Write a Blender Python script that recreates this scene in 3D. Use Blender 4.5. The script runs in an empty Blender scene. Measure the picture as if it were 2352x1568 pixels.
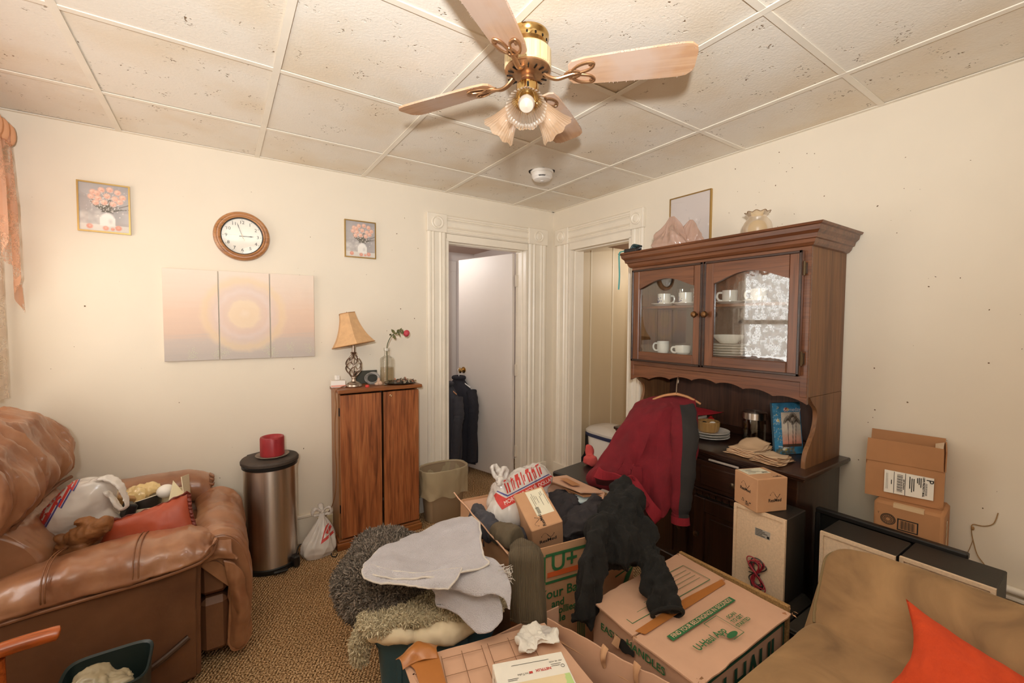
import bpy, bmesh, math, random
import numpy as np
from mathutils import Matrix, Vector
from mathutils.bvhtree import BVHTree

S = bpy.context.scene
COL = S.collection
PI = math.pi
rng = np.random.default_rng(7)
random.seed(7)

# ------------------------------------------------------------------ camera, world, lights, exposure
HC = 1.42                      # lens height
CH = 2.385                     # ceiling height
def cam_axes(yaw, pit, rol):
    f = np.array([math.cos(pit)*math.sin(yaw), math.cos(pit)*math.cos(yaw), math.sin(pit)])
    r = np.array([math.cos(yaw), -math.sin(yaw), 0.0]); u = np.cross(r, f)
    return r*math.cos(rol)+u*math.sin(rol), -r*math.sin(rol)+u*math.cos(rol), f
cd = bpy.data.cameras.new('camera'); cam = bpy.data.objects.new('camera', cd); COL.objects.link(cam)
r_, u_, f_ = cam_axes(.592456, -.04433, .0049205)
mw = Matrix.Identity(4)
for i in range(3):
    mw[i][0], mw[i][1], mw[i][2] = r_[i], u_[i], -f_[i]
mw[0][3], mw[1][3], mw[2][3] = -2.46146, -3.01254, HC
cam.matrix_world = mw
cd.sensor_width = 36.0; cd.lens = 997.06*36/2352; cd.clip_start = .02; cd.clip_end = 60
S.camera = cam

S.view_settings.view_transform = 'Standard'
S.view_settings.look = 'None'
S.view_settings.gamma = 1.0
S.view_settings.use_curve_mapping = False
S.view_settings.exposure = -0.92
S.cycles.diffuse_bounces = 7
S.cycles.max_bounces = 14
S.cycles.transparent_max_bounces = 16

W = bpy.data.worlds.new('daylight'); S.world = W; W.use_nodes = True
bg = W.node_tree.nodes['Background']; bg.inputs[0].default_value = (1.0, .93, .84, 1); bg.inputs[1].default_value = 1.15

def light(name, kind, loc, aim, energy, color, **kw):
    d = bpy.data.lights.new(name, kind); d.energy = energy; d.color = color
    for k, v in kw.items(): setattr(d, k, v)
    o = bpy.data.objects.new(name, d); COL.objects.link(o); o.location = loc
    o.rotation_euler = (Vector(aim)-Vector(loc)).to_track_quat('-Z', 'Y').to_euler()
    return o
# photographer's flash beside the camera, tilted up at the ceiling
light('flash', 'SPOT', (-2.66, -3.27, 1.62), (-1.95, -1.9, 2.85), 560, (.965, .99, 1.0), spot_size=math.radians(145), spot_blend=1.0, shadow_soft_size=.05)
# daylight through the window in the left wall
light('window_daylight', 'AREA', (-3.52, -.75, 1.45), (-2, -.75, 1.3), 46, (1.0, .96, .91), shape='RECTANGLE', size=1.0, size_y=1.3)
# soft fill light added below the ceiling behind the camera, no real fixture
light('room_fill', 'AREA', (-1.7, -3.9, 2.3), (-1.7, -3.6, 0), 15, (1.0, .99, .97), shape='DISK', size=1.0)

# unseen point lights added to brighten the hall and passage beyond the doorways
light('hall_fill', 'POINT', (-.95, .75, 2.05), (0, 0, 0), 19, (.98, .99, 1.0), shadow_soft_size=.12)
light('passage_fill', 'POINT', (1.0, -.6, 1.95), (0, 0, 0), 22, (1.0, .96, .90), shadow_soft_size=.12)

# ------------------------------------------------------------------ helpers
def lin(c):
    if isinstance(c, str):
        c = [int(c[i:i+2], 16)/255 for i in (0, 2, 4)]
    return tuple(x/12.92 if x <= .04045 else ((x+.055)/1.055)**2.4 for x in c)

def vhash(i, j, k, s):
    n = (i*374761393 + j*668265263 + k*2147483647 + s*144269) & 0xffffffff
    n = ((n ^ (n >> 13))*1274126177) & 0xffffffff
    return ((n ^ (n >> 16)) & 0xffff)/65535.0
def vn(P, sc, s=0):
    """value noise, -1..1"""
    P = np.asarray(P, float)*sc; I = np.floor(P).astype(np.int64); F = P-I; F = F*F*(3-2*F)
    o = 0
    for a in (0, 1):
        for b in (0, 1):
            for c in (0, 1):
                w = (F[..., 0] if a else 1-F[..., 0])*(F[..., 1] if b else 1-F[..., 1])*(F[..., 2] if c else 1-F[..., 2])
                o = o+w*vhash(I[..., 0]+a, I[..., 1]+b, I[..., 2]+c, s)
    return o*2-1
def fbm(P, sc, s=0, n=3):
    return sum(vn(P, sc*2**i, s+i)*.5**i for i in range(n))
def ridge(P, sc, s=0, n=2):
    return sum((1-2*np.abs(vn(P, sc*2**i, s+i)))*.5**i for i in range(n))

class MB:
    def __init__(s): s.v = []; s.f = []; s.uv = None; s.fm = []
    def add(s, V, F, m=0):
        b = len(s.v); s.v += [tuple(map(float, p)) for p in V]; s.f += [tuple(b+i for i in f) for f in F]; s.fm += [m]*len(F); return s
    def box(s, c, size, bev=.0, rz=0., R=None, m=0):
        h = np.array(size, float)/2; b = min(bev, *(h*.49)) if bev else 0
        if R is None: R = rotm(rz)
        c = np.array(c, float)
        if not b:
            V = [c+R@(h*np.array([x, y, z])) for x in (-1, 1) for y in (-1, 1) for z in (-1, 1)]
            return s.add(V, [(0, 1, 3, 2), (4, 6, 7, 5), (0, 4, 5, 1), (2, 3, 7, 6), (0, 2, 6, 4), (1, 5, 7, 3)], m)
        V = []; ix = {}
        for x in (-1, 1):
            for y in (-1, 1):
                for z in (-1, 1):
                    for a in range(3):
                        q = h-b; q[a] = h[a]; ix[x, y, z, a] = len(V); V.append(c+R@(q*np.array([x, y, z])))
        F = []
        for a in range(3):
            o = [i for i in range(3) if i != a]
            for sg in (-1, 1):
                f = []
                for p, q in ((-1, -1), (1, -1), (1, 1), (-1, 1)):
                    k = [0]*3; k[a] = sg; k[o[0]] = p; k[o[1]] = q; f.append(ix[(*k, a)])
                F.append(f)
            for p in (-1, 1):
                for q in (-1, 1):
                    k = [0]*3; k[o[0]] = p; k[o[1]] = q; f = []
                    for sg, aa in ((-1, o[0]), (1, o[0]), (1, o[1]), (-1, o[1])):
                        k[a] = sg; f.append(ix[(*k, aa)])
                    F.append(f)
        for x in (-1, 1):
            for y in (-1, 1):
                for z in (-1, 1): F.append([ix[x, y, z, a] for a in range(3)])
        return s.add(V, F, m)
    def b2(s, lo, hi, bev=.0, m=0):
        lo = np.array(lo, float); hi = np.array(hi, float)
        return s.box((lo+hi)/2, np.abs(hi-lo), bev, m=m)
    def lathe(s, prof, n=24, o=(0, 0, 0), R=None, wob=None, caps=True, m=0):
        R = np.eye(3) if R is None else R; o = np.array(o, float); V = []; F = []
        for (r, z) in prof:
            for i in range(n):
                a = 2*PI*i/n; k = r*(wob(a, z) if wob else 1); V.append(o+R@np.array([k*math.cos(a), k*math.sin(a), z]))
        for j in range(len(prof)-1):
            for i in range(n): F.append((j*n+i, j*n+(i+1) % n, (j+1)*n+(i+1) % n, (j+1)*n+i))
        if caps:
            if prof[0][0] > 1e-5: F.append(tuple(range(n-1, -1, -1)))
            if prof[-1][0] > 1e-5: F.append(tuple((len(prof)-1)*n+i for i in range(n)))
        return s.add(V, F, m)
    def tube(s, pts, r, n=8, closed=False, flat=None, up=(0, 0, 1), m=0):
        P = np.array(pts, float); k = len(P); rr = np.broadcast_to(np.array(r, float), (k,)) if np.ndim(r) < 2 else None
        T = np.gradient(P, axis=0) if not closed else np.roll(P, -1, 0)-np.roll(P, 1, 0)
        T /= np.linalg.norm(T, axis=1)[:, None]+1e-12
        up = np.array(up, float); V = []; F = []; pn = None
        for i in range(k):
            if pn is None:
                a = np.cross(T[i], up)
                if np.linalg.norm(a) < 1e-3: a = np.cross(T[i], np.array([1., .2, 0]))
            else: a = pn-T[i]*(pn@T[i])
            a /= np.linalg.norm(a)+1e-12; pn = a; b = np.cross(T[i], a)
            for j in range(n):
                t = 2*PI*j/n; ra = rr[i] if rr is not None else r[i][0]; rb = (rr[i]*(flat or 1)) if rr is not None else r[i][1]
                V.append(P[i]+a*math.cos(t)*ra+b*math.sin(t)*rb)
        for i in range(k if closed else k-1):
            for j in range(n): F.append((i*n+j, i*n+(j+1) % n, ((i+1) % k)*n+(j+1) % n, ((i+1) % k)*n+j))
        if not closed: F += [tuple(range(n-1, -1, -1)), tuple((k-1)*n+j for j in range(n))]
        return s.add(V, F, m)
    def surf(s, G, cu=False, cv=False, uv=False, m=0):
        G = np.asarray(G, float); a, b = G.shape[:2]; F = []
        for i in range(a if cu else a-1):
            for j in range(b if cv else b-1):
                F.append((i*b+j, i*b+(j+1) % b, ((i+1) % a)*b+(j+1) % b, ((i+1) % a)*b+j))
        if uv: s.uv = [(i/(a-1), j/(b-1)) for i in range(a) for j in range(b)]
        return s.add(G.reshape(-1, 3), F, m)
    def prism(s, poly, o, ex, ey, ez, m=0):
        """closed 2d outline in the (ex,ey) frame, thickened by vector ez"""
        o, ex, ey, ez = [np.array(x, float) for x in (o, ex, ey, ez)]; n = len(poly)
        V = [o+ex*p[0]+ey*p[1] for p in poly]; V += [v+ez for v in V]
        F = [tuple(range(n)), tuple(range(2*n-1, n-1, -1))]+[(i, (i+1) % n, n+(i+1) % n, n+i) for i in range(n)]
        return s.add(V, F, m)
    def ring(s, outer, inner, o, ex, ey, ez, m=0):
        """plate between two outlines of the same length"""
        o, ex, ey, ez = [np.array(x, float) for x in (o, ex, ey, ez)]; n = len(outer)
        A = [o+ex*p[0]+ey*p[1] for p in outer]; B = [o+ex*p[0]+ey*p[1] for p in inner]
        V = A+B+[v+ez for v in A]+[v+ez for v in B]; F = []
        for i in range(n):
            j = (i+1) % n
            F += [(i, j, n+j, n+i), (2*n+i, 3*n+i, 3*n+j, 2*n+j), (i, 2*n+i, 2*n+j, j), (n+i, n+j, 3*n+j, 3*n+i)]
        return s.add(V, F, m)
    def ell(s, c, r, nu=20, nv=12, R=None, m=0):
        R = np.eye(3) if R is None else R; c = np.array(c, float); prof = []
        V = []; F = []
        for j in range(nv+1):
            p = PI*j/nv
            for i in range(nu):
                t = 2*PI*i/nu; V.append(c+R@(np.array(r)*np.array([math.sin(p)*math.cos(t), math.sin(p)*math.sin(t), -math.cos(p)])))
        for j in range(nv):
            for i in range(nu): F.append((j*nu+i, j*nu+(i+1) % nu, (j+1)*nu+(i+1) % nu, (j+1)*nu+i))
        return s.add(V, F, m)

def rotm(rz=0., rx=0., ry=0.):
    return np.array(Matrix.Rotation(rz, 3, 'Z') @ Matrix.Rotation(ry, 3, 'Y') @ Matrix.Rotation(rx, 3, 'X'))

def crom(P, n, closed=False):
    """catmull-rom resample of control points (k,...) to n samples"""
    P = np.asarray(P, float); k = len(P); t = np.linspace(0, k if closed else k-1, n, endpoint=not closed)
    i = np.floor(t).astype(int)
    if not closed: i = np.minimum(i, k-2)
    f = (t-i).reshape((-1,)+(1,)*(P.ndim-1))
    g = (lambda j: P[j % k]) if closed else (lambda j: P[np.clip(j, 0, k-1)])
    a, b, c, d = g(i-1), g(i), g(i+1), g(i+2)
    return .5*((2*b)+(-a+c)*f+(2*a-5*b+4*c-d)*f**2+(-a+3*b-3*c+d)*f**3)
def patch(rows, nu, nv, cu=False, cv=False):
    A = crom(np.array(rows, float), nu, cu)
    return np.swapaxes(crom(np.swapaxes(A, 0, 1), nv, cv), 0, 1)
def normals(G):
    du = np.gradient(G, axis=0); dv = np.gradient(G, axis=1); n = np.cross(du, dv)
    return n/(np.linalg.norm(n, axis=-1, keepdims=True)+1e-12)

ROOT = {}                       # empty name -> (matrix, world flag)
def thing(name, label, cat, loc=(0, 0, 0), rz=0., group=None, R=None):
    o = bpy.data.objects.new(name, None); COL.objects.link(o); o.empty_display_size = .05
    M = Matrix.Translation(Vector(loc)) @ (Matrix.Rotation(rz, 4, 'Z') if R is None else R.to_4x4())
    o.matrix_world = M; ROOT[o.name] = M
    tag(o, label, cat, group); return o
def tag(o, label=None, cat=None, group=None, kind=None):
    if label: o['label'] = label
    if cat: o['category'] = cat
    if group: o['group'] = group
    if kind: o['kind'] = kind
    return o
def mesh_of(mb, name, smooth=35, tri=False):
    me = bpy.data.meshes.new(name); me.from_pydata(mb.v, [], mb.f)
    bm = bmesh.new(); bm.from_mesh(me); bmesh.ops.remove_doubles(bm, verts=bm.verts, dist=1e-6)
    bmesh.ops.recalc_face_normals(bm, faces=bm.faces); bm.to_mesh(me); bm.free()
    return me
def obj(name, mb, mat, parent=None, smooth=35, label=None, world=True, kind=None, uv=None, fixn=True, mi=False):
    """one mesh object; with a parent and world=True the builder holds world coordinates"""
    V = np.array(mb.v, float)
    if parent is not None and world:
        p = parent
        M = ROOT.get(p.name)
        if M is not None:
            A = np.array(M.inverted()); V = V@A[:3, :3].T+A[:3, 3]
    me = bpy.data.meshes.new(name); me.from_pydata(V.tolist(), [], mb.f)
    if mi: me.polygons.foreach_set('material_index', mb.fm)
    if mb.uv is not None:
        L = me.uv_layers.new(name='UVMap'); li = np.zeros(len(me.loops), dtype=np.int32); me.loops.foreach_get('vertex_index', li)
        L.data.foreach_set('uv', np.array(mb.uv, dtype=np.float32)[li].ravel())
    if fixn:
        bm = bmesh.new(); bm.from_mesh(me); bmesh.ops.recalc_face_normals(bm, faces=bm.faces); bm.to_mesh(me); bm.free()
    for m in (mat if isinstance(mat, (list, tuple)) else [mat]): me.materials.append(m)
    if smooth:
        me.polygons.foreach_set('use_smooth', [True]*len(me.polygons)); me.set_sharp_from_angle(angle=math.radians(smooth))
    o = bpy.data.objects.new(name, me); COL.objects.link(o)
    if parent is not None:
        o.parent = parent; ROOT[o.name] = ROOT.get(parent.name, Matrix.Identity(4))
    if label: o['label'] = label
    if kind: o['kind'] = kind
    return o
def sub(o, name):               # lets a mesh part act as parent for sub-parts
    return o
def grid_mod(o, lv=1):
    m = o.modifiers.new('smooth', 'SUBSURF'); m.levels = lv; m.render_levels = lv; return o
def thick(o, t, off=0):
    m = o.modifiers.new('thick', 'SOLIDIFY'); m.thickness = t; m.offset = off; return o
def copy_tree(o, loc=None, rz=None, label=None, mat=None):
    c = o.copy(); COL.objects.link(c)
    if loc is not None: c.location = loc
    if rz is not None: c.rotation_euler = (0, 0, rz)
    if label: c['label'] = label
    for ch in list(o.children):
        d = ch.copy(); COL.objects.link(d); d.parent = c
        for g in list(ch.children):
            e = g.copy(); COL.objects.link(e); e.parent = d
    return c
def fuse(mb, voxel, it=3, fac=.5):
    """union of overlapping shells: voxel remesh + smoothing; returns an MB"""
    me = mesh_of(mb, 'tmp'); o = bpy.data.objects.new('tmp', me); COL.objects.link(o)
    r = o.modifiers.new('r', 'REMESH'); r.mode = 'VOXEL'; r.voxel_size = voxel; r.adaptivity = 0
    s = o.modifiers.new('s', 'SMOOTH'); s.iterations = it; s.factor = fac
    ev = o.evaluated_get(bpy.context.evaluated_depsgraph_get()); em = ev.to_mesh()
    V = np.zeros(len(em.vertices)*3, dtype=np.float32); em.vertices.foreach_get('co', V)
    N = np.zeros(len(em.vertices)*3, dtype=np.float32); em.vertices.foreach_get('normal', N)
    out = MB(); out.v = V.reshape(-1, 3).astype(float); out.f = [tuple(p.vertices) for p in em.polygons]; out.fm = [0]*len(out.f); out.n = N.reshape(-1, 3).astype(float)
    ev.to_mesh_clear(); bpy.data.objects.remove(o); bpy.data.meshes.remove(me)
    return out
def push(mb, d):
    mb.v = np.asarray(mb.v)+mb.n*np.asarray(d)[:, None]; return mb

def text_mb(s, size, o, ex, ey, lift=.0008, align='CENTER', bold=0., mat=None, res=3, sx=1.):
    """lettering as mesh triangles laid in the plane (ex,ey) at o"""
    c = bpy.data.curves.new('t', 'FONT'); c.body = s; c.size = size; c.align_x = align; c.align_y = 'CENTER'; c.offset = bold; c.resolution_u = res
    t = bpy.data.objects.new('t', c); COL.objects.link(t)
    ev = t.evaluated_get(bpy.context.evaluated_depsgraph_get()); me = ev.to_mesh()
    ex = np.array(ex, float); ey = np.array(ey, float); ex /= np.linalg.norm(ex); ey /= np.linalg.norm(ey); n = np.cross(ex, ey); o = np.array(o, float)
    mb = MB(); mb.add([o+ex*v.co.x*sx+ey*v.co.y+n*lift for v in me.vertices], [tuple(p.vertices) for p in me.polygons])
    ev.to_mesh_clear(); bpy.data.objects.remove(t); bpy.data.curves.remove(c)
    return mb
def flat_mb(poly, o, ex, ey, lift=.0008):
    ex = np.array(ex, float); ey = np.array(ey, float); n = np.cross(ex/np.linalg.norm(ex), ey/np.linalg.norm(ey)); o = np.array(o, float)
    mb = MB(); mb.add([o+ex*p[0]+ey*p[1]+n*lift for p in poly], [tuple(range(len(poly)))]); return mb
def join(*mbs):
    r = MB()
    for k, b in enumerate(mbs): r.add(b.v, b.f)
    return r
def frame_polys(w, h, t, r=0.):
    """rectangular outline strips as four quads in 2d, centred"""
    a, b = w/2, h/2
    return [[(-a, b-t), (a, b-t), (a, b), (-a, b)], [(-a, -b), (a, -b), (a, -b+t), (-a, -b+t)], [(-a, -b+t), (-a+t, -b+t), (-a+t, b-t), (-a, b-t)], [(a-t, -b+t), (a, -b+t), (a, b-t), (a-t, b-t)]]
def wrap(mb, target, direction, lift=.0015, cut=.006):
    """project flat lettering along a direction on to a curved surface"""
    bm = bmesh.new()
    vs = [bm.verts.new(v) for v in mb.v]
    for f in mb.f:
        try: bm.faces.new([vs[i] for i in f])
        except ValueError: pass
    bmesh.ops.triangulate(bm, faces=bm.faces)
    for _ in range(5):
        L = [e for e in bm.edges if e.calc_length() > cut]
        if not L: break
        bmesh.ops.subdivide_edges(bm, edges=L, cuts=1); bmesh.ops.triangulate(bm, faces=bm.faces)
    T = BVHTree.FromPolygons([tuple(v) for v in target.v], target.f); d = Vector(direction).normalized(); bad = []
    for v in bm.verts:
        h = T.ray_cast(v.co-d*1.0, d)
        if h[0] is None: bad.append(v)
        else: v.co = h[0]-d*lift
    bmesh.ops.delete(bm, geom=bad, context='VERTS')
    bm.verts.index_update(); out = MB(); out.add([tuple(v.co) for v in bm.verts], [tuple(v.index for v in f.verts) for f in bm.faces]); bm.free()
    return out

# ------------------------------------------------------------------ materials
MATS = {}
def nt(name):
    m = bpy.data.materials.new(name); m.use_nodes = True; t = m.node_tree; b = t.nodes['Principled BSDF']; MATS[name] = m
    return m, t, b
def N(t, kind, **kw):
    n = t.nodes.new('ShaderNode'+kind)
    for k, v in kw.items(): setattr(n, k, v)
    return n
def ramp(t, stops):
    r = N(t, 'ValToRGB'); e = r.color_ramp.elements
    while len(e) < len(stops): e.new(.5)
    for q, (p, c) in zip(e, stops): q.position = p; q.color = (*c, 1)
    return r
def coords(t, scale=(1, 1, 1), kind='Object', rot=(0, 0, 0)):
    c = N(t, 'TexCoord'); mp = N(t, 'Mapping'); mp.inputs['Scale'].default_value = scale; mp.inputs['Rotation'].default_value = rot
    t.links.new(c.outputs[kind], mp.inputs[0]); return mp.outputs[0]
def M(name, col, rough=.6, metal=0., var=0., vs=3., bump=0., bs=60., spec=.5, sheen=0., stretch=(1, 1, 1), coat=0., sub=0., dist=.004, col2=None, detail=4., aniso=0.):
    """general surface: base colour with a soft mottle of a second tone and a fine relief"""
    m, t, b = nt(name); c = lin(col); b.inputs['Roughness'].default_value = rough; b.inputs['Metallic'].default_value = metal
    b.inputs['Specular IOR Level'].default_value = spec
    if sheen: b.inputs['Sheen Weight'].default_value = sheen; b.inputs['Sheen Roughness'].default_value = .5; b.inputs['Sheen Tint'].default_value = (*c, 1)
    if coat: b.inputs['Coat Weight'].default_value = coat; b.inputs['Coat Roughness'].default_value = .15
    if aniso: b.inputs['Anisotropic'].default_value = aniso
    b.inputs['Base Color'].default_value = (*c, 1)
    if var:
        v = coords(t, stretch); n = N(t, 'TexNoise'); n.inputs['Scale'].default_value = vs; n.inputs['Detail'].default_value = detail; n.inputs['Roughness'].default_value = .6
        t.links.new(v, n.inputs['Vector'])
        c2 = lin(col2) if col2 else tuple(x*(1-var) for x in c); c1 = c if col2 else tuple(min(1, x*(1+var*.35)) for x in c)
        r = ramp(t, [(.3, c2), (.7, c1)]); t.links.new(n.outputs['Fac'], r.inputs[0]); t.links.new(r.outputs[0], b.inputs['Base Color'])
    if bump:
        v2 = coords(t, stretch); n2 = N(t, 'TexNoise'); n2.inputs['Scale'].default_value = bs; n2.inputs['Detail'].default_value = 3
        t.links.new(v2, n2.inputs['Vector']); bp = N(t, 'Bump'); bp.inputs['Strength'].default_value = bump; bp.inputs['Distance'].default_value = dist
        t.links.new(n2.outputs['Fac'], bp.inputs['Height']); t.links.new(bp.outputs[0], b.inputs['Normal'])
    return m
def wood(name, dark, mid, light_, axis=2, scale=1., rough=.4, figure=1., coat=.0, bump=.12):
    m, t, b = nt(name); sc = [14*scale]*3; sc[axis] = 1.1*scale
    v = coords(t, tuple(sc)); n = N(t, 'TexNoise'); n.inputs['Scale'].default_value = 1.6; n.inputs['Detail'].default_value = 5; n.inputs['Distortion'].default_value = .6*figure
    t.links.new(v, n.inputs['Vector'])
    r = ramp(t, [(.25, lin(dark)), (.48, lin(mid)), (.75, lin(light_))]); t.links.new(n.outputs['Fac'], r.inputs[0])
    sc2 = [130*scale]*3; sc2[axis] = 5*scale
    v2 = coords(t, tuple(sc2)); n2 = N(t, 'TexNoise'); n2.inputs['Scale'].default_value = 1.; n2.inputs['Detail'].default_value = 2; t.links.new(v2, n2.inputs['Vector'])
    r2 = ramp(t, [(.35, (.62, .62, .62)), (.55, (1, 1, 1))]); t.links.new(n2.outputs['Fac'], r2.inputs[0])
    mx = N(t, 'MixRGB', blend_type='MULTIPLY'); mx.inputs[0].default_value = .8; t.links.new(r.outputs[0], mx.inputs[1]); t.links.new(r2.outputs[0], mx.inputs[2])
    t.links.new(mx.outputs[0], b.inputs['Base Color']); b.inputs['Roughness'].default_value = rough
    if coat: b.inputs['Coat Weight'].default_value = coat; b.inputs['Coat Roughness'].default_value = .2
    bp = N(t, 'Bump'); bp.inputs['Strength'].default_value = bump; bp.inputs['Distance'].default_value = .002; t.links.new(n2.outputs['Fac'], bp.inputs['Height']); t.links.new(bp.outputs[0], b.inputs['Normal'])
    return m
def sheer(name, col, alpha=.5, rough=.4, trans=.4, gloss=.15, holes=None):
    """thin film or woven sheer: transparent + translucent + diffuse + a gloss layer"""
    m = bpy.data.materials.new(name); m.use_nodes = True; t = m.node_tree; t.nodes.clear(); out = N(t, 'OutputMaterial'); c = (*lin(col), 1)
    d = N(t, 'BsdfDiffuse'); d.inputs[0].default_value = c; tl = N(t, 'BsdfTranslucent'); tl.inputs[0].default_value = c
    a = N(t, 'MixShader'); a.inputs[0].default_value = trans; t.links.new(d.outputs[0], a.inputs[1]); t.links.new(tl.outputs[0], a.inputs[2])
    g = N(t, 'BsdfGlossy'); g.inputs['Roughness'].default_value = rough; g.inputs[0].default_value = (1, 1, 1, 1)
    fr = N(t, 'LayerWeight'); fr.inputs[0].default_value = .35; mu = N(t, 'Math', operation='MULTIPLY'); mu.inputs[1].default_value = gloss*3; t.links.new(fr.outputs['Fresnel'], mu.inputs[0])
    b = N(t, 'MixShader'); t.links.new(mu.outputs[0], b.inputs[0]); t.links.new(a.outputs[0], b.inputs[1]); t.links.new(g.outputs[0], b.inputs[2])
    tr = N(t, 'BsdfTransparent'); e = N(t, 'MixShader'); e.inputs[0].default_value = alpha
    t.links.new(tr.outputs[0], e.inputs[1]); t.links.new(b.outputs[0], e.inputs[2]); t.links.new(e.outputs[0], out.inputs[0])
    if holes:
        v = coords(t, (1, 1, 1)); vo = N(t, 'TexVoronoi', feature='DISTANCE_TO_EDGE'); vo.inputs['Scale'].default_value = holes; t.links.new(v, vo.inputs['Vector'])
        no = N(t, 'TexNoise'); no.inputs['Scale'].default_value = 14; t.links.new(v, no.inputs['Vector'])
        r1 = ramp(t, [(.02, (1, 1, 1)), (.07, (.25, .25, .25))]); t.links.new(vo.outputs['Distance'], r1.inputs[0])
        r2 = ramp(t, [(.45, (0, 0, 0)), (.55, (1, 1, 1))]); t.links.new(no.outputs['Fac'], r2.inputs[0])
        mx = N(t, 'MixRGB', blend_type='LIGHTEN'); mx.inputs[0].default_value = 1; t.links.new(r1.outputs[0], mx.inputs[1]); t.links.new(r2.outputs[0], mx.inputs[2])
        mm = N(t, 'Math', operation='MULTIPLY'); mm.inputs[1].default_value = alpha; t.links.new(mx.outputs[0], mm.inputs[0]); t.links.new(mm.outputs[0], e.inputs[0])
    MATS[name] = m; return m
def pane(name, tint=(1, 1, 1), refl=.5, rough=.02):
    m = bpy.data.materials.new(name); m.use_nodes = True; t = m.node_tree; t.nodes.clear(); out = N(t, 'OutputMaterial')
    tr = N(t, 'BsdfTransparent'); tr.inputs[0].default_value = (*tint, 1); g = N(t, 'BsdfGlossy'); g.inputs['Roughness'].default_value = rough
    fr = N(t, 'LayerWeight'); fr.inputs[0].default_value = .5; pw = N(t, 'Math', operation='POWER'); pw.inputs[1].default_value = 4.; t.links.new(fr.outputs['Facing'], pw.inputs[0]); ma = N(t, 'Math', operation='MULTIPLY_ADD', use_clamp=True); ma.inputs[1].default_value = .8; ma.inputs[2].default_value = refl; t.links.new(pw.outputs[0], ma.inputs[0])
    x = N(t, 'MixShader'); t.links.new(ma.outputs[0], x.inputs[0]); t.links.new(tr.outputs[0], x.inputs[1]); t.links.new(g.outputs[0], x.inputs[2]); t.links.new(x.outputs[0], out.inputs[0])
    MATS[name] = m; return m
def printed(name, rough=.5):
    m, t, b = nt(name); a = N(t, 'VertexColor', layer_name='ink'); t.links.new(a.outputs[0], b.inputs['Base Color']); b.inputs['Roughness'].default_value = rough; return m
PRINT = printed('printed_paper', .55)

class Ras:
    """little raster for flat prints; coordinates 0..1, y up"""
    def __init__(s, w, h, bgc):
        s.w, s.h = w, h; s.a = np.zeros((h, w, 3)); s.a[:] = lin(bgc); s.Y, s.X = np.mgrid[0:h, 0:w]; s.X = s.X/(w-1); s.Y = s.Y/(h-1); s.asp = w/h
    def mix(s, k, c): s.a = s.a*(1-k[..., None])+np.array(lin(c))*k[..., None]
    def disc(s, x, y, r, c, k=1., soft=.3, sy=1.):
        d = np.sqrt(((s.X-x))**2+((s.Y-y)/s.asp/sy)**2)/r; s.mix(np.clip((1-d)/soft, 0, 1)*k, c)
    def rect(s, x0, y0, x1, y1, c, k=1.): s.mix(((s.X >= x0)&(s.X <= x1)&(s.Y >= y0)&(s.Y <= y1))*k, c)
    def line(s, x0, y0, x1, y1, wd, c, k=1.):
        dx, dy = x1-x0, (y1-y0)/s.asp; L = dx*dx+dy*dy+1e-9; px = s.X-x0; py = (s.Y-y0)/s.asp; q = np.clip((px*dx+py*dy)/L, 0, 1)
        d = np.hypot(px-q*dx, py-q*dy); s.mix(np.clip((wd-d)/(wd*.4), 0, 1)*k, c)
    def noise(s, sc, k, seed=0):
        P = np.stack([s.X*sc, s.Y*sc/s.asp, s.X*0], -1); s.a = np.clip(s.a*(1+k*fbm(P, 1., seed)[..., None]), 0, 1)
    def mesh(s, name, o, ex, ey, mat=None, parent=None, label=None):
        """o = lower left corner; ex, ey = full edge vectors"""
        o, ex, ey = [np.array(v, float) for v in (o, ex, ey)]
        G = o+s.X[..., None]*ex+s.Y[..., None]*ey; mb = MB().surf(G)
        ob = obj(name, mb, mat or PRINT, parent, smooth=0, label=label, fixn=False)
        at = ob.data.color_attributes.new('ink', 'FLOAT_COLOR', 'POINT')
        at.data.foreach_set('color', np.concatenate([s.a.reshape(-1, 3), np.ones((s.w*s.h, 1))], 1).ravel().astype(np.float32))
        return ob

# ------------------------------------------------------------------ cloth (position based, vectorised)
def cbox(c, size, rz=0., r=.0):
    c = np.array(c, float); h = np.array(size, float)/2; R = rotm(rz)
    def f(P):
        q = (P-c)@R; d = np.abs(q)-h; ins = (d < r).all(-1)
        if ins.any():
            i = np.where(ins)[0]; dd = d[i]-r; a = dd.argmax(1); k = np.arange(len(i)); qq = q[i]
            sg = np.where(qq[k, a] >= 0, 1., -1.); qq[k, a] = sg*(h[a]+r); P[i] = qq@R.T+c
        return ins
    return f
def cell(c, rad, rz=0., R=None):
    c = np.array(c, float); rad = np.array(rad, float); R = rotm(rz) if R is None else R
    def f(P):
        q = ((P-c)@R)/rad; l = np.linalg.norm(q, axis=1); ins = l < 1
        if ins.any(): P[ins] = ((q[ins]/(l[ins][:, None]+1e-9))*rad)@R.T+c
        return ins
    return f
def cfloor(z):
    def f(P):
        i = P[:, 2] < z; P[i, 2] = z; return i
    return f
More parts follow.
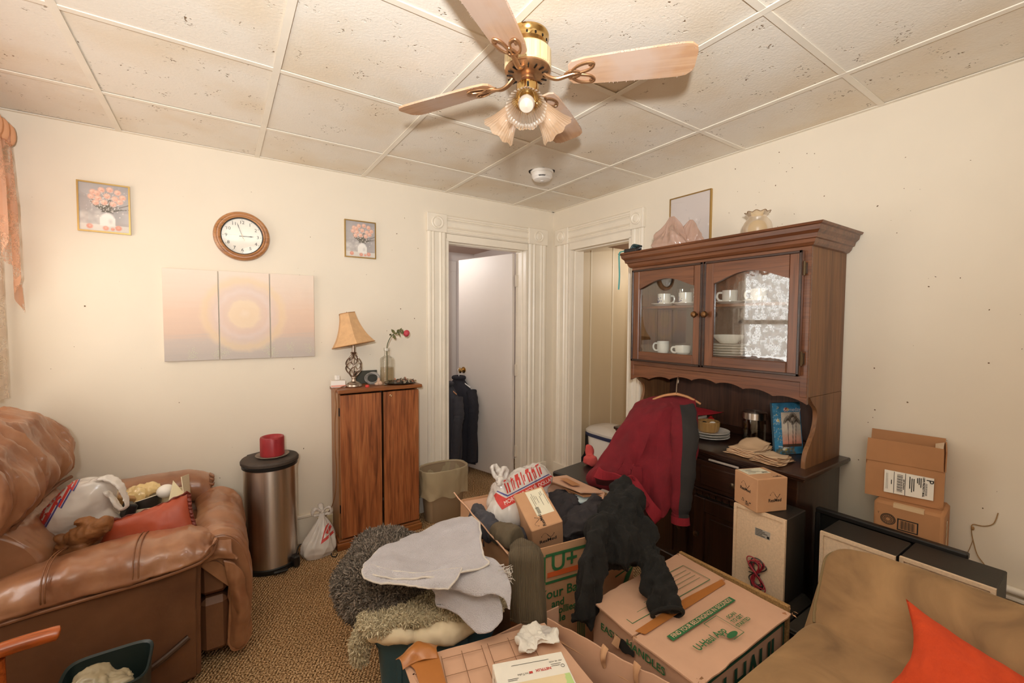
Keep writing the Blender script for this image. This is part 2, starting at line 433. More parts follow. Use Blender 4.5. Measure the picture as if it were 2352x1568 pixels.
def cloth(G, cols, steps=120, it=8, pins=None, g=-9.8, dt=.016, bend=.25, damp=.97, fric=.6, shear=.6, wind=None):
    G = np.array(G, float); a, b = G.shape[:2]; X = G.copy(); Vv = np.zeros_like(X); w = np.ones((a, b))
    if pins is not None: w[pins] = 0
    prs = []
    def addc(sl1, sl2, k):
        L = np.linalg.norm(G[sl1]-G[sl2], axis=-1); prs.append((sl1, sl2, L, k))
    for st, k in ((1, 1.), (2, bend)):
        for ph in range(2*st):
            if ph % (2*st) >= 2*st: continue
            i = np.arange(ph, a-st, 2*st)
            if len(i): addc((i[:, None], np.arange(b)[None]), (i[:, None]+st, np.arange(b)[None]), k)
            j = np.arange(ph, b-st, 2*st)
            if len(j): addc((np.arange(a)[:, None], j[None]), (np.arange(a)[:, None], j[None]+st), k)
    for ph in range(2):
        i = np.arange(ph, a-1, 2); j = np.arange(b-1)
        for pj in range(2):
            jj = np.arange(pj, b-1, 2)
            if len(i) and len(jj):
                addc((i[:, None], jj[None]), (i[:, None]+1, jj[None]+1), shear); addc((i[:, None]+1, jj[None]), (i[:, None], jj[None]+1), shear)
    for s_ in range(steps):
        old = X.copy(); Vv[..., 2] += g*dt; Vv *= damp; X = X+Vv*dt*(w[..., None])
        for _ in range(it):
            for s1, s2, L, k in prs:
                d = X[s2]-X[s1]; l = np.linalg.norm(d, axis=-1)+1e-9; w1, w2 = w[s1], w[s2]; ws = w1+w2+1e-9
                c = (k*(l-L)/l/ws)[..., None]*d; X[s1] += c*w1[..., None]; X[s2] -= c*w2[..., None]
            P = X.reshape(-1, 3); hit = np.zeros(len(P), bool)
            for f in cols: hit |= f(P)
            X = P.reshape(a, b, 3)
        if pins is not None: X[pins] = G[pins]
        hit = hit.reshape(a, b); mv = X-old; mv[hit] *= (1-fric); X[hit] = (old+mv)[hit]; Vv = mv/dt
    return X
def single(name, mb, mat, label, cat, group=None, **kw):
    """a thing that is one mesh, its origin at the middle of its base"""
    V = np.array(mb.v, float); o = np.array([*(V[:, :2].min(0)+V[:, :2].max(0))/2, V[:, 2].min()]); mb.v = (V-o).tolist()
    ob = obj(name, mb, mat, None, **kw); ob.location = o; ROOT[ob.name] = Matrix.Translation(Vector(o)); tag(ob, label, cat, group); return ob

# ------------------------------------------------------------------ shared materials
wall_m = M('cream_wall_paint', 'E4D9C6', rough=.75, var=.05, vs=1.3, bump=.06, bs=18)
trim_m = M('cream_gloss_trim', 'EAE0CE', rough=.38, var=.06, vs=5, bump=.05, bs=30)
white_door_m = M('white_door_paint', 'DCD2C8', rough=.5, var=.04, vs=2)
hall_m = M('hall_wall_paint', 'D6CAC2', rough=.7, var=.04, vs=2)
panel_m = M('tan_wall_panel', 'C9B593', rough=.5, var=.1, vs=2, stretch=(1, 1, .2))
oak = wood('red_oak_veneer', '5A2C14', '9C5A32', 'B47244', axis=2, scale=1.25, rough=.42, figure=1.9)
oak_top = wood('red_oak_edge', '5A3014', '8A5028', 'A06634', axis=0, rough=.4)
oakside = wood('oak_side_panel', '8A5A34', '9C6A40', 'AA7A4E', axis=2, rough=.4)
maple = wood('brown_maple', '55301C', '6E4228', '7C4E32', axis=1, rough=.36, figure=.5, coat=.25, bump=.05)
maple_v = wood('brown_maple_upright', '55301C', '6E4228', '7C4E32', axis=2, rough=.36, figure=.5, coat=.25, bump=.05)
darkwood = wood('dark_walnut', '20100A', '301A10', '3E2414', axis=1, rough=.33, figure=.6, coat=.3, bump=.05)
darkwood_v = wood('dark_walnut_upright', '20100A', '301A10', '3E2414', axis=2, rough=.33, figure=.6, coat=.3, bump=.05)
sidewood = wood('walnut_side_panel', '644228', '7C5434', '88603C', axis=2, rough=.5, figure=.3, bump=.03)
brass = M('polished_brass', 'C9A66B', rough=.18, metal=1.)
steel = M('brushed_steel', 'D2C6BA', rough=.34, metal=1., var=.14, vs=60, stretch=(1, 1, .02))
_t = steel.node_tree; _b = _t.nodes['Principled BSDF']; _b.inputs['Anisotropic'].default_value = .8; _b.inputs['Anisotropic Rotation'].default_value = .25; _tg = N(_t, 'Tangent', direction_type='RADIAL', axis='Z'); _t.links.new(_tg.outputs[0], _b.inputs['Tangent'])
nickel = M('brushed_nickel', 'A8988A', rough=.28, metal=1.)
darkm = M('dark_iron', '241E1A', rough=.4, metal=.7)
blackp = M('black_plastic', '161514', rough=.42)
greyp = M('dark_grey_plastic', '3A3530', rough=.5)
whitep = M('white_plastic', 'E9E4DC', rough=.4)
card = M('corrugated_card', 'C89C76', rough=.8, var=.12, vs=6, bump=.08, bs=40, col2='BC8E68')
card2 = M('corrugated_card_brown', 'B07E54', rough=.8, var=.12, vs=5, bump=.06, bs=40)
card3 = M('corrugated_card_pink', 'CFA487', rough=.8, var=.1, vs=5, bump=.1, bs=30)
cardedge = M('card_edge', '9C7350', rough=.9, var=.3, vs=60)
tape_m = M('brown_packing_tape', 'B5743C', rough=.3, var=.1, vs=12)
green_ink = M('green_ink', '2F6B3E', rough=.7)
dgreen_ink = M('dark_green_ink', '1F4A36', rough=.7)
orange_ink = M('orange_ink', 'D4602C', rough=.7)
black_ink = M('black_ink', '1C1814', rough=.7)
red_ink = M('red_ink', 'C23B34', rough=.5)
blue_ink = M('blue_ink', '4B4A86', rough=.5)
white_ink = M('white_ink', 'EFE6DC', rough=.6)
paper = M('white_label_paper', 'E8E2D6', rough=.6)
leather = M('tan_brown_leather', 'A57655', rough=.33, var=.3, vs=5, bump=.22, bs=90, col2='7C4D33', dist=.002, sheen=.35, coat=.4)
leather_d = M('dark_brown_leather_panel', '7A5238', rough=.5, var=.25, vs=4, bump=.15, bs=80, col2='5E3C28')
glass_m = pane('clear_glass', (1, 1, 1), .04)

# ------------------------------------------------------------------ the room
def structure(name, mb, mat, parent=None, **kw):
    o = obj(name, mb, mat, parent, **kw)
    if parent is None: o['kind'] = 'structure'
    return o
XL, YF = -3.36, -4.5            # left wall plane, front wall plane
T = .12
# carpet
m, t, b = nt('brown_berber_carpet'); v = coords(t, (1, 1, 1), rot=(0, 0, .5))
wv = N(t, 'TexWave'); wv.inputs['Scale'].default_value = 24; wv.inputs['Distortion'].default_value = 1.6; wv.inputs['Detail'].default_value = 2; wv.inputs['Detail Scale'].default_value = 2.; t.links.new(v, wv.inputs['Vector'])
no = N(t, 'TexNoise'); no.inputs['Scale'].default_value = 150; no.inputs['Detail'].default_value = 2; t.links.new(v, no.inputs['Vector'])
n3 = N(t, 'TexNoise'); n3.inputs['Scale'].default_value = 2.5; n3.inputs['Detail'].default_value = 3; t.links.new(v, n3.inputs['Vector'])
rr = ramp(t, [(.38, lin('5E4226')), (.48, lin('C09668')), (.62, lin('F2D2A4'))]); t.links.new(no.outputs['Fac'], rr.inputs[0])
r3 = ramp(t, [(.3, (.72, .70, .68)), (.65, (1, 1, 1))]); t.links.new(n3.outputs['Fac'], r3.inputs[0])
mx = N(t, 'MixRGB', blend_type='MULTIPLY'); mx.inputs[0].default_value = 1; t.links.new(rr.outputs[0], mx.inputs[1]); t.links.new(r3.outputs[0], mx.inputs[2])
rw = ramp(t, [(.1, (.55, .52, .5)), (.5, (1, 1, 1))]); t.links.new(wv.outputs['Fac'], rw.inputs[0])
mx2 = N(t, 'MixRGB', blend_type='MULTIPLY'); mx2.inputs[0].default_value = .8; t.links.new(mx.outputs[0], mx2.inputs[1]); t.links.new(rw.outputs[0], mx2.inputs[2]); t.links.new(mx2.outputs[0], b.inputs['Base Color'])
b.inputs['Roughness'].default_value = .95; b.inputs['Specular IOR Level'].default_value = .1
bp = N(t, 'Bump'); bp.inputs['Strength'].default_value = .8; bp.inputs['Distance'].default_value = .006; ad = N(t, 'Math', operation='ADD'); t.links.new(no.outputs['Fac'], ad.inputs[0]); t.links.new(wv.outputs['Fac'], ad.inputs[1]); t.links.new(ad.outputs[0], bp.inputs['Height']); t.links.new(bp.outputs[0], b.inputs['Normal'])
carpet = m
structure('floor', MB().b2((XL-.12, YF, -.05), (2.0, 2.2, 0)), carpet)

def wall_with_holes(name, axis, plane, a0, a1, z1, holes, mat, th, out=1):
    """wall slab along an axis; holes = (a_lo,a_hi,z_lo,z_hi)"""
    mb = MB(); cuts = sorted({a0, a1, *[h[0] for h in holes], *[h[1] for h in holes]})
    for p, q in zip(cuts[:-1], cuts[1:]):
        hs = [h for h in holes if h[0] <= p+1e-6 and h[1] >= q-1e-6]; segs = [(0, z1)]
        for h in hs:
            ns = []
            for lo, hi in segs:
                if h[2] > lo: ns.append((lo, h[2]))
                if h[3] < hi: ns.append((h[3], hi))
            segs = ns
        for lo, hi in segs:
            if axis == 'x': mb.b2((p, plane, lo), (q, plane+th*out, hi))
            else: mb.b2((plane, p, lo), (plane+th*out, q, hi))
    return structure(name, mb, mat)
D1 = (-1.024, -.30)             # doorway in the back wall
D2 = (-.873, -.239)             # doorway in the right wall
DZ = 2.03
wall_with_holes('wall_back', 'x', 0, XL-.1, .12, CH+.1, [(*D1, 0, DZ)], wall_m, T)
wall_with_holes('wall_right', 'y', 0, YF, 0, CH+.1, [(*D2, 0, DZ)], wall_m, T)
wall_with_holes('wall_left', 'y', XL, YF, 0, CH+.1, [(-1.25, -.22, .78, 2.12)], wall_m, .1, -1)
wall_with_holes('wall_front', 'x', YF, XL-.1, .12, CH+.1, [], wall_m, .1, -1)

# marks on the plaster: flecks and scuffs, thin real chips of dirt stuck on the wall
dirt = M('brown_wall_fleck', '6B5138', rough=.9)
for nm, axis in (('back', 0), ('right', 1)):
    mb = MB()
    for k in range(70 if axis else 34):
        r = abs(rng.normal(.0016, .0012))+.0008
        if axis == 0: c = np.array([rng.uniform(-3.2, -1.25), -.0006, rng.uniform(.5, 2.33)]); e1, e2 = np.array([1., 0, 0]), np.array([0, 0, 1.])
        else:
            c = np.array([-.0006, rng.uniform(-2.9, -2.25), rng.uniform(.6, 2.2)]) if k < 45 else np.array([-.0006, rng.uniform(-2.2, -1.6), rng.uniform(1.9, 2.35)]); e1, e2 = np.array([0, 1., 0]), np.array([0, 0, 1.])
        an = rng.uniform(0, 3); s = rng.uniform(.4, 1); d1 = e1*math.cos(an)+e2*math.sin(an); d2 = -e1*math.sin(an)+e2*math.cos(an)
        n = np.array([0, -1., 0]) if axis == 0 else np.array([-1., 0, 0])
        V = [c+d1*r*math.cos(a)+d2*r*s*math.sin(a) for a in np.linspace(0, 2*PI, 7)[:-1]]+[c+n*r*.3]
        mb.add(V, [(i, (i+1) % 6, 6) for i in range(6)])
    o = obj('wall_fleck', mb, dirt, bpy.data.objects['wall_'+nm], kind='stuff')

# ceiling: slab, grid bars, tiles that sit a little above the bars
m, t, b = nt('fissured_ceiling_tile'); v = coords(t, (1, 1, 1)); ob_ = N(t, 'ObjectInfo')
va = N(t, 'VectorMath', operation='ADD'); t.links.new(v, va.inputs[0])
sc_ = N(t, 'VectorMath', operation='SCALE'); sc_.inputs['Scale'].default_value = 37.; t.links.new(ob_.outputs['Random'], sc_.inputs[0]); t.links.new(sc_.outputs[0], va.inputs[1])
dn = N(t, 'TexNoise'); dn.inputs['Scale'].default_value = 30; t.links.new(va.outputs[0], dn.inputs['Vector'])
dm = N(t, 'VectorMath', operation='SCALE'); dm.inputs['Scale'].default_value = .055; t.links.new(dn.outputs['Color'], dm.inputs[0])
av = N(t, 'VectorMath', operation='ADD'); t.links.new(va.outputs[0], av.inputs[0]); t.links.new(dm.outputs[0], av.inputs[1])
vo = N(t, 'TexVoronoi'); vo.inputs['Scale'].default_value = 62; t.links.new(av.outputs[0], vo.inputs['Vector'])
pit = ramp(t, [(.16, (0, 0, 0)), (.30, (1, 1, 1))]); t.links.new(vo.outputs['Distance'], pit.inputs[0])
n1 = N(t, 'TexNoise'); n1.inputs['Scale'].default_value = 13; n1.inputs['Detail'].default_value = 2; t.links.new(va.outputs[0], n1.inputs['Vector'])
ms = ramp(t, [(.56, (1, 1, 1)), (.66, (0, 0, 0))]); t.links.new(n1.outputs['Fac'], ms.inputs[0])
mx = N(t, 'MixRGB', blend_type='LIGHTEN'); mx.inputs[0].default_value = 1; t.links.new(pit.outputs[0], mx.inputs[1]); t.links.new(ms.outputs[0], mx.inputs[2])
cr = ramp(t, [(0, lin('7E6448')), (.6, lin('E8E1D4'))]); t.links.new(mx.outputs[0], cr.inputs[0])  # pit shade painted into the tile colour, together with grime
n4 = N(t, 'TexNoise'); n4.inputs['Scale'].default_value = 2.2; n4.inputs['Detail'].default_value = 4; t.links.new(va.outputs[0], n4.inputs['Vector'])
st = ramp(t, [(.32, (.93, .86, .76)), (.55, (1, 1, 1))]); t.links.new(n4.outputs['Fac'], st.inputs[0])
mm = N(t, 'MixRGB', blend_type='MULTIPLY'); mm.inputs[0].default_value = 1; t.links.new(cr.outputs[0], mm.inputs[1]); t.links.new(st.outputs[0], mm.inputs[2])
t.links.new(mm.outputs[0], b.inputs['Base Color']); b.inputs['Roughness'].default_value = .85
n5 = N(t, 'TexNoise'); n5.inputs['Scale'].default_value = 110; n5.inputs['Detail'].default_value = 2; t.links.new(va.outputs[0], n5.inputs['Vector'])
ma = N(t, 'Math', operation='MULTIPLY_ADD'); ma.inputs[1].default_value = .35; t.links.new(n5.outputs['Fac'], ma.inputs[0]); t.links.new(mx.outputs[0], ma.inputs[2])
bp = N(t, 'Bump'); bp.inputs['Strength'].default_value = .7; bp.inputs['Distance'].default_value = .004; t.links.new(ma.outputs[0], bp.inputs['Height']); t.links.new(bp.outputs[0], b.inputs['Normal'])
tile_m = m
bar_m = M('cream_grid_bar', 'EBE3D3', rough=.45, var=.06, vs=8)
ceil = structure('ceiling', MB().b2((XL-.1, YF-.1, CH+.05), (.12, .12, CH+.1)), bar_m)
xs = [0]+[-.429-.61*k for k in range(5)]+[XL]
ys = [0]+[-.464-.61*k for k in range(7)]+[YF]
meshes = {}
for i in range(len(xs)-1):
    for j in range(len(ys)-1):
        w, d = xs[i]-xs[i+1]-.012, ys[j]-ys[j+1]-.012; key = (round(w, 3), round(d, 3))
        if key not in meshes:
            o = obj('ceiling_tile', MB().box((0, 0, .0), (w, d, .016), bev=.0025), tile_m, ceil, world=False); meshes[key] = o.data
        else:
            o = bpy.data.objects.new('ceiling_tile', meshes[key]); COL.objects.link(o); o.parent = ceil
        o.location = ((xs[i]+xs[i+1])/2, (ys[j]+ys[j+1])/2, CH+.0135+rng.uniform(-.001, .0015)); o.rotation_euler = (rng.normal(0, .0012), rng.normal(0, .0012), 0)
for x in xs[1:-1]: obj('grid_bar', MB().b2((x-.0125, YF, CH), (x+.0125, 0, CH+.004)).b2((x-.002, YF, CH+.004), (x+.002, 0, CH+.04)), bar_m, ceil)
for y in ys[1:-1]: obj('grid_bar', MB().b2((XL, y-.0115, CH+.001), (0, y+.0115, CH+.0045)).b2((XL, y-.002, CH+.004), (0, y+.002, CH+.04)), bar_m, ceil)
for lo, hi in (((XL, -.02, CH+.0005), (0, 0, CH+.004)), ((-.02, YF, CH+.0005), (0, 0, CH+.004)), ((XL, YF, CH+.0005), (XL+.02, 0, CH+.004))):
    obj('wall_angle', MB().b2(lo, hi), bar_m, ceil)

# fluted door casings with corner blocks
def casing(wallname, axis, plane, jam, side_w, hole, room):
    """hole=(lo,hi) along the wall; room = direction of the room along the wall normal"""
    def P(a, n, z): return (a, plane+room*n, z) if axis == 'x' else (plane+room*n, a, z)
    def bx(mb, a0, a1, n0, n1, z0, z1, bev=.003): return mb.b2(P(a0, n0, z0), P(a1, n1, z1), bev)
    return bx
def build_casing(trimname, axis, lo, hi, wl, wr, top=2.218, block=.14):
    room = -1; idx = 0
    def P(a, n, z): return (a, room*n, z) if axis == 'x' else (room*n, a, z)
    root = structure(trimname, MB().b2(P(lo-.012, 0, DZ), P(hi+.012, .012, DZ+.05)), trim_m)
    def flutes(mb, a0, a1, z0, z1, horiz=False):
        w = (z1-z0) if horiz else (a1-a0); base = z0 if horiz else a0
        prof = [(0, .012), (.08, .022), (.16, .022), (.2, .014), (.24, .014), (.30, .024), (.38, .016), (.46, .016), (.54, .016), (.62, .016), (.70, .024), (.76, .014), (.80, .014), (.84, .022), (.92, .022), (1, .012)]
        A = [[], []]
        for (q, n) in prof:
            for e in (0, 1):
                A[e].append(P((a0, a1)[e], n, base+q*w) if horiz else P(base+q*w, n, (z0, z1)[e]))
        back = [[P(a0, 0, z0), P(a0, 0, z1)], [P(a1, 0, z0), P(a1, 0, z1)]]
        rows = [A[0], A[1]]; n = len(prof)
        mb.add(A[0]+A[1], [(i, i+1, n+i+1, n+i) for i in range(n-1)])
        if horiz: mb.add([P(a0, 0, z0), A[0][0], A[0][-1], P(a0, 0, z1), P(a1, 0, z0), A[1][0], A[1][-1], P(a1, 0, z1)], [(0, 1, 5, 4), (2, 3, 7, 6)])
        else: mb.add([P(a0, 0, z0), A[0][0], P(a0, 0, z1), A[1][0], P(a1, 0, z0), A[0][-1], P(a1, 0, z1), A[1][-1]], [(0, 1, 3, 2), (4, 5, 7, 6)])
        return mb
    pl = .19
    # side casings, plinths, corner blocks, head
    L0, L1 = lo-.015-wl, lo-.015
    R0, R1 = hi+.015, hi+.015+wr
    for (a0, a1) in ((L0, L1), (R0, R1)):
        obj('side_casing', flutes(MB(), a0+.008, a1-.004, pl, top-block), trim_m, root, smooth=25)
        obj('plinth_block', MB().b2(P(a0+.002, 0, 0), P(a1, .03, pl), .004), trim_m, root)
        bl = obj('corner_block', MB().b2(P(a0, 0, top-block), P(a1, .030, top), .004), trim_m, root)
        c = P((a0+a1)/2, .030, top-block/2); R = rotm(0, PI/2) if axis == 'x' else rotm(0, 0, -PI/2); rr = min(a1-a0, block)*.36
        obj('rosette', MB().lathe([(rr, 0), (rr, .006), (rr*.86, .010), (rr*.7, .004), (rr*.62, .004), (rr*.5, .010), (rr*.25, .012), (0.001, .011)], 24, c, R), trim_m, root)
    obj('head_casing', flutes(MB(), L1, R0, top-block, top, True), trim_m, root, smooth=25)
    # jamb lining and stops through the wall
    j = MB(); th = T+.02
    for (a0, a1) in ((lo-.016, lo+.004), (hi-.004, hi+.016)): j.b2(P(a0, -th, 0), P(a1, .0125, DZ), .001)
    j.b2(P(lo-.016, -th, DZ-.004), P(hi+.016, .0125, DZ+.016), .001)
    obj('jamb', j, trim_m, root)
    s = MB()
    for (a0, a1) in ((lo, lo+.012), (hi-.012, hi)): s.b2(P(a0, -.075, 0), P(a1, -.035, DZ), .003)
    s.b2(P(lo, -.075, DZ-.012), P(hi, -.035, DZ), .003); obj('door_stop', s, trim_m, root)
    return root
build_casing('trim_1', 'x', D1[0], D1[1], .160, .205, block=.135)
build_casing('trim_2', 'y', D2[0], D2[1], .118, .165, block=.138)
# baseboards
def baseboard(name, boxes):
    mb = MB()
    for lo, hi in boxes: mb.b2(lo, hi, .004)
    o = structure(name, mb, trim_m)
    return o
baseboard('baseboard_back', [((XL, -.018, 0), (-1.2, 0, .165)), ((XL, -.026, .165), (-1.2, 0, .185))])
baseboard('baseboard_right', [((-.018, YF, 0), (0, -1.01, .165)), ((-.026, YF, .165), (0, -1.01, .185))])
baseboard('baseboard_left', [((XL, YF, 0), (XL+.018, 0, .165)), ((XL, YF, .165), (XL+.026, 0, .185))])

# hall behind the left doorway, panelled passage behind the right one
wall_with_holes('wall_hall_back', 'x', 1.55, -1.9, .5, CH, [], hall_m, .08)
wall_with_holes('wall_hall_left', 'y', -1.45, T, 1.55, CH, [], hall_m, .06, -1)
wall_with_holes('wall_hall_right', 'y', .06, T, 1.55, CH, [], hall_m, .06)
structure('ceiling_hall', MB().b2((-1.5, T, 2.22), (.12, 1.6, 2.28)), M('hall_ceiling_board', 'C7AFA0', rough=.8))
tr = structure('trim_3', MB().b2((-1.25, 1.535, 0), (-1.13, 1.55, 2.12), .004).b2((-.30, 1.535, 0), (-.18, 1.55, 2.12), .004).b2((-1.25, 1.53, 2.0), (-.18, 1.55, 2.12), .004), white_door_m)
dd = structure('door_2', MB().b2((-1.13, 1.54, .02), (-.30, 1.55, 2.0)), white_door_m)
for z0, z1 in ((.2, .95), (1.08, 1.85)):
    for x0, x1 in ((-1.03, -.76), (-.67, -.40)): obj('panel', MB().b2((x0, 1.53, z0), (x1, 1.541, z1), .006), white_door_m, dd)
wall_with_holes('wall_passage_left', 'x', -.13, T, 1.9, CH, [], panel_m, .06)
wall_with_holes('wall_passage_end', 'y', 1.9, -1.1, 0, CH, [], panel_m, .06)
wall_with_holes('wall_passage_right', 'x', -1.02, T, 1.9, CH, [], panel_m, .06, -1)
structure('ceiling_passage', MB().b2((T, -1.1, 2.12), (1.9, 0, 2.18)), M('passage_ceiling_board', '7A5A40', rough=.8))
pw = bpy.data.objects['wall_passage_left']
for x in (.34, .62, .95, 1.3): obj('panel_seam', MB().b2((x-.008, -.136, 0), (x+.008, -.128, 2.12), .002), M('seam_batten%d' % int(x*100), 'D8C9AC', rough=.5), pw)
structure('trim_4', MB().b2((1.0, -.15, 0), (1.06, -.13, 2.1), .003), M('brown_door_edge', '9A754C', rough=.5))

# open hall door on its hinges
d = structure('door_1', MB(), white_door_m)
hx, hy = -.30, T+.005; ang = math.atan2(.675, -.185); ex = np.array([math.cos(ang), math.sin(ang), 0]); ey = np.array([-math.sin(ang), math.cos(ang), 0])
sl = MB().box(np.array([hx, hy, 1.018])+ex*.368+ey*.019, (.69, .036, 2.0), .003, rz=ang)
bpy.data.objects.remove(d); d = structure('door_1', sl, white_door_m)
hing = M('painted_hinge', 'D2C6B4', rough=.5)
for z in (.28, 1.0, 1.78): obj('hinge', MB().box((hx+.004, hy-.006, z), (.05, .02, .10), .002).tube([(hx-.006, hy, z-.055), (hx-.006, hy, z+.055)], .008, 8), hing, d)
kp = np.array([hx, hy, .955])+ex*.64
kr = rotm(ang, -PI/2)
for sgn in (1, -1):
    R = rotm(ang, -PI/2*sgn); o_ = kp+ey*(.037 if sgn > 0 else 0)
    obj('door_knob', MB().lathe([(.03, 0), (.03, .004), (.012, .008), (.011, .03), (.02, .036), (.027, .048), (.026, .058), (.016, .066), (.001, .068)], 20, o_, R), brass, d)

# window in the left wall: frame, sashes, panes
wf = structure('window_1', MB().b2((XL-.1, -1.25, .78), (XL, -1.21, 2.12)).b2((XL-.1, -.26, .78), (XL, -.22, 2.12)).b2((XL-.1, -1.25, 2.08), (XL, -.22, 2.12)).b2((XL-.1, -1.28, .74), (XL+.02, -.19, .78)), trim_m)
for z0, z1, x in ((.78, 1.45, XL-.05), (1.42, 2.08, XL-.08)):
    s = MB()
    for y0, y1 in ((-1.21, -1.17), (-.30, -.26)): s.b2((x, y0, z0), (x+.03, y1, z1))
    s.b2((x, -1.21, z0), (x+.03, -.26, z0+.04)).b2((x, -1.21, z1-.04), (x+.03, -.26, z1)); sh = obj('sash', s, trim_m, wf)
    obj('pane', MB().b2((x+.013, -1.17, z0+.04), (x+.017, -.30, z1-.04)), glass_m, wf)
# ------------------------------------------------------------------ ceiling fan
AX = np.array([-1.58, -1.79])
fan = thing('ceiling_fan', 'brass and pale oak ceiling fan with three ribbed glass lamp shades', 'fan', (*AX, CH))
fan_ivory = wood('ivory_wood_grain', 'D9C08C', 'E6D0A0', 'EFDDB4', axis=2, rough=.35)
blade_m, t, b = nt('dusty_oak_blade')
v = coords(t, (1.6, 26, 26)); no = N(t, 'TexNoise'); no.inputs['Scale'].default_value = 1.5; no.inputs['Detail'].default_value = 4; no.inputs['Distortion'].default_value = 1.2; t.links.new(v, no.inputs['Vector'])
r1 = ramp(t, [(.3, lin('B98C68')), (.5, lin('C99F7A')), (.7, lin('D3AE8A'))]); t.links.new(no.outputs['Fac'], r1.inputs[0])
v2 = coords(t, (5, 5, 5)); n2 = N(t, 'TexNoise'); n2.inputs['Scale'].default_value = .9; n2.inputs['Detail'].default_value = 5; t.links.new(v2, n2.inputs['Vector'])
r2 = ramp(t, [(.4, (0, 0, 0)), (.62, (.85, .85, .85))]); t.links.new(n2.outputs['Fac'], r2.inputs[0])
mx = N(t, 'MixRGB'); t.links.new(r2.outputs[0], mx.inputs[0]); t.links.new(r1.outputs[0], mx.inputs[1]); mx.inputs[2].default_value = (*lin('CBB3A2'), 1); t.links.new(mx.outputs[0], b.inputs['Base Color']); b.inputs['Roughness'].default_value = .6
fuzz_m = M('grey_dust_fuzz', 'B9A394', rough=1., var=.3, vs=80, bump=.6, bs=200)
brass2 = M('tarnished_brass', 'C69C74', rough=.36, metal=.9, var=.3, vs=20)
O = lambda z: (*AX, z)
obj('canopy', MB().lathe([(.069, CH), (.071, CH-.006), (.068, CH-.014), (.064, CH-.02), (.064, CH-.032), (.05, CH-.05), (.05, CH-.056)][::1], 40, (*AX, 0)), brass, fan)
vm = MB()
for k in range(14):
    a = 2*PI*k/14; obj('canopy_slot', MB().box((AX[0]+.0645*math.cos(a), AX[1]+.0645*math.sin(a), CH-.026), (.004, .006, .008), .001, rz=a), darkm, fan)
obj('motor_housing', MB().lathe([(.05, 2.332), (.074, 2.332), (.079, 2.326), (.079, 2.278), (.074, 2.272), (.05, 2.272)], 48, (*AX, 0)), fan_ivory, fan)
obj('motor_flange', MB().lathe([(.04, 2.273), (.076, 2.272), (.078, 2.266), (.07, 2.258), (.05, 2.252), (.02, 2.25)], 40, (*AX, 0)), brass2, fan)
sm = MB()
for k in range(16):
    a = 2*PI*(k+.5)/16; sm.box((AX[0]+.061*math.cos(a), AX[1]+.061*math.sin(a), 2.2525), (.02, .004, .004), 0, rz=a)
obj('flange_slot', sm, darkm, fan)
obj('neck', MB().lathe([(.02, 2.252), (.024, 2.246), (.024, 2.238), (.014, 2.234), (.014, 2.226), (.03, 2.222)], 28, (*AX, 0)), brass2, fan)
obj('switch_housing', MB().lathe([(.005, 2.224), (.037, 2.222), (.039, 2.216), (.039, 2.17), (.034, 2.162), (.022, 2.152), (.022, 2.146), (.001, 2.142)], 36, (*AX, 0)), brass, fan)
obj('finial', MB().lathe([(.012, 2.144), (.014, 2.136), (.008, 2.128), (.001, 2.122)], 16, (*AX, 0)), brass, fan)
obj('switch_toggle', MB().box((AX[0]-.022, AX[1]-.033, 2.205), (.009, .006, .016), .002, rz=.6), blackp, fan)
BA = [math.radians(a) for a in (-46, 33, 118, 216)]
pitch = math.radians(-12)
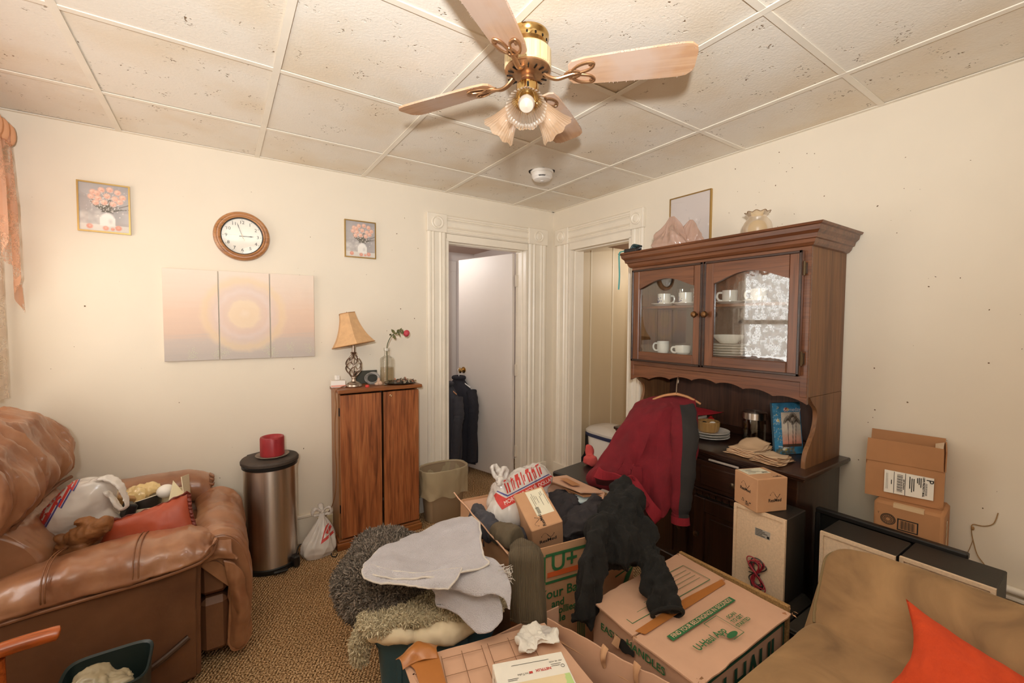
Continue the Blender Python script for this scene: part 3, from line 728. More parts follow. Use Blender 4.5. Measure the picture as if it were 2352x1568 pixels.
for a in BA:
    R = rotm(a); ca = R@np.array([1, 0, 0]); cb = R@np.array([0, 1, 0])
    Rp = R@rotm(0, pitch); z0 = 2.243
    c = np.array([*AX, z0]); wx = Rp@np.array([1., 0, 0]); wy = Rp@np.array([0, 1., 0]); wz = Rp@np.array([0, 0, 1.])
    # outline of the blade
    top = [(.15, .046), (.19, .054), (.30, .060), (.42, .065), (.49, .066), (.515, .062), (.532, .046), (.536, .03)]
    poly = top+[(x, -y) for x, y in top[::-1]]
    poly = [(.138, .03)]+poly+[(.138, -.03)]
    bl = obj('fan_blade', MB().prism(poly[::-1], (0, 0, .002), (1, 0, 0), (0, 1, 0), (0, 0, .007)), blade_m, fan, smooth=20, world=False)
    Mb = Matrix(Rp.tolist()).to_4x4(); Mb.translation = Vector(c)-Vector((*AX, CH)); bl.matrix_local = Mb; ROOT[bl.name] = ROOT[fan.name] @ Mb
    # local grain runs along the blade: dust fuzz along its leading edge
    fz = MB()
    for k in range(260):
        x = rng.uniform(.16, .53); s = -1 if rng.random() < .8 else 1; y = s*(np.interp(x, [.15, .3, .49, .535], [.046, .060, .066, .036]))
        p = c+wx*x+wy*y+wz*rng.uniform(.001, .009); q = p+wy*s*rng.uniform(.001, .0045)+wx*rng.normal(0, .002)+wz*rng.normal(-.001, .0015); e = wx*.0011
        fz.add([p-e, p+e, q, p+wz*.0015], [(0, 1, 2), (0, 2, 3), (1, 3, 2), (0, 3, 1)])
    obj('dust', fz, fuzz_m, bl, kind='stuff', smooth=0)
    ir = MB()
    P0 = [c+ca*r+np.array([0, 0, z]) for r, z in ((.055, .012), (.075, -.004), (.10, -.012), (.125, -.008), (.15, -.003))]
    ir.tube(crom(P0, 14), np.linspace(.011, .008, 14), 10, flat=.6)
    def loop(pts, r=.0038): ir.tube(crom([c+wx*x+wy*y-wz*.002 for x, y in pts], 28, True), r, 8, closed=True)
    loop([(.14, 0), (.165, .030), (.20, .042), (.222, .034), (.208, .014), (.172, .003)])
    loop([(.14, 0), (.165, -.030), (.20, -.042), (.222, -.034), (.208, -.014), (.172, -.003)])
    loop([(.125, 0), (.15, .015), (.178, 0), (.15, -.015)])
    for x, y in ((.21, .034), (.21, -.034), (.172, 0)): ir.lathe([(.006, -.004), (.006, -.001), (.003, .001)], 10, c+wx*x+wy*y-wz*.005, Rp@rotm(0, PI))
    obj('blade_iron', ir, brass2, fan)
shade_m = sheer('ribbed_glass_shade', 'E2BC96', alpha=.6, rough=.1, trans=.55, gloss=.4)
bulb_m = M('frosted_bulb', 'BDB0A0', rough=.25, coat=.3)
for a in (math.radians(232), math.radians(355), math.radians(110)):
    R = rotm(a)@rotm(0, 0, math.radians(-44 if a > 3.5 and a < 5 else -50)); o = np.array([*AX, 2.172])+rotm(a)@np.array([.034, 0, 0])   # local -z points out and down
    prof = [(.020, -.012), (.024, -.018), (.030, -.034), (.037, -.058), (.047, -.086), (.059, -.110), (.064, -.119)]
    G = []
    pr = crom(prof, 18)
    for (r, z) in pr:
        q = np.clip((-z-.06)/.058, 0, 1)
        G.append([o+R@np.array([(r+.0009*math.cos(36*th)+q*.0016*math.cos(9*th))*math.cos(th), (r+.0009*math.cos(36*th)+q*.0016*math.cos(9*th))*math.sin(th), z-q*.003*math.cos(9*th)]) for th in np.linspace(0, 2*PI, 181)[:-1]])
    s = obj('lamp_shade', MB().surf(G, cv=True), shade_m, fan, smooth=60)
    k = obj('socket', MB().lathe([(.024, .004), (.026, -.002), (.024, -.016), (.016, -.018), (.016, -.034), (.001, -.034)], 20, o, R).tube([np.array([*AX, 2.17]), o], .012, 10), brass, fan)
    obj('bulb', MB().lathe([(.001, -.03), (.012, -.034), (.014, -.044), (.024, -.062), (.027, -.076), (.022, -.09), (.001, -.1)], 20, o, R), bulb_m, k)

# ------------------------------------------------------------------ smoke detector
sd = thing('smoke_detector', 'round white smoke detector hanging loose from the ceiling tiles', 'smoke detector', (-.722, -.765, CH))
obj('base_plate', MB().lathe([(.072, CH+.004), (.074, CH-.004), (.072, CH-.010)], 40, (-.722, -.765, 0)), whitep, sd)
obj('cover', MB().lathe([(.066, CH-.010), (.068, CH-.016), (.066, CH-.036), (.058, CH-.042), (.054, CH-.05), (.04, CH-.056), (.001, CH-.058)], 40, (-.722, -.765, 0)), whitep, sd)
vm = MB()
for k in range(5):
    a = math.radians(232)+(k-2)*.13; vm.box((-.722+.0645*math.cos(a), -.765+.0645*math.sin(a), CH-.0395), (.010, .006, .006), .001, rz=a)
obj('vent_slot', vm, blackp, sd)
obj('test_button', MB().lathe([(.012, CH-.056), (.011, CH-.061), (.001, CH-.062)], 16, (-.722, -.765, 0)), M('grey_button', 'CFC9C2', rough=.4), sd)
obj('ceiling_hole', MB().lathe([(.073, CH+.003), (.084, CH+.0045), (.084, CH+.0052), (.073, CH+.0052)], 24, (-.716, -.752, 0), caps=False, wob=lambda a, z: 1+.05*math.sin(5*a)+.03*math.sin(11*a)), M('torn_tile_hole', '30261E', rough=1.), ceil)

# ------------------------------------------------------------------ pictures, clock, canvases on the walls
gold = M('thin_gold_frame', 'C2A368', rough=.3, metal=1.)
def flower_print(seed):
    r = Ras(84, 104, 'B4ACA6'); g = np.random.default_rng(seed)
    r.mix(np.clip(.5+.5*(r.X+r.Y-1), 0, 1)*.5, '9E9AA0')
    r.noise(4, .12, seed)
    for k in range(40): r.disc(g.uniform(.02, .45), g.uniform(.05, .45), g.uniform(.04, .10), 'E9E2D8', .3, 1.)
    r.rect(0, 0, 1, .14, 'E6DED2', .8)
    r.disc(.56, .25, .17, 'F1ECE4', 1, .25, 1.2); r.rect(.40, .12, .72, .30, 'EFE9E0', .9); r.disc(.62, .22, .06, 'D2CCC6', .8, .8, 1.5)
    for k in range(60): r.line(.55+g.normal(0, .04), .42, .52+g.normal(0, .17), .56+g.normal(0, .06), .012, '5B5446', .9)
    for k in range(70): r.disc(.54+g.normal(0, .17), .60+g.normal(0, .12), .016, 'F1E8DF', .9, .5)
    pts = [(.28, .82), (.45, .88), (.62, .90), (.78, .86), (.88, .76), (.24, .72), (.38, .70), (.56, .76), (.72, .72), (.50, .62), (.68, .60), (.36, .80), (.82, .66), (.33, .60)]
    for (x, y) in pts:
        r.disc(x, y, .085, 'E9B59E', 1, .35); r.disc(x-.01, y+.01, .06, 'F2C6AE', .9, .6); r.disc(x+.012, y-.015, .035, 'D9977F', .8, .8); r.disc(x-.02, y+.02, .02, 'F6D8C6', .9, .8)
    for k in range(110): r.disc(.54+g.normal(0, .2), .70+g.normal(0, .14), .009, 'FFF8F0', .85, .5)
    for x, y, q in ((.2, .09, .08), (.52, .07, .075), (.78, .09, .085), (.66, .06, .05)): r.disc(x, y, q, 'E29A84', 1, .4); r.disc(x, y+.01, q*.5, 'EFB8A2', .9, .7)
    return r
def framed(name, label, lo, hi, ras, axis='x', tilt=0.):
    w = hi[0]-lo[0]; h = hi[1]-lo[1]
    base = (lo[0]+w/2, -.012, lo[1]) if axis == 'x' else (-.012, lo[0]+w/2, lo[1])
    ex = np.array([1., 0, 0]) if axis == 'x' else np.array([0, 1., 0]); nrm = np.array([0, -1., 0]) if axis == 'x' else np.array([-1., 0, 0])
    ez = np.array([0, 0, 1.]); c = np.array(base)+ez*h/2
    if tilt: ex, ez = ex*math.cos(tilt)+ez*math.sin(tilt), -ex*math.sin(tilt)+ez*math.cos(tilt)
    t_ = thing(name, label, 'picture', base, group=None)
    fw = .007; mb = MB()
    rect = lambda a, b: [(-a, -b), (a, -b), (a, b), (-a, b)]
    mb.ring(rect(w/2, h/2), rect(w/2-fw, h/2-fw), c-nrm*.011, ex, ez, nrm*.016)
    obj('frame', mb, gold, t_, smooth=0)
    obj('backing', MB().prism(rect(w/2-.004, h/2-.004), c-nrm*.010, ex, ez, nrm*.009), card2, t_, smooth=0)
    q = c+nrm*.0005-ex*(w/2-fw)-ez*(h/2-fw)
    ras.mesh('print', q, ex*(w-2*fw), ez*(h-2*fw), None, t_)
    obj('glass', MB().prism(rect(w/2-fw, h/2-fw), c+nrm*.0015, ex, ez, nrm*.002), glass_m, t_, smooth=0)
    return t_
framed('framed_flower_print', 'gold framed rose bouquet print near the curtain at far left', (-3.034, 1.863), (-2.834, 2.111), flower_print(1), 'x', -.005)
framed('framed_flower_print', 'gold framed rose bouquet print beside the white door casing', (-1.770, 1.845), (-1.566, 2.091), flower_print(1), 'x', .0)
pr = Ras(60, 84, 'D3C9C4'); g = np.random.default_rng(4)
for k in range(50): pr.disc(g.normal(.5, .17), g.normal(.38, .1), .012, 'A59E9C', .5, .8)
for k in range(14): pr.line(.5, .2, g.normal(.5, .2), g.normal(.45, .08), .006, '9C948E', .5)
for k in range(24): pr.disc(g.normal(.5, .16), g.normal(.48, .07), .035, 'E8E0DC', .8, .6)
framed('framed_pale_print', 'large pale flower print in thin gold frame on the wall above the hutch', (-1.497, 1.842), (-1.209, 2.223), pr, 'y')

# triptych
def canvas_mat(name):
    m, t, b = nt(name); uv = N(t, 'UVMap'); sx = N(t, 'SeparateXYZ'); t.links.new(uv.outputs[0], sx.inputs[0])
    sky = ramp(t, [(0, lin('B6ABA2')), (.22, lin('C2B2A6')), (.30, lin('D2B5A0')), (.55, lin('DBBDA6')), (.72, lin('DEC6B2')), (1, lin('E2D0BE'))])
    va = coords(t, (1.5, 1, 22)); ns = N(t, 'TexNoise'); ns.inputs['Scale'].default_value = 2.; ns.inputs['Detail'].default_value = 4; t.links.new(va, ns.inputs['Vector'])
    mad = N(t, 'Math', operation='MULTIPLY_ADD'); mad.inputs[1].default_value = .22; mad.inputs[2].default_value = -.11; t.links.new(ns.outputs['Fac'], mad.inputs[0])
    ad = N(t, 'Math', operation='ADD'); t.links.new(sx.outputs['Y'], ad.inputs[0]); t.links.new(mad.outputs[0], ad.inputs[1]); t.links.new(ad.outputs[0], sky.inputs[0])
    # rings about the middle of the three panels; u,v hold metres from there in x and v01 in y
    uv2 = N(t, 'UVMap'); 
    vs = N(t, 'VectorMath', operation='SUBTRACT'); vs.inputs[1].default_value = (.5, .52, 0); t.links.new(uv2.outputs[0], vs.inputs[0])
    vm = N(t, 'VectorMath', operation='MULTIPLY'); vm.inputs[1].default_value = (.752, .503, 0); t.links.new(vs.outputs[0], vm.inputs[0])
    nz = N(t, 'TexNoise'); nz.inputs['Scale'].default_value = 22; nz.inputs['Detail'].default_value = 3; t.links.new(vm.outputs[0], nz.inputs['Vector'])
    ln = N(t, 'VectorMath', operation='LENGTH'); t.links.new(vm.outputs[0], ln.inputs[0])
    m2 = N(t, 'Math', operation='MULTIPLY_ADD'); m2.inputs[1].default_value = .035; t.links.new(nz.outputs['Fac'], m2.inputs[0]); t.links.new(ln.outputs['Value'], m2.inputs[2])
    m3 = N(t, 'Math', operation='MULTIPLY'); m3.inputs[1].default_value = 4.; t.links.new(m2.outputs[0], m3.inputs[0])
    rg = ramp(t, [(.06, lin('E8D6BC')), (.20, lin('E4CCA8')), (.36, lin('E6D0AE')), (.42, lin('D8C0AE')), (.5, lin('D6BCAE')), (.6, lin('D9C6BE')), (.68, lin('D5BDB0')), (.76, lin('DCC2AA')), (.82, lin('E0C49C')), (.92, lin('E2C8A4'))]); t.links.new(m3.outputs[0], rg.inputs[0])
    mk = ramp(t, [(.88, (.62, .62, .62)), (.98, (0, 0, 0))]); t.links.new(m3.outputs[0], mk.inputs[0])
    mx = N(t, 'MixRGB'); t.links.new(mk.outputs[0], mx.inputs[0]); t.links.new(sky.outputs[0], mx.inputs[1]); t.links.new(rg.outputs[0], mx.inputs[2])
    t.links.new(mx.outputs[0], b.inputs['Base Color']); b.inputs['Roughness'].default_value = .5
    bp = N(t, 'Bump'); bp.inputs['Strength'].default_value = .35; bp.inputs['Distance'].default_value = .003; t.links.new(nz.outputs['Fac'], bp.inputs['Height']); t.links.new(bp.outputs[0], b.inputs['Normal'])
    return m
cm_ = canvas_mat('pastel_mandala_paint'); edge_c = M('canvas_edge', 'D6C6B4', rough=.8); glit = M('pale_green_glitter', 'C9CFA8', rough=.4)
for k, (x0, x1, lab) in enumerate(((-2.714, -2.466, 'left panel of pastel mandala painting, mostly plain peach sky'), (-2.461, -2.210, 'middle panel of pastel mandala painting showing the yellow centre'), (-2.205, -1.962, 'right panel of pastel mandala painting, nearest the lamp'))):
    z0, z1 = 1.197, 1.703+.002*k
    c = thing('canvas_painting', lab, 'painting', ((x0+x1)/2, -.01, z0))
    obj('stretcher', MB().b2((x0, -.020, z0), (x1, -.002, z1), .002), edge_c, c)
    mb = MB(); mb.add([(x0+.001, -.0206, z0+.001), (x1-.001, -.0206, z0+.001), (x1-.001, -.0206, z1-.001), (x0+.001, -.0206, z1-.001)], [(0, 1, 2, 3)]); W0, W1 = -2.714, -1.962
    mb.uv = [((p[0]-W0)/(W1-W0), (p[2]-1.197)/.506) for p in mb.v]; obj('painted_canvas', mb, cm_, c, smooth=0)
    gm = MB(); cx = [(-2.59, 1.235), (-2.47, 1.23)] if k == 0 else ([(-2.44, 1.24), (-2.225, 1.245)] if k == 1 else [(-2.19, 1.235), (-2.10, 1.26), (-1.99, 1.25)])
    for (a_, b_) in cx:
        for q in range(40):
            x, z = np.clip(a_+rng.normal(0, .014), x0+.004, x1-.004), b_+rng.normal(0, .02); gm.box((x, -.0212, max(z, z0+.004)), (.0025, .0012, .0025))
    obj('glitter', gm, glit, c, kind='stuff', smooth=0)

# wall clock
ck = thing('wall_clock', 'round wooden wall clock with white face above the painted canvases', 'clock', (-2.342, -.01, 1.765))
CK = np.array([-2.342, 0, 1.912]); Rk = rotm(0, PI/2)
ring_w = wood('clock_oak', '94603A', 'B07A4C', 'BE8A5A', axis=0, rough=.35, coat=.3)
obj('case', MB().lathe([(.10, .002), (.140, .002), (.142, .01), (.138, .024), (.128, .030), (.124, .027), (.119, .027), (.113, .034), (.106, .030), (.104, .012)], 72, CK, Rk), ring_w, ck)
obj('bezel', MB().lathe([(.106, .014), (.107, .030), (.102, .028), (.100, .014)], 72, CK, Rk, caps=False), blackp, ck)
obj('dial', MB().lathe([(.103, .006), (.103, .014), (.001, .0142)], 72, CK, Rk), M('dial_white', 'EFE8DA', rough=.5), ck)
nm = MB()
for h in range(1, 13):
    a = PI/2-h*PI/6; nm.add(*(lambda q: (q.v, q.f))(text_mb(str(h), .026, CK+np.array([.079*math.cos(a), -.0148, .079*math.sin(a)]), (1, 0, 0), (0, 0, 1), .0005, res=2)))
    nm.box(CK+np.array([.094*math.cos(a), -.0148, .094*math.sin(a)]), (.003, .001, .003))
obj('numerals', nm, black_ink, ck, smooth=0, kind='stuff')
def hand(ang, L, w, y, nm_, m):
    d = np.array([math.cos(ang), 0, math.sin(ang)]); p = np.array([-math.sin(ang), 0, math.cos(ang)]); o = CK+np.array([0, y, 0])
    obj(nm_, MB().prism([(-.015, w*.5), (L*.55, w*.5), (L*.75, w), (L, 0), (L*.75, -w), (L*.55, -w*.5), (-.015, -w*.5)], o, d, p, (0, -.001, 0)), m, ck, smooth=0)
hand(PI/2-2.95*PI/6, .058, .0035, -.0165, 'hour_hand', blackp); hand(PI/2-57*PI/30, .082, .0022, -.0185, 'minute_hand', blackp); hand(PI/2-26*PI/30, .03, .001, -.0205, 'second_hand', brass)
obj('glass', MB().lathe([(.104, .024), (.104, .0255), (.001, .0262)], 48, CK, Rk), glass_m, ck)

# ------------------------------------------------------------------ window dressing on the left wall
lace = sheer('peach_lace', 'E6B698', alpha=.93, rough=.6, trans=.45, gloss=.03, holes=60)
lace_w = sheer('white_lace', 'F0E2D2', alpha=.75, rough=.6, trans=.6, gloss=.03, holes=45)
rod = thing('curtain_rod', 'white curtain rod above the window at far left', 'curtain rod', (XL+.06, -.7, 2.22))
obj('rod', MB().tube([(XL+.02, -.03, 2.225), (XL+.075, -.035, 2.225), (XL+.09, -.06, 2.225), (XL+.09, -1.36, 2.225), (XL+.075, -1.385, 2.225), (XL+.02, -1.39, 2.225)], .008, 10), whitep, rod)
cur = thing('lace_curtain', 'white lace curtain panel hanging over the bright window', 'curtain', (XL+.07, -.7, 1.06))
Y = np.linspace(-.05, -1.36, 150); Z = np.linspace(2.21, 1.06, 30)
G = [[(XL+.068+.016*math.sin(y*62+.5*math.sin(z*3))+.004*math.sin(y*140), y, z) for y in Y] for z in Z]
obj('panel', MB().surf(G), lace_w, cur, smooth=60)
val = thing('swag_valance', 'peach lace swag valance with a ruffled side tail at far left', 'valance', (XL+.1, -.7, 1.4))
Y = np.linspace(-.025, -1.385, 160); rows = []
for k in range(26):
    q = k/25; r = []
    for y in Y:
        u = (y+.025)/-1.36; e = min(u, 1-u)*2; drop = .80-.52*min(1, e*1.7)**.7; hem = .03*abs(math.sin(u*40))
        z = 2.27-q*(drop+.02+hem*q); r.append((XL+.124+.020*math.sin(y*52+q*1.5)*min(1, .3+q*1.4)+.010*q, y, z))
    rows.append(r)
obj('swag', MB().surf(rows), lace, val, smooth=60)
hd = [[(XL+.120+.013*math.cos(a)+.008*math.sin(y*85), y, 2.262+.045*math.sin(a)) for y in Y] for a in np.linspace(0, 2*PI, 14)[:-1]]
obj('heading_ruffle', MB().surf(hd, cu=True), M('peach_curtain_heading', 'DFA67E', rough=.8), val, smooth=60)
# ------------------------------------------------------------------ hutch on the right wall
HX, HY0, HY1 = -.365, -2.185, -1.225        # upper front plane, right and left side planes
hu = thing('china_hutch', 'dark brown wooden china hutch with two arched glass doors', 'hutch', (-.22, -1.71, 0))
bk = -.012
def hpart(n, mb, mat, parent=None, **k): return obj(n, mb, mat, parent or hu, **k)
# upper case
hpart('upper_side', MB().b2((HX, HY0, 1.10), (bk, HY0+.018, 1.77), .002), sidewood)
hpart('upper_side', MB().b2((HX, HY1-.018, 1.10), (bk, HY1, 1.77), .002), sidewood)
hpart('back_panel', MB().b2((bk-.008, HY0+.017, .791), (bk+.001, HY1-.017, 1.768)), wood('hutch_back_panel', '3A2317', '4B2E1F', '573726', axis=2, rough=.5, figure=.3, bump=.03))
hpart('upper_top', MB().b2((HX+.001, HY0+.017, 1.752), (bk, HY1-.017, 1.769)), maple)
hpart('upper_bottom', MB().b2((HX+.005, HY0+.017, 1.222), (bk, HY1-.017, 1.238)), maple)
shelf = hpart('shelf', MB().b2((HX+.05, HY0+.018, 1.505), (bk-.008, HY1-.018, 1.520), .002), maple)
ff = MB()
for y0, y1 in ((HY0, HY0+.028), (HY1-.022, HY1)): ff.b2((HX-.018, y0-.0007, 1.101), (HX+.0005, y1+.0007, 1.7695), .002)
ff.b2((HX-.0175, HY0+.001, 1.72), (HX, HY1-.001, 1.7685), .002).b2((HX-.0175, HY0+.001, 1.166), (HX, HY1-.001, 1.20), .002)
hpart('face_frame', ff, maple)
# crown: stepped moulding, mitred
def crown():
    prof = [(0, 1.748), (.010, 1.752), (.018, 1.762), (.022, 1.776), (.030, 1.779), (.034, 1.796), (.046, 1.808), (.050, 1.826), (.058, 1.829), (.062, 1.838), (0, 1.838)]
    mb = MB(); A = []
    fx = HX-.018
    for (p, z) in prof:
        A.append([(bk, HY0-p, z), (fx-p, HY0-p, z), (fx-p, HY1+p, z), (bk, HY1+p, z)])
    return mb.surf(A).add([A[-1][0], A[-1][1], A[-1][2], A[-1][3]], [(0, 1, 2, 3)])
hpart('crown_moulding', crown(), maple, smooth=20)
# scalloped valance under the doors
def scallop(n=9):
    W = HY1-HY0; pts = [(0, 1.165), (W, 1.165)]
    ys = np.linspace(W, 0, 120); out = []
    for y in ys:
        u = y/W; s = abs(2*u-1); env = 1.135-.045*s**1.5
        cyc = .012*abs(math.sin(PI*3.5*(u-.5)*2+PI/2))**.8
        out.append((y, env-.018+cyc*1.2))
    return pts+out
hpart('scalloped_valance', MB().prism(scallop(), (HX-.016, HY0, 0), (0, 1, 0), (0, 0, 1), (.016, 0, 0)), maple, smooth=25)
# scrolled side brackets down to the counter
def scroll():
    k = crom([(0, 1.10), (.0, 1.065), (.055, 1.02), (.085, .965), (.075, .915), (.045, .875), (.020, .845), (.008, .82), (.004, .79)], 40)
    return [(p[0], p[1]) for p in k]+[(-HX+bk, .79), (-HX+bk, 1.10)]
def scroll_r():   # profile in x from the front plane: 0 = front
    k = crom([(.012, 1.12), (-.005, 1.105), (.028, 1.085), (.092, 1.07), (.112, 1.02), (.102, .97), (.065, .915), (.028, .875), (.012, .835), (.010, .79)], 48)
    return k
k = crom([(.0, 1.125), (.045, 1.075), (.085, 1.045), (.102, .995), (.092, .945), (.060, .895), (.026, .855), (.012, .82), (.010, .79)], 44)
for y in (HY0, HY1-.018):
    out = [(HX+(.112-p[0])*.0+p[0]*1., p[1]) for p in k]
    # bracket keeps the front corner at the counter and bulges back above it
    out = [(HX+.005+a, z) for a, z in [(.0, 1.105), (.05, 1.08), (.075, 1.05)]]+[(HX+.075+.03*math.sin(q*PI), 1.05-.05*q) for q in (.25, .5, .75)]
    prof = crom([(HX+.018, 1.098), (HX+.05, 1.068), (HX+.088, 1.038), (HX+.094, .99), (HX+.075, .94), (HX+.038, .895), (HX+.008, .86), (HX-.004, .825), (HX-.004, .79)], 44)
    poly = [(p[0], p[1]) for p in prof]+[(bk, .79), (bk, 1.0995), (HX+.012, 1.0995)]
    hpart('scroll_bracket', MB().prism(poly, (0, y, 0), (1, 0, 0), (0, 0, 1), (0, .018, 0)), sidewood, smooth=25)
# doors
hinge_m = M('antique_hinge', '5C4B36', rough=.35, metal=.9)
DM = (HY0+HY1)/2
hutch_glass = pane('hutch_glass', (.97, .98, .97), .10, .01)
for side, (y0, y1) in (('r', (HY0+.024, DM-.003)), ('l', (DM+.003, HY1-.018))):
    x0, x1 = HX-.038, HX-.019; z0, z1 = 1.193, 1.732; st = .052
    w = y1-y0; iw = w-2*st; ztop = z1-.062
    arch = [(y0+st+iw*q, ztop-.052+.050*(math.sin(PI*q)**1.2 if 0 < q < 1 else 0)) for q in np.linspace(0, 1, 41)]
    d = hpart('glass_door', MB().b2((x0, y0, z0), (x1, y0+st, z1), .004), maple_v)
    obj('stile', MB().b2((x0, y1-st, z0), (x1, y1, z1), .004), maple_v, d)
    obj('bottom_rail', MB().b2((x0, y0+st, z0), (x1, y1-st, z0+.058), .004), maple, d)
    poly = [(y0+st, z1), (y1-st, z1)]+[(a, c) for a, c in arch[::-1]]
    obj('arched_rail', MB().prism(poly, (x0, 0, 0), (0, 1, 0), (0, 0, 1), (x1-x0, 0, 0)), maple, d, smooth=20)
    mold = MB()
    for a0, a1, c0, c1 in ((y0, y1, z0, z0+.012), (y0, y1, z1-.012, z1), (y0, y0+.012, z0, z1), (y1-.012, y1, z0, z1)): mold.b2((x0-.006, a0, c0), (x0+.002, a1, c1), .003)
    obj('door_moulding', mold, darkwood, d)
    obj('pane', MB().b2((x1-.006, y0+st-.006, z0+.052), (x1-.003, y1-st+.006, z1-.05)), hutch_glass, d, smooth=0)
    ky = y1-.026 if side == 'r' else y0+.026
    obj('knob', MB().lathe([(.006, 0), (.008, .006), (.007, .014), (.014, .02), (.017, .028), (.013, .037), (.001, .040)], 20, (x0-.003, ky, 1.465), rotm(0, 0, -PI/2)), M('antique_bronze_'+side, '7A5A3A', rough=.3, metal=.9), d)
    if side == 'r':
        for z in (1.27, 1.655): obj('hinge', MB().b2((x0+.004, y0-.012, z-.024), (x1+.002, y0-.001, z+.024), .001).tube([(x0+.004, y0-.005, z-.03), (x0+.004, y0-.005, z+.03)], .0045, 8), hinge_m, d)
# base cabinet
BX, BY0, BY1 = -.435, -2.19, -1.22
hpart('base_side', MB().b2((BX, BY0, .0), (bk, BY0+.018, .765), .002), darkwood_v)
hpart('base_side', MB().b2((BX, BY1-.018, .0), (bk, BY1, .765), .002), darkwood_v)
hpart('counter', MB().b2((BX-.045, BY0-.04, .772), (bk+.008, BY1+.04, .79), .006).b2((BX-.036, BY0-.032, .762), (bk, BY1+.032, .773), .004), darkwood)
hpart('counter_back_rail', MB().b2((bk-.035, BY0+.02, .79), (bk-.008, BY1-.02, .835), .006), darkwood)
bf = MB()
for y0, y1 in ((BY0, BY0+.045), (BY1-.045, BY1), ((BY0+BY1)/2-.022, (BY0+BY1)/2+.022)): bf.b2((BX-.018, y0-.0006, 0), (BX+.0005, y1+.0006, .7645), .002)
for z0, z1 in ((.735, .765), (.555, .585), (.0, .10)): bf.b2((BX-.0174, BY0+.001, z0), (BX, BY1-.001, z1-.001), .002)
hpart('base_frame', bf, darkwood)
hpart('base_bottom', MB().b2((BX, BY0+.018, .08), (bk, BY1-.018, .1)), darkwood)
for k in range(26):
    y = BY0+.05+k*.0345
    hpart('dentil_block', MB().b2((BX-.024, y, .552), (BX-.017, y+.026, .574), .002), darkwood)
hpart('dentil_rail', MB().b2((BX-.03, BY0, .574), (BX-.016, BY1, .586), .003), darkwood)
mid = (BY0+BY1)/2
knob_n = M('dull_knob', '6A5A48', rough=.3, metal=.9)
for y0, y1 in ((BY0+.04, mid-.018), (mid+.018, BY1-.04)):
    w = y1-y0
    dr = hpart('drawer', MB().b2((BX-.034, y0, .592), (BX-.017, y1, .735), .004), darkwood)
    obj('drawer_panel', MB().b2((BX-.042, y0+.04, .615), (BX-.033, y1-.04, .712), .006), darkwood, dr)
    obj('drawer_pull', MB().lathe([(.006, 0), (.006, .012), (.013, .018), (.013, .024), (.001, .028)], 16, (BX-.04, (y0+y1)/2, .663), rotm(0, 0, -PI/2)), knob_n, dr)
    d = hpart('base_door', MB().b2((BX-.036, y0, .105), (BX-.017, y0+.06, .545), .004).b2((BX-.036, y1-.06, .105), (BX-.017, y1, .545), .004).b2((BX-.036, y0+.06, .475), (BX-.017, y1-.06, .545), .004).b2((BX-.036, y0+.06, .105), (BX-.017, y1-.06, .175), .004), darkwood_v)
    obj('recessed_panel', MB().b2((BX-.026, y0+.055, .17), (BX-.02, y1-.055, .48)), darkwood_v, d)
    obj('raised_field', MB().b2((BX-.033, y0+.085, .20), (BX-.025, y1-.085, .45), .007), darkwood_v, d)
    ky = y1-.03 if y0 < mid-.3 else y0+.03
    obj('knob', MB().lathe([(.006, 0), (.006, .010), (.013, .016), (.014, .024), (.001, .030)], 16, (BX-.036, ky, .36), rotm(0, 0, -PI/2)), knob_n, d)
hpart('drawer_lip', MB().b2((BX-.04, -1.95, .742), (BX-.03, -1.80, .752), .003), M('worn_drawer_edge', 'A99D92', rough=.4))

# --- china behind the glass
china = M('white_china', 'F0EADF', rough=.22, coat=.3)
def cup(label, loc, rz, r=.038, h=.068, pat=True):
    t_ = thing('coffee_cup', label, 'cup', loc, rz, 'cups behind the glass doors')
    obj('body', MB().lathe([(.026, .001), (.030, 0), (r*.94, .01), (r, .03), (r, h), (r-.003, h), (r-.004, .03), (r*.85, .008), (.001, .006)], 28), china, t_, world=False)
    obj('handle', MB().tube(crom([(r-.002, 0, h*.82), (r+.018, 0, h*.80), (r+.024, 0, h*.5), (r+.014, 0, h*.24), (r-.002, 0, h*.2)], 16), .0042, 8, flat=1.3), china, t_, world=False)
    if pat:
        mb = MB()
        for q in range(26):
            a = rng.normal(PI, .55); z = rng.choice([.018, .024, .042])+rng.normal(0, .004); s = rng.uniform(.0015, .004)
            mb.add([((r+.0006)*math.cos(a+p/r), (r+.0006)*math.sin(a+p/r), z+c) for p, c in ((-s, -s), (s, -s*.6), (s*.8, s), (-s, s*.7))], [(0, 1, 2, 3)])
        obj('blue_flower_pattern', mb, blue_ink, t_, world=False, smooth=0, kind='stuff')
    return t_
def saucer(label, loc, r=.075, n='saucer', h=.014, group='plates behind the glass doors'):
    return tag_at(n, MB().lathe([(r*.5, 0), (r*.55, .002), (r*.8, h*.6), (r, h), (r, h+.002), (r*.8, h*.7+.003), (r*.5, .004), (.001, .004)], 36), china, label, 'plate', loc, group)
def tag_at(name, mb, mat, label, cat, loc, group=None, rz=0., **k):
    ob = obj(name, mb, mat, None, **k); ob.location = loc; ob.rotation_euler = (0, 0, rz); ROOT[ob.name] = ob.matrix_basis.copy(); tag(ob, label, cat, group); return ob
zs = 1.5205; xs_ = HX+.16
for y, lab in ((-1.345, 'leftmost'), (-1.490, 'second')):
    saucer('saucer under the %s patterned cup on the hutch shelf' % lab, (xs_-.03, y, zs)); cup('%s patterned cup from the left on the hutch shelf' % lab, (xs_-.03, y, zs+.006), -.6 if lab == 'leftmost' else -.9)
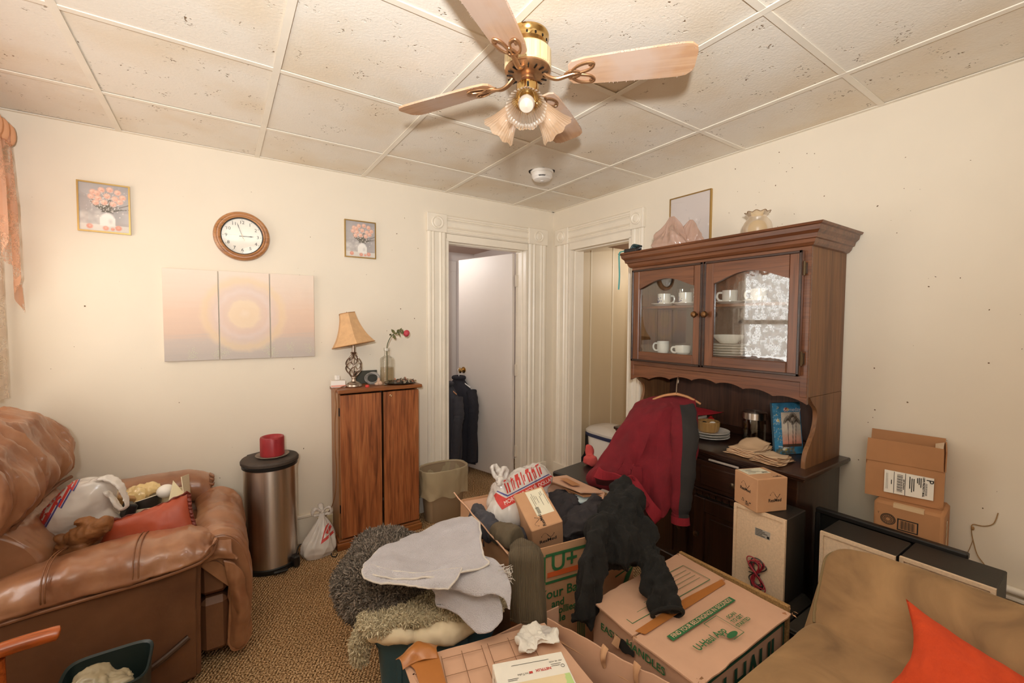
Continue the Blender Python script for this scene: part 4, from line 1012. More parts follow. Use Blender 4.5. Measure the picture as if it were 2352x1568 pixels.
for y, lab in ((-1.735, 'plain white cup behind the right glass door, nearest the knobs'), (-1.885, 'patterned cup behind the right glass door, by the lace reflection')):
    saucer('saucer under the '+lab, (xs_, y, zs)); cup(lab, (xs_, y, zs+.006), 2.2, pat='pattern' in lab)
gl_m = pane('tumbler_glass', (.96, .97, .97), .10)
for k, (y, x) in enumerate(((-1.385, HX+.25), (-1.47, HX+.26))):
    tag_at('tumbler', MB().lathe([(.024, 0), (.028, .004), (.032, .105), (.030, .105), (.026, .008), (.001, .008)], 28), gl_m, ('clear tumbler behind the leftmost cup on the hutch shelf', 'clear tumbler behind the second cup on the hutch shelf')[k], 'glass', (x, y, zs), 'clear tumblers on the hutch shelf')
z2 = 1.2385
cup('taller white cup at the bottom left inside the hutch', (HX+.155, -1.325, z2), 2.6, .036, .07, False)
cup('low wide white cup on the hutch floor beside the taller cup', (HX+.15, -1.465, z2), 2.6, .043, .05, False)
for k in range(5): saucer('white dinner plate number %s from the bottom of the hutch stack' % ('one', 'two', 'three', 'four', 'five')[k], (HX+.16, -1.735, z2+.0135*k), .105, 'dinner_plate', .016)
tag_at('serving_bowl', MB().lathe([(.04, 0), (.045, .004), (.072, .03), (.078, .046), (.075, .046), (.068, .028), (.04, .008), (.001, .008)], 32), china, 'white bowl on top of the plate stack inside the hutch', 'bowl', (HX+.16, -1.735, z2+.0135*4+.020))
tag_at('glass_dish', MB().lathe([(.025, 0), (.03, .003), (.045, .02), (.052, .05), (.050, .05), (.043, .022), (.025, .006), (.001, .006)], 40, wob=lambda a, z: 1+.02*math.cos(16*a)), gl_m, 'clear cut glass dish on the hutch shelf right of the knobs', 'dish', (HX+.28, -1.80, zs), None)

# --- on top of the hutch
tz = 1.7705
frost = sheer('frosted_amber_glass', 'E6CDA4', alpha=.85, rough=.35, trans=.45, gloss=.2)
pr = crom([(.052, 0), (.062, .03), (.068, .065), (.062, .095), (.048, .115), (.040, .125), (.046, .137), (.056, .148)], 26)
G = [[((r+.004*math.cos(9*a)*max(0, (z-.125)/.023))*math.cos(a), (r+.004*math.cos(9*a)*max(0, (z-.125)/.023))*math.sin(a), z+.003*math.cos(9*a)*max(0, (z-.125)/.023)) for a in np.linspace(0, 2*PI, 73)[:-1]] for r, z in pr]
gs = thing('glass_lamp_shade', 'frosted amber glass lamp shade with ruffled rim on top of the hutch', 'lamp shade', (-.16, -1.845, tz))
obj('globe', MB().surf(G, cv=True), frost, gs, world=False, smooth=60)
obj('ruffled_rim', MB().tube([G[-1][k] for k in range(72)], .0018, 6, closed=True), M('brown_rim', '8A6A48', rough=.5), gs, world=False)
# crumpled bag on the hutch
film_p = sheer('brownish_bag_film', 'DDB9A6', alpha=.78, rough=.22, trans=.35, gloss=.4)
film_w = sheer('white_bag_film', 'F1EBE4', alpha=.9, rough=.2, trans=.3, gloss=.34)
film_c = sheer('clear_cream_film', 'DCCBA6', alpha=.72, rough=.2, trans=.4, gloss=.4)
def bagblob(shells, voxel=.006, wr=.008, seed=0, sc=14):
    mb = MB()
    for c, r, R in shells: mb.ell(c, r, 24, 16, R)
    f = fuse(mb, voxel, 4); P = f.v
    st = P*np.array([1, 1, .55]); d = wr*1.5*(ridge(st, sc*.6, seed, 2)-.8)+wr*(ridge(st, sc*1.1, seed+9, 3)-.9)+wr*.35*ridge(P*np.array([1.5, 1.5, .7]), sc*2.6, seed+5, 2)
    return push(f, d)
def bagloft(base, height, rx, ry, prof, lean=(0, 0), seed=0, amp=.3, nf=(5, 9, 15), n=140, m=60):
    """standing bag: rings from a flat base to a gathered top with sharp radial folds"""
    g = np.random.default_rng(seed); ph = g.uniform(0, 6.3, (len(nf), 3)); rows = []
    for q in np.linspace(0, 1, m):
        k = np.interp(q, np.linspace(0, 1, len(prof)), prof); r = []
        for a in np.linspace(0, 2*PI, n+1)[:-1]:
            d = sum((.6**i)*(1-2*abs(math.sin(f_*a/2+ph[i, 0]+1.2*math.sin(q*3+ph[i, 1]))))*(.35+.65*min(1, q*2.2)) for i, f_ in enumerate(nf))
            kk = k*(1+amp*.5*d); r.append((base[0]+lean[0]*q+rx*kk*math.cos(a), base[1]+lean[1]*q+ry*kk*math.sin(a), base[2]+height*(q+.05*math.sin(3*a+ph[0, 2])*q*(1-q)*2)))
        rows.append(r)
    G = np.array(rows); G = G+.004*np.stack([vn(G, 26, seed+1), vn(G, 26, seed+2), vn(G, 26, seed+3)], -1); G[0, :, 2] = base[2]
    mb = MB().surf(G, cv=True).add(list(G[0]), [tuple(range(n))]).add(list(G[-1]), [tuple(range(n))]); return mb
f = bagloft((-.265, -1.43, tz), .20, .105, .125, (1.0, 1.05, .95, .72, .5, .3, .1), (.01, .03), 5, .42, (4, 7, 12))
f2 = bagloft((-.225, -1.50, tz), .165, .07, .075, (1.0, 1.1, 1.05, .9, .7, .45, .1), (.0, -.01), 8, .35, (3, 6, 11)); f.add(f2.v, f2.f)
f.v = np.array(f.v)
plastic_bag_top = single('plastic_bag', f, film_p, 'crumpled translucent pinkish plastic bag on top of the hutch', 'plastic bag', smooth=50)
# the case rim hides the bottom of things on top: raise them on the crown cap
for nm in ('glass_lamp_shade', 'plastic_bag'): bpy.data.objects[nm].location.z += .0685
hs = thing('handheld_reader', 'black handheld gadget with teal strap hanging off the hutch top corner', 'gadget', (-.36, -1.235, 1.8385))
obj('body', MB().box((-.395, -1.225, 1.852), (.04, .085, .026), .010, rz=.2), blackp, hs)
obj('grip', MB().tube(crom([(-.39, -1.26, 1.855), (-.385, -1.275, 1.862), (-.378, -1.285, 1.866)], 8), .012, 10), blackp, hs)
mb = MB()
for k in range(4): mb.tube(crom([(-.40+.012*k, -1.225, 1.862), (-.395+.012*k, -1.24, 1.885-.003*k), (-.385+.01*k, -1.268, 1.878)], 8), .007, 8)
obj('finger_loops', mb, M('dark_teal_rubber', '20383A', rough=.5), hs, kind='stuff')
teal = M('teal_strap', '3F8C86', rough=.6)
obj('strap', MB().tube(crom([(-.40, -1.20, 1.862), (-.424, -1.188, 1.852), (-.452, -1.183, 1.838), (-.455, -1.185, 1.78), (-.452, -1.186, 1.70), (-.455, -1.184, 1.62)], 30), .0045, 8, flat=.4, up=(1, 0, 0)), teal, hs)

# --- on the counter
cz = .7905
jar = thing('storage_jar', 'clear glass jar with brushed steel lid on the hutch counter', 'jar', (-.16, -1.86, cz))
obj('jar_body', MB().lathe([(.046, 0), (.052, .004), (.054, .02), (.054, .12), (.05, .138), (.048, .138), (.051, .118), (.051, .02), (.046, .008), (.001, .008)], 40), pane('jar_glass', (.86, .82, .76), .10), jar, world=False)
obj('lid', MB().lathe([(.052, .134), (.057, .136), (.057, .168), (.053, .172), (.001, .173)], 40), steel, jar, world=False)
# plates and amber bowl
for k in range(3):
    p = saucer(('lowest', 'middle', 'top')[k]+' white plate in the stack under the amber bowl', (-.24, -1.665, cz+.014*k), .098, 'dinner_plate', .016, 'plates stacked on the hutch counter')
rim = MB()
for q in range(30):
    a = 2*PI*q/30; rim.box((-.24+.084*math.cos(a), -1.665+.084*math.sin(a), cz+.042), (.012, .005, .0012), 0, rz=a)
obj('gold_rim_pattern', rim, M('gold_band', 'C7A06A', rough=.4), p, kind='stuff', smooth=0)
bowl = thing('amber_bowl', 'amber pressed glass bowl sitting on the counter plates', 'bowl', (-.25, -1.66, cz+.036))
amber = sheer('amber_glass', 'D9AE6C', alpha=.8, rough=.1, trans=.6, gloss=.35)
pr = crom([(.03, 0), (.045, .004), (.052, .02), (.055, .045), (.054, .060)], 12)
G = [[(r*(1+.02*math.cos(18*a)*(z > .004))*math.cos(a), r*(1+.02*math.cos(18*a)*(z > .004))*math.sin(a), z) for a in np.linspace(0, 2*PI, 109)[:-1]] for r, z in pr]
ob = obj('glass_wall', MB().surf(G, cv=True).add([G[0][k] for k in range(108)], [tuple(range(108))]), amber, bowl, world=False, smooth=60); thick(ob, .003)
obj('cotton_wad', MB().ell((.015, -.015, .045), (.018, .016, .012)), M('cotton', 'EFE6D8', rough=.9), bowl, world=False); obj('dark_button', MB().ell((-.02, .012, .05), (.012, .012, .008)), blackp, bowl, world=False)
om = single('red_ornament', MB().ell((-.13, -1.60, cz+.07), (.022, .022, .022), 20, 14).lathe([(.007, cz+.09), (.007, cz+.098), (.001, cz+.1)], 10, (-.13, -1.60, 0)).lathe([(.03, cz), (.03, cz+.05)], 20, (-.13, -1.60, 0)), M('shiny_red', 'C22A22', rough=.15, coat=.5), 'shiny red ball ornament behind the amber bowl on the counter', 'ornament')
# desk thermometer / digital clock
dc = thing('digital_clock', 'small white and blue digital clock on the counter edge by the hoodie', 'clock', (-.40, -1.645, cz), -.42)
obj('case', MB().box((0, 0, .032), (.025, .088, .062), .004), M('pale_grey_plastic', 'C9CCCB', rough=.4), dc, world=False)
obj('grey_face', MB().prism([(-.042, .003), (-.003, .003), (-.016, .058), (-.042, .058)], (-.0128, 0, 0), (0, 1, 0), (0, 0, 1), (-.0008, 0, 0)), M('blue_grey_face', '8C979E', rough=.4), dc, world=False, smooth=0)
obj('digits', text_mb('7:13', .020, (-.0138, -.026, .047), (0, -1, 0), (0, 0, 1), .0003), black_ink, dc, world=False, smooth=0, kind='stuff')
for s_ in (-1, 1): obj('foot', MB().box((-.002, .025*s_, .002), (.03, .012, .004), .001), blackp, dc, world=False)
# magazines and books
bcol = ['8F8A78', 'B9B19C', '7C7A6A', 'D8D2C2', 'A39A84']
for k in range(5):
    c_ = M('book_cover_%d' % k, bcol[k], rough=.5)
    bk_ = thing('paperback_book', ('bottom', 'second lowest', 'middle', 'second from top', 'topmost')[k]+' worn book in the pile behind the hoodie', 'book', (-.20, -1.50, cz+.020*k), .08*(-1)**k, 'books piled on the hutch counter')
    obj('cover', MB().b2((-.08, -.075, 0), (.08, .075, .002)).b2((-.08, -.075, .0165), (.08, .075, .0185)).b2((-.08, -.075, 0), (-.078, .075, .0185)), c_, bk_, world=False)
    obj('page_block', MB().b2((-.077, -.073, .002), (.078, .073, .0165)), M('page_edge_%d' % k, 'DDD3BE', rough=.9, var=.2, vs=90, stretch=(1, 1, 8)), bk_, world=False)
# red fabric pouch on the books
G = []
for i in range(25):
    r = []
    for j in range(25):
        u, v_ = i/24*2-1, j/24*2-1; e = (1-abs(u)**3)*(1-abs(v_)**3)
        r.append((-.20+u*.105+.01*v_*v_*u, -1.51+v_*.115-.03*u, cz+.117+.024*e+.010*abs(u*v_)**3))
    G.append(r)
Gb = [[(p[0], p[1], cz+.117-.014*(1-abs(i/12-1)**3)*(1-abs(j/12-1)**3)+.010*abs((i/12-1)*(j/12-1))**3) for j, p in enumerate(r)] for i, r in enumerate(G)]
red_cloth = M('red_satin_cloth', 'A82A32', rough=.5, var=.15, vs=12, sheen=.3)
single('red_cushion', MB().surf(G).surf(Gb), red_cloth, 'small red cloth cushion on the books at the back of the counter', 'cushion', smooth=60)
# folded brown paper napkins
for k, (yc, zc, w, rz, n_) in enumerate(((-1.93, 0, .18, .12, 7), (-2.052, 0, .145, -.10, 6))):
    t_ = thing('folded_paper_bag', ('crumpled tan paper bag lying below the glass jar', 'folded tan paper stack against the hutch side bracket')[k], 'paper bag', (-.33, yc, cz))
    for q in range(n_):
        G = []
        for i in range(16):
            r = []
            for j in range(16):
                u, v_ = i/15*2-1, j/15*2-1
                x = (-.335 if k == 0 else -.375)+u*(.095 if k == 0 else .075)*(1-.03*q)+.004*math.sin(v_*5+q); y = yc+v_*w*.42*(1-.04*q)+.006*math.sin(u*4+q*2)
                lift = (.030*max(0, u+.3)*(1-.35*abs(v_-.2)) if k == 0 else .010*max(0, -u))*(q/n_)
                z = cz+.0035+.0045*q+.003*math.sin(u*3+q)*math.sin(v_*4+q*1.3)*(q > 0)+lift
                r.append((x, y, z))
            G.append(r)
        ob = obj('paper_sheet', MB().surf(G), M('kraft_napkin_%d%d' % (k, q), ('D2B08C', 'C9A47E', 'D8BA98')[q % 3], rough=.85), t_, smooth=60); thick(ob, .0012)
# palm tree picture in a blue fish frame
pf = thing('photo_frame', 'blue fish-decorated photo frame holding a palm sunset picture', 'photo frame', (-.24, -2.09, cz))
exv = np.array([.16, -.07, 0]); exv /= np.linalg.norm(exv); nv = np.array([exv[1], -exv[0], 0])   # nv points to the room
if nv[0] > 0: nv = -nv
up = np.array([0, 0, 1.])*math.cos(.13)-nv*math.sin(.13); FW, FH = .155, .245
o0 = np.array([-.265, -2.005, cz+.002])
ras = Ras(62, 98, '3F86AE'); ras.noise(8, .25, 2)
g = np.random.default_rng(3)
for q in range(60): ras.disc(g.uniform(0, .3), g.uniform(.2, .95), .02, ('7FB3CC', 'D7C27A', 'B8D2DA')[q % 3], .7)
for q in range(40): ras.disc(g.uniform(.05, .7), g.uniform(0, .14), .05, ('6E6248', '8A8268', '4E5A4A')[q % 3], .8)
ras.disc(.48, .87, .09, 'B5332A', 1, .3, .8); ras.disc(.55, .87, .05, 'E3B23C', 1, .4); ras.disc(.42, .87, .03, 'EFE6D8', 1)
ras.disc(.17, .66, .07, 'E8E3D6', 1, .3, .8); ras.disc(.19, .66, .04, 'D9B83A', 1, .5)
ras.disc(.35, .10, .09, 'E9E4D8', 1, .3, .5); ras.disc(.40, .09, .05, 'D8C23A', 1, .5, .6); ras.line(.15, .16, .5, .12, .012, 'F2EEE4')
ras.mesh('printed_face', o0+nv*.0125, exv*FW, up*FH, None, pf)
obj('frame_body', MB().prism([(0, 0), (FW, 0), (FW, FH), (0, FH)], o0, exv, up, nv*.012), M('dark_frame_side', '2C4A5A', rough=.5), pf, smooth=0)
pic = Ras(60, 96, 'E0D3C0')
pic.mix(np.clip(1-pic.Y*2.6, 0, 1), 'D9664E'); pic.mix(np.clip(.25-abs(pic.Y-.28), 0, 1)*3*.6, 'E7A07E'); pic.noise(5, .12, 8); pic.mix(((pic.Y < .08))*1., '5A4436')
for tx, ty, bx in ((.34, .78, .30), (.62, .88, .52), (.78, .74, .66)):
    pic.line(bx, .0, tx, ty, .018, '4A362C')
    for a in np.linspace(-.5, 3.7, 15): pic.line(tx, ty, tx+.22*math.cos(a), ty+.13*math.sin(a)-.05*abs(math.cos(a)), .016, '4E4034', .9); pic.line(tx+.2*math.cos(a), ty+.12*math.sin(a)-.05*abs(math.cos(a)), tx+.25*math.cos(a), ty+.02*math.sin(a)-.10, .012, '5A4A3A', .8)
pic.mesh('palm_print', o0+nv*.0145+exv*.044+up*.035, exv*.105, up*.165, None, pf)
obj('script_lettering', text_mb('Someday', .026, o0+nv*.0152+exv*.108+up*.212, exv, up, .0003), white_ink, pf, smooth=0, kind='stuff')
obj('easel_back', MB().prism([(0, 0), (.04, 0), (.03, .17), (.01, .17)], o0+exv*.055-nv*.001+up*.0, exv, up*math.cos(.3)-nv*math.sin(.3)*0+np.array([0, 0, 0]), -nv*.002), blackp, pf, smooth=0)
single('white_card', MB().box((-.085, -1.965, cz+.052), (.004, .085, .104), .001), paper, 'blank white card leaning behind the jar and the fish frame', 'card')
# ------------------------------------------------------------------ oak storage cabinet against the back wall
cb = thing('media_cabinet', 'tall narrow oak cabinet with two plain doors and a table lamp on top', 'cabinet', (-1.605, -.13, 0))
def cp(n, mb, mat, parent=None, **k): return obj(n, mb, mat, parent or cb, **k)
cp('side_panel', MB().b2((-1.866, -.205, .05), (-1.850, -.012, .975), .002), oakside)
cp('side_panel', MB().b2((-1.368, -.205, .05), (-1.352, -.012, .975), .002), oakside)
cp('back_panel', MB().b2((-1.85, -.02, .05), (-1.368, -.012, .975)), oakside)
cp('shelf', MB().b2((-1.85, -.2, .06), (-1.368, -.02, .078)), oakside)
cp('divider', MB().b2((-1.609, -.204, .078), (-1.593, -.02, .975)), blackp)
cp('top_board', MB().b2((-1.874, -.256, .977), (-1.334, -.010, 1.0), .004), oak_top)
cp('plinth', MB().b2((-1.888, -.248, 0), (-1.338, -.012, .045), .003).b2((-1.880, -.240, .044), (-1.346, -.012, .06), .004), oak_top)
for k, (x0, x1) in enumerate(((-1.860, -1.607), (-1.592, -1.356))):
    d = cp('door', MB().b2((x0, -.243, .072), (x1, -.224, .966), .002), oak)
    obj('media_tray', MB().b2((x0+.004, -.224, .08), (x1-.004, -.207, .955)), oakside, d)
    for z in (.25, .86):
        hx_ = x0-.002 if k == 0 else x1
        obj('hinge', MB().b2((hx_-.002, -.222, z-.025), (hx_+.003, -.208, z+.025), .001), darkm, d)
    if k: obj('keyhole', MB().lathe([(.009, 0), (.009, .004), (.006, .005), (.001, .003)], 18, (x0+.045, -.243, .94), rotm(0, PI/2)), brass2, d)

TZ = 1.0005
# lamp with an open twisted cage and a bell shade knocked out of level
lp = thing('table_lamp', 'brushed nickel twist cage table lamp with a tilted tan shade', 'lamp', (-1.752, -.135, TZ))
LX, LY = -1.752, -.135
obj('base', MB().lathe([(.050, TZ), (.052, TZ+.006), (.049, TZ+.016), (.040, TZ+.020), (.036, TZ+.027), (.016, TZ+.036), (.012, TZ+.05), (.016, TZ+.056), (.013, TZ+.066)], 36, (LX, LY, 0)), nickel, lp)
for k in range(6):
    pts = []
    for q in np.linspace(0, 1, 26):
        a = 2*PI*k/6+q*2.6; r = .010+.040*math.sin(PI*q)**.9; pts.append((LX+r*math.cos(a), LY+r*math.sin(a), TZ+.062+.145*q))
    obj('cage_bar', MB().tube(pts, .0042, 8), nickel, lp)
obj('stem', MB().tube([(LX, LY, TZ+.06), (LX, LY, TZ+.33)], .0045, 10), nickel, lp)
obj('collar', MB().lathe([(.008, TZ+.203), (.016, TZ+.21), (.020, TZ+.222), (.010, TZ+.224), (.010, TZ+.29), (.013, TZ+.292), (.013, TZ+.32)], 24, (LX, LY, 0)), nickel, lp)
shd = M('tan_lampshade_cloth', 'D0A678', rough=.8, var=.12, vs=30, bump=.1, bs=260)
tl = Matrix.Rotation(math.radians(-12), 3, Vector((.83, -.55, 0)).cross(Vector((0, 0, 1))))
tl = np.array(Matrix.Rotation(math.radians(11), 3, Vector((-.55, -.83, 0))))
SC = np.array([LX, LY, TZ+.27])
prof = crom([(.142, 0), (.105, .05), (.078, .105), (.060, .16), (.052, .205)], 18)
rows = []
for r, z in prof:
    row = []
    for k in range(6):
        a0, a1 = math.radians(25+60*k), math.radians(25+60*(k+1))
        for q in np.linspace(0, 1, 8)[:-1]:
            p = np.array([math.cos(a0), math.sin(a0)])*(1-q)+np.array([math.cos(a1), math.sin(a1)])*q; row.append(SC+tl@np.array([p[0]*r, p[1]*r, z]))
    rows.append(row)
ob = obj('lamp_shade', MB().surf(rows, cv=True), shd, lp, smooth=25); thick(ob, .002, -1)
tr_ = MB()
for z_ in (0, -1): tr_.tube(rows[z_], .0022, 6, closed=True)
obj('shade_trim', tr_, M('shade_trim', 'A87A4A', rough=.8), lp, kind='stuff')
obj('spider', MB().tube([SC+tl@np.array([-.05, 0, .2]), SC+tl@np.array([.05, 0, .2])], .002, 6).tube([SC+tl@np.array([0, 0, .03]), SC+tl@np.array([0, 0, .215])], .003, 6), nickel, lp, kind='stuff')
cord_br = M('brown_lamp_cord', '8A5A34', rough=.5)
obj('cord', MB().tube(crom([(LX-.04, LY+.02, TZ+.008), (-1.84, -.17, TZ+.006), (-1.879, -.20, .985), (-1.878, -.215, .9), (-1.884, -.20, .78), (-1.886, -.215, .62), (-1.878, -.20, .5), (-1.888, -.205, .36), (-1.90, -.15, .25), (-1.915, -.06, .17), (-1.925, -.03, .12)], 90), .0032, 6), cord_br, lp)

# square bottle with a drooping rose
water_m = pane('still_water', (.93, .88, .80), .06); bot_m = pane('old_bottle_glass', (.93, .93, .90), .12)
bo = thing('square_bottle', 'square clear glass bottle half full of water on the oak cabinet', 'bottle', (-1.545, -.165, TZ))
def sqring(h, z, r=.3, c=(-1.545, -.165), rz=.25, n=32):
    out = []
    for q in range(n):
        a = 2*PI*q/n; e = 5.; k = (abs(math.cos(a))**e+abs(math.sin(a))**e)**(-1/e) if r < 1 else 1
        x, y = h*k*math.cos(a), h*k*math.sin(a); out.append((c[0]+x*math.cos(rz)-y*math.sin(rz), c[1]+x*math.sin(rz)+y*math.cos(rz), z))
    return out
rows = [sqring(.034, TZ), sqring(.038, TZ+.004), sqring(.038, TZ+.165), sqring(.036, TZ+.178), sqring(.024, TZ+.19, 1), sqring(.017, TZ+.197, 1), sqring(.017, TZ+.225, 1), sqring(.021, TZ+.228, 1), sqring(.021, TZ+.247, 1)]
ob = obj('bottle_glass', MB().surf(rows, cv=True).add(rows[0], [tuple(range(32))]), bot_m, bo, smooth=40)
rows = [sqring(.035, TZ+.006), sqring(.035, TZ+.118)]
obj('water', MB().surf(rows, cv=True).add(rows[0], [tuple(range(32))]).add(rows[1], [tuple(range(32))]), water_m, bo, smooth=40)
obj('white_stopper', MB().lathe([(.011, TZ+.226), (.0125, TZ+.242), (.008, TZ+.244)], 20, (-1.545, -.165, 0)), whitep, bo)
ro = thing('red_rose', 'wilted red rose drooping from the square bottle', 'flower', (-1.545, -.165, TZ+.02))
stem_m = M('dry_green_stem', '47512E', rough=.7, var=.3, vs=40); leaf_m = M('dry_rose_leaf', '6C6A3E', rough=.7, var=.35, vs=30); rose_m = M('faded_red_petal', 'B83A45', rough=.55, var=.25, vs=30)
sp = crom([(-1.545, -.165, TZ+.03), (-1.545, -.166, TZ+.15), (-1.545, -.167, TZ+.25), (-1.53, -.17, TZ+.30), (-1.505, -.175, TZ+.335), (-1.465, -.18, TZ+.350), (-1.435, -.182, TZ+.345)], 40)
obj('stem', MB().tube(sp, .0028, 7), stem_m, ro)
for (p, dr, L) in ((24, (-.5, -.3, .3), .03), (26, (.2, -.4, -.8), .04), (28, (-.6, .1, .7), .038), (30, (.2, -.5, .6), .034), (31, (.3, -.3, -.7), .03), (33, (.3, -.2, .8), .032), (34, (.5, -.6, -.5), .026), (36, (.1, -.3, .9), .024), (35, (.6, -.3, .5), .02), (27, (.5, -.6, .1), .03)):
    o = sp[p]; d = np.array(dr); d = d/np.linalg.norm(d); s = np.cross(d, [0.3, 1, .2]); s /= np.linalg.norm(s); n_ = np.cross(s, d)
    G = [[o+d*L*q+s*L*.24*w*math.sin(PI*min(.98, q+.04))+n_*L*(.12*abs(w)-.25*q*q) for w in (-1, -.5, 0, .5, 1)] for q in np.linspace(0, 1, 9)]
    obj('leaf', MB().surf(G), leaf_m, ro, smooth=60)
d = np.array([.96, -.05, -.25]); d /= np.linalg.norm(d); s1 = np.cross(d, [0, 0, 1]); s1 /= np.linalg.norm(s1); s2 = np.cross(s1, d); rc = sp[-1]
for k in range(9):
    a = k*2.4; rr_ = .010+.0016*k; w0 = 1.15 if k > 3 else 1.6
    G = []
    for q in np.linspace(0, 1, 8):
        r = []
        for w in np.linspace(-w0, w0, 9):
            rad = rr_*(math.sin(PI*(.12+.62*q))**.8)*(1+.15*q*(k/9)); r.append(rc+d*(.036*q-.002)*(1-.12*(w/w0)**2)+(s1*math.cos(a+w)+s2*math.sin(a+w))*rad)
        G.append(r)
    ob = obj('petal', MB().surf(G), rose_m, ro, smooth=60)
obj('sepal', MB().ell(rc-d*.002, (.007, .007, .009), 10, 8), stem_m, ro)

single('white_carton', MB().box((-1.842, -.10, TZ+.022), (.085, .06, .043), .002, rz=-.12), M('white_carton_card', 'E9E1D8', rough=.5), 'small flat white carton on the left end of the oak cabinet', 'box')
sb = bpy.data.objects['white_carton']
obj('pink_band', MB().box((0, -.0305*1, .010), (.0845, .0008, .011), 0, R=None), M('pink_label', 'E2A08C', rough=.5), sb, world=False); sb.children[0].rotation_euler = (0, 0, -.12)
single('white_cube_adapter', MB().box((-1.845, -.098, TZ+.0605), (.026, .026, .030), .003, rz=.2), whitep, 'little white cube charger standing on the white carton', 'charger')
ts = thing('black_tile', 'square dark stone tile leaning on the wall behind the lamp', 'tile', (-1.645, -.02, TZ))
obj('slab', MB().box((-1.645, -.028, TZ+.044), (.15, .008, .088), .002, R=rotm(0, -.12)), M('dark_slate', '2E2B24', rough=.6, var=.4, vs=18, col2='3A3A2C'), ts)
cc = thing('wire_coil', 'loose coil of thin grey wire beside the lamp', 'wire', (-1.625, -.085, TZ))
gw_ = M('grey_wire', '8E8982', rough=.4); ww_ = M('white_wire', 'CFC6BB', rough=.4)
for k in range(9):
    a0 = rng.uniform(0, 6); r = .034+.002*k; tlx, tly = rng.normal(0, .18), rng.normal(0, .18)
    pts = []
    for q in np.linspace(0, 2*PI, 40)[:-1]:
        x, z = r*math.cos(q), r*math.sin(q)*.85; pts.append((-1.617+x, -.085+tlx*x+tly*z+.008*rng.random()*0, TZ+.040+z))
    obj('wire_loop', MB().tube(pts, .0013, 5, closed=True), (gw_, ww_)[k % 3 == 0], cc)
shell_m = M('pinkish_shell', 'C9A78E', rough=.45, var=.25, vs=25)
f = fuse(MB().ell((-1.597, -.165, TZ+.014), (.022, .016, .014)).ell((-1.60, -.163, TZ+.03), (.010, .012, .020)).ell((-1.612, -.17, TZ+.012), (.018, .012, .010)), .003, 4); push(f, .002*ridge(f.v, 90, 3)); f.v[:, 2] = np.maximum(f.v[:, 2], TZ)
single('conch_shell', f, shell_m, 'small pinkish conch shell lying left of the square bottle', 'shell', smooth=60)
single('red_bottle_cap', MB().lathe([(.012, TZ), (.0125, TZ+.002), (.0125, TZ+.012), (.010, TZ+.014), (.001, TZ+.014)], 20, (-1.685, -.20, 0)), M('bright_red_plastic', 'CE4238', rough=.4), 'small red screw cap right of the lamp base', 'cap')
pl = single('black_plate', MB().lathe([(.05, TZ), (.085, TZ+.003), (.105, TZ+.010), (.103, TZ+.011), (.08, TZ+.005), (.001, TZ+.004)], 40, (-1.445, -.135, 0)), M('black_lacquer', '1E1B18', rough=.3), 'black plate of dried petals on the right end of the oak cabinet', 'plate')
pcol = [M('dried_petal_%d' % k, c, rough=.8) for k, c in enumerate(('4A4034', '8A7A62', 'C9876A', '6A5844', 'B9A68C'))]
pet = MB()
for mi_ in range(5):
    pm = MB()
    for k in range(34):
        a, r = rng.uniform(0, 6.3), abs(rng.normal(0, .035)); c = np.array([-1.42+r*math.cos(a)*1.3, -.13+r*math.sin(a), TZ+.010+abs(rng.normal(0, .009))*(1-r*9 if r < .1 else .1)])
        c[0] = np.clip(c[0], -1.52, -1.35); c[1] = np.clip(c[1], -.215, -.05)
        u = rng.normal(size=3)*(1, 1, .5); u /= np.linalg.norm(u); w = np.cross(u, rng.normal(size=3)); w /= np.linalg.norm(w); L = rng.uniform(.008, .017); n_ = np.cross(u, w)
        pm.add([c-u*L, c+w*L*.45+n_*.002, c+u*L, c-w*L*.45+n_*.002], [(0, 1, 2, 3)])
    o = obj('potpourri', pm, pcol[mi_], None, smooth=0, kind='stuff'); o.parent = pl; o.matrix_parent_inverse = Matrix.Translation(-pl.location)

# ------------------------------------------------------------------ steel bin with candle
tc = thing('trash_can', 'tall round brushed steel trash can with dusty black lid', 'trash can', (-2.235, -.165, 0))
TX, TY = -2.235, -.165
obj('base_ring', MB().lathe([(.138, 0), (.142, .004), (.142, .028), (.134, .034)], 48, (TX, TY, 0)), blackp, tc)
obj('body', MB().lathe([(.136, .03), (.136, .588)], 72, (TX, TY, 0), caps=False), steel, tc)
lid_m = M('dusty_black_lid', '4C4036', rough=.7, var=.35, vs=14, col2='352D27')
obj('lid_collar', MB().lathe([(.137, .585), (.143, .588), (.144, .604), (.140, .608)], 56, (TX, TY, 0)), blackp, tc)
obj('lid', MB().lathe([(.140, .607), (.149, .610), (.150, .624), (.144, .633), (.132, .637), (.001, .638)], 64, (TX, TY, 0), wob=lambda a, z: 1-.05*math.exp(-((a-3.6)/.22)**2)), lid_m, tc)
obj('lid_hinge', MB().box((TX-.06, TY+.10, .622), (.10, .05, .03), .006, rz=.5), blackp, tc)
ped = obj('pedal', MB().box((TX+.03, TY-.145, .018), (.07, .04, .008), .003), blackp, tc)
cn_p = tag_at('candle_dish', MB().lathe([(.06, 0), (.078, .003), (.088, .012), (.086, .014), (.07, .007), (.001, .006)], 44), M('grey_dish', '8A7A6A', rough=.5, var=.2, vs=20), 'dusty grey candle dish on the trash can lid', 'dish', (TX+.012, TY-.01, .6385))
cn = thing('pillar_candle', 'squat dark red pillar candle with a burnt hollow on the trash can', 'candle', (TX+.012, TY-.01, .645))
wax = M('dark_red_wax', 'A02A2E', rough=.45, var=.25, vs=10, col2='8A2228')
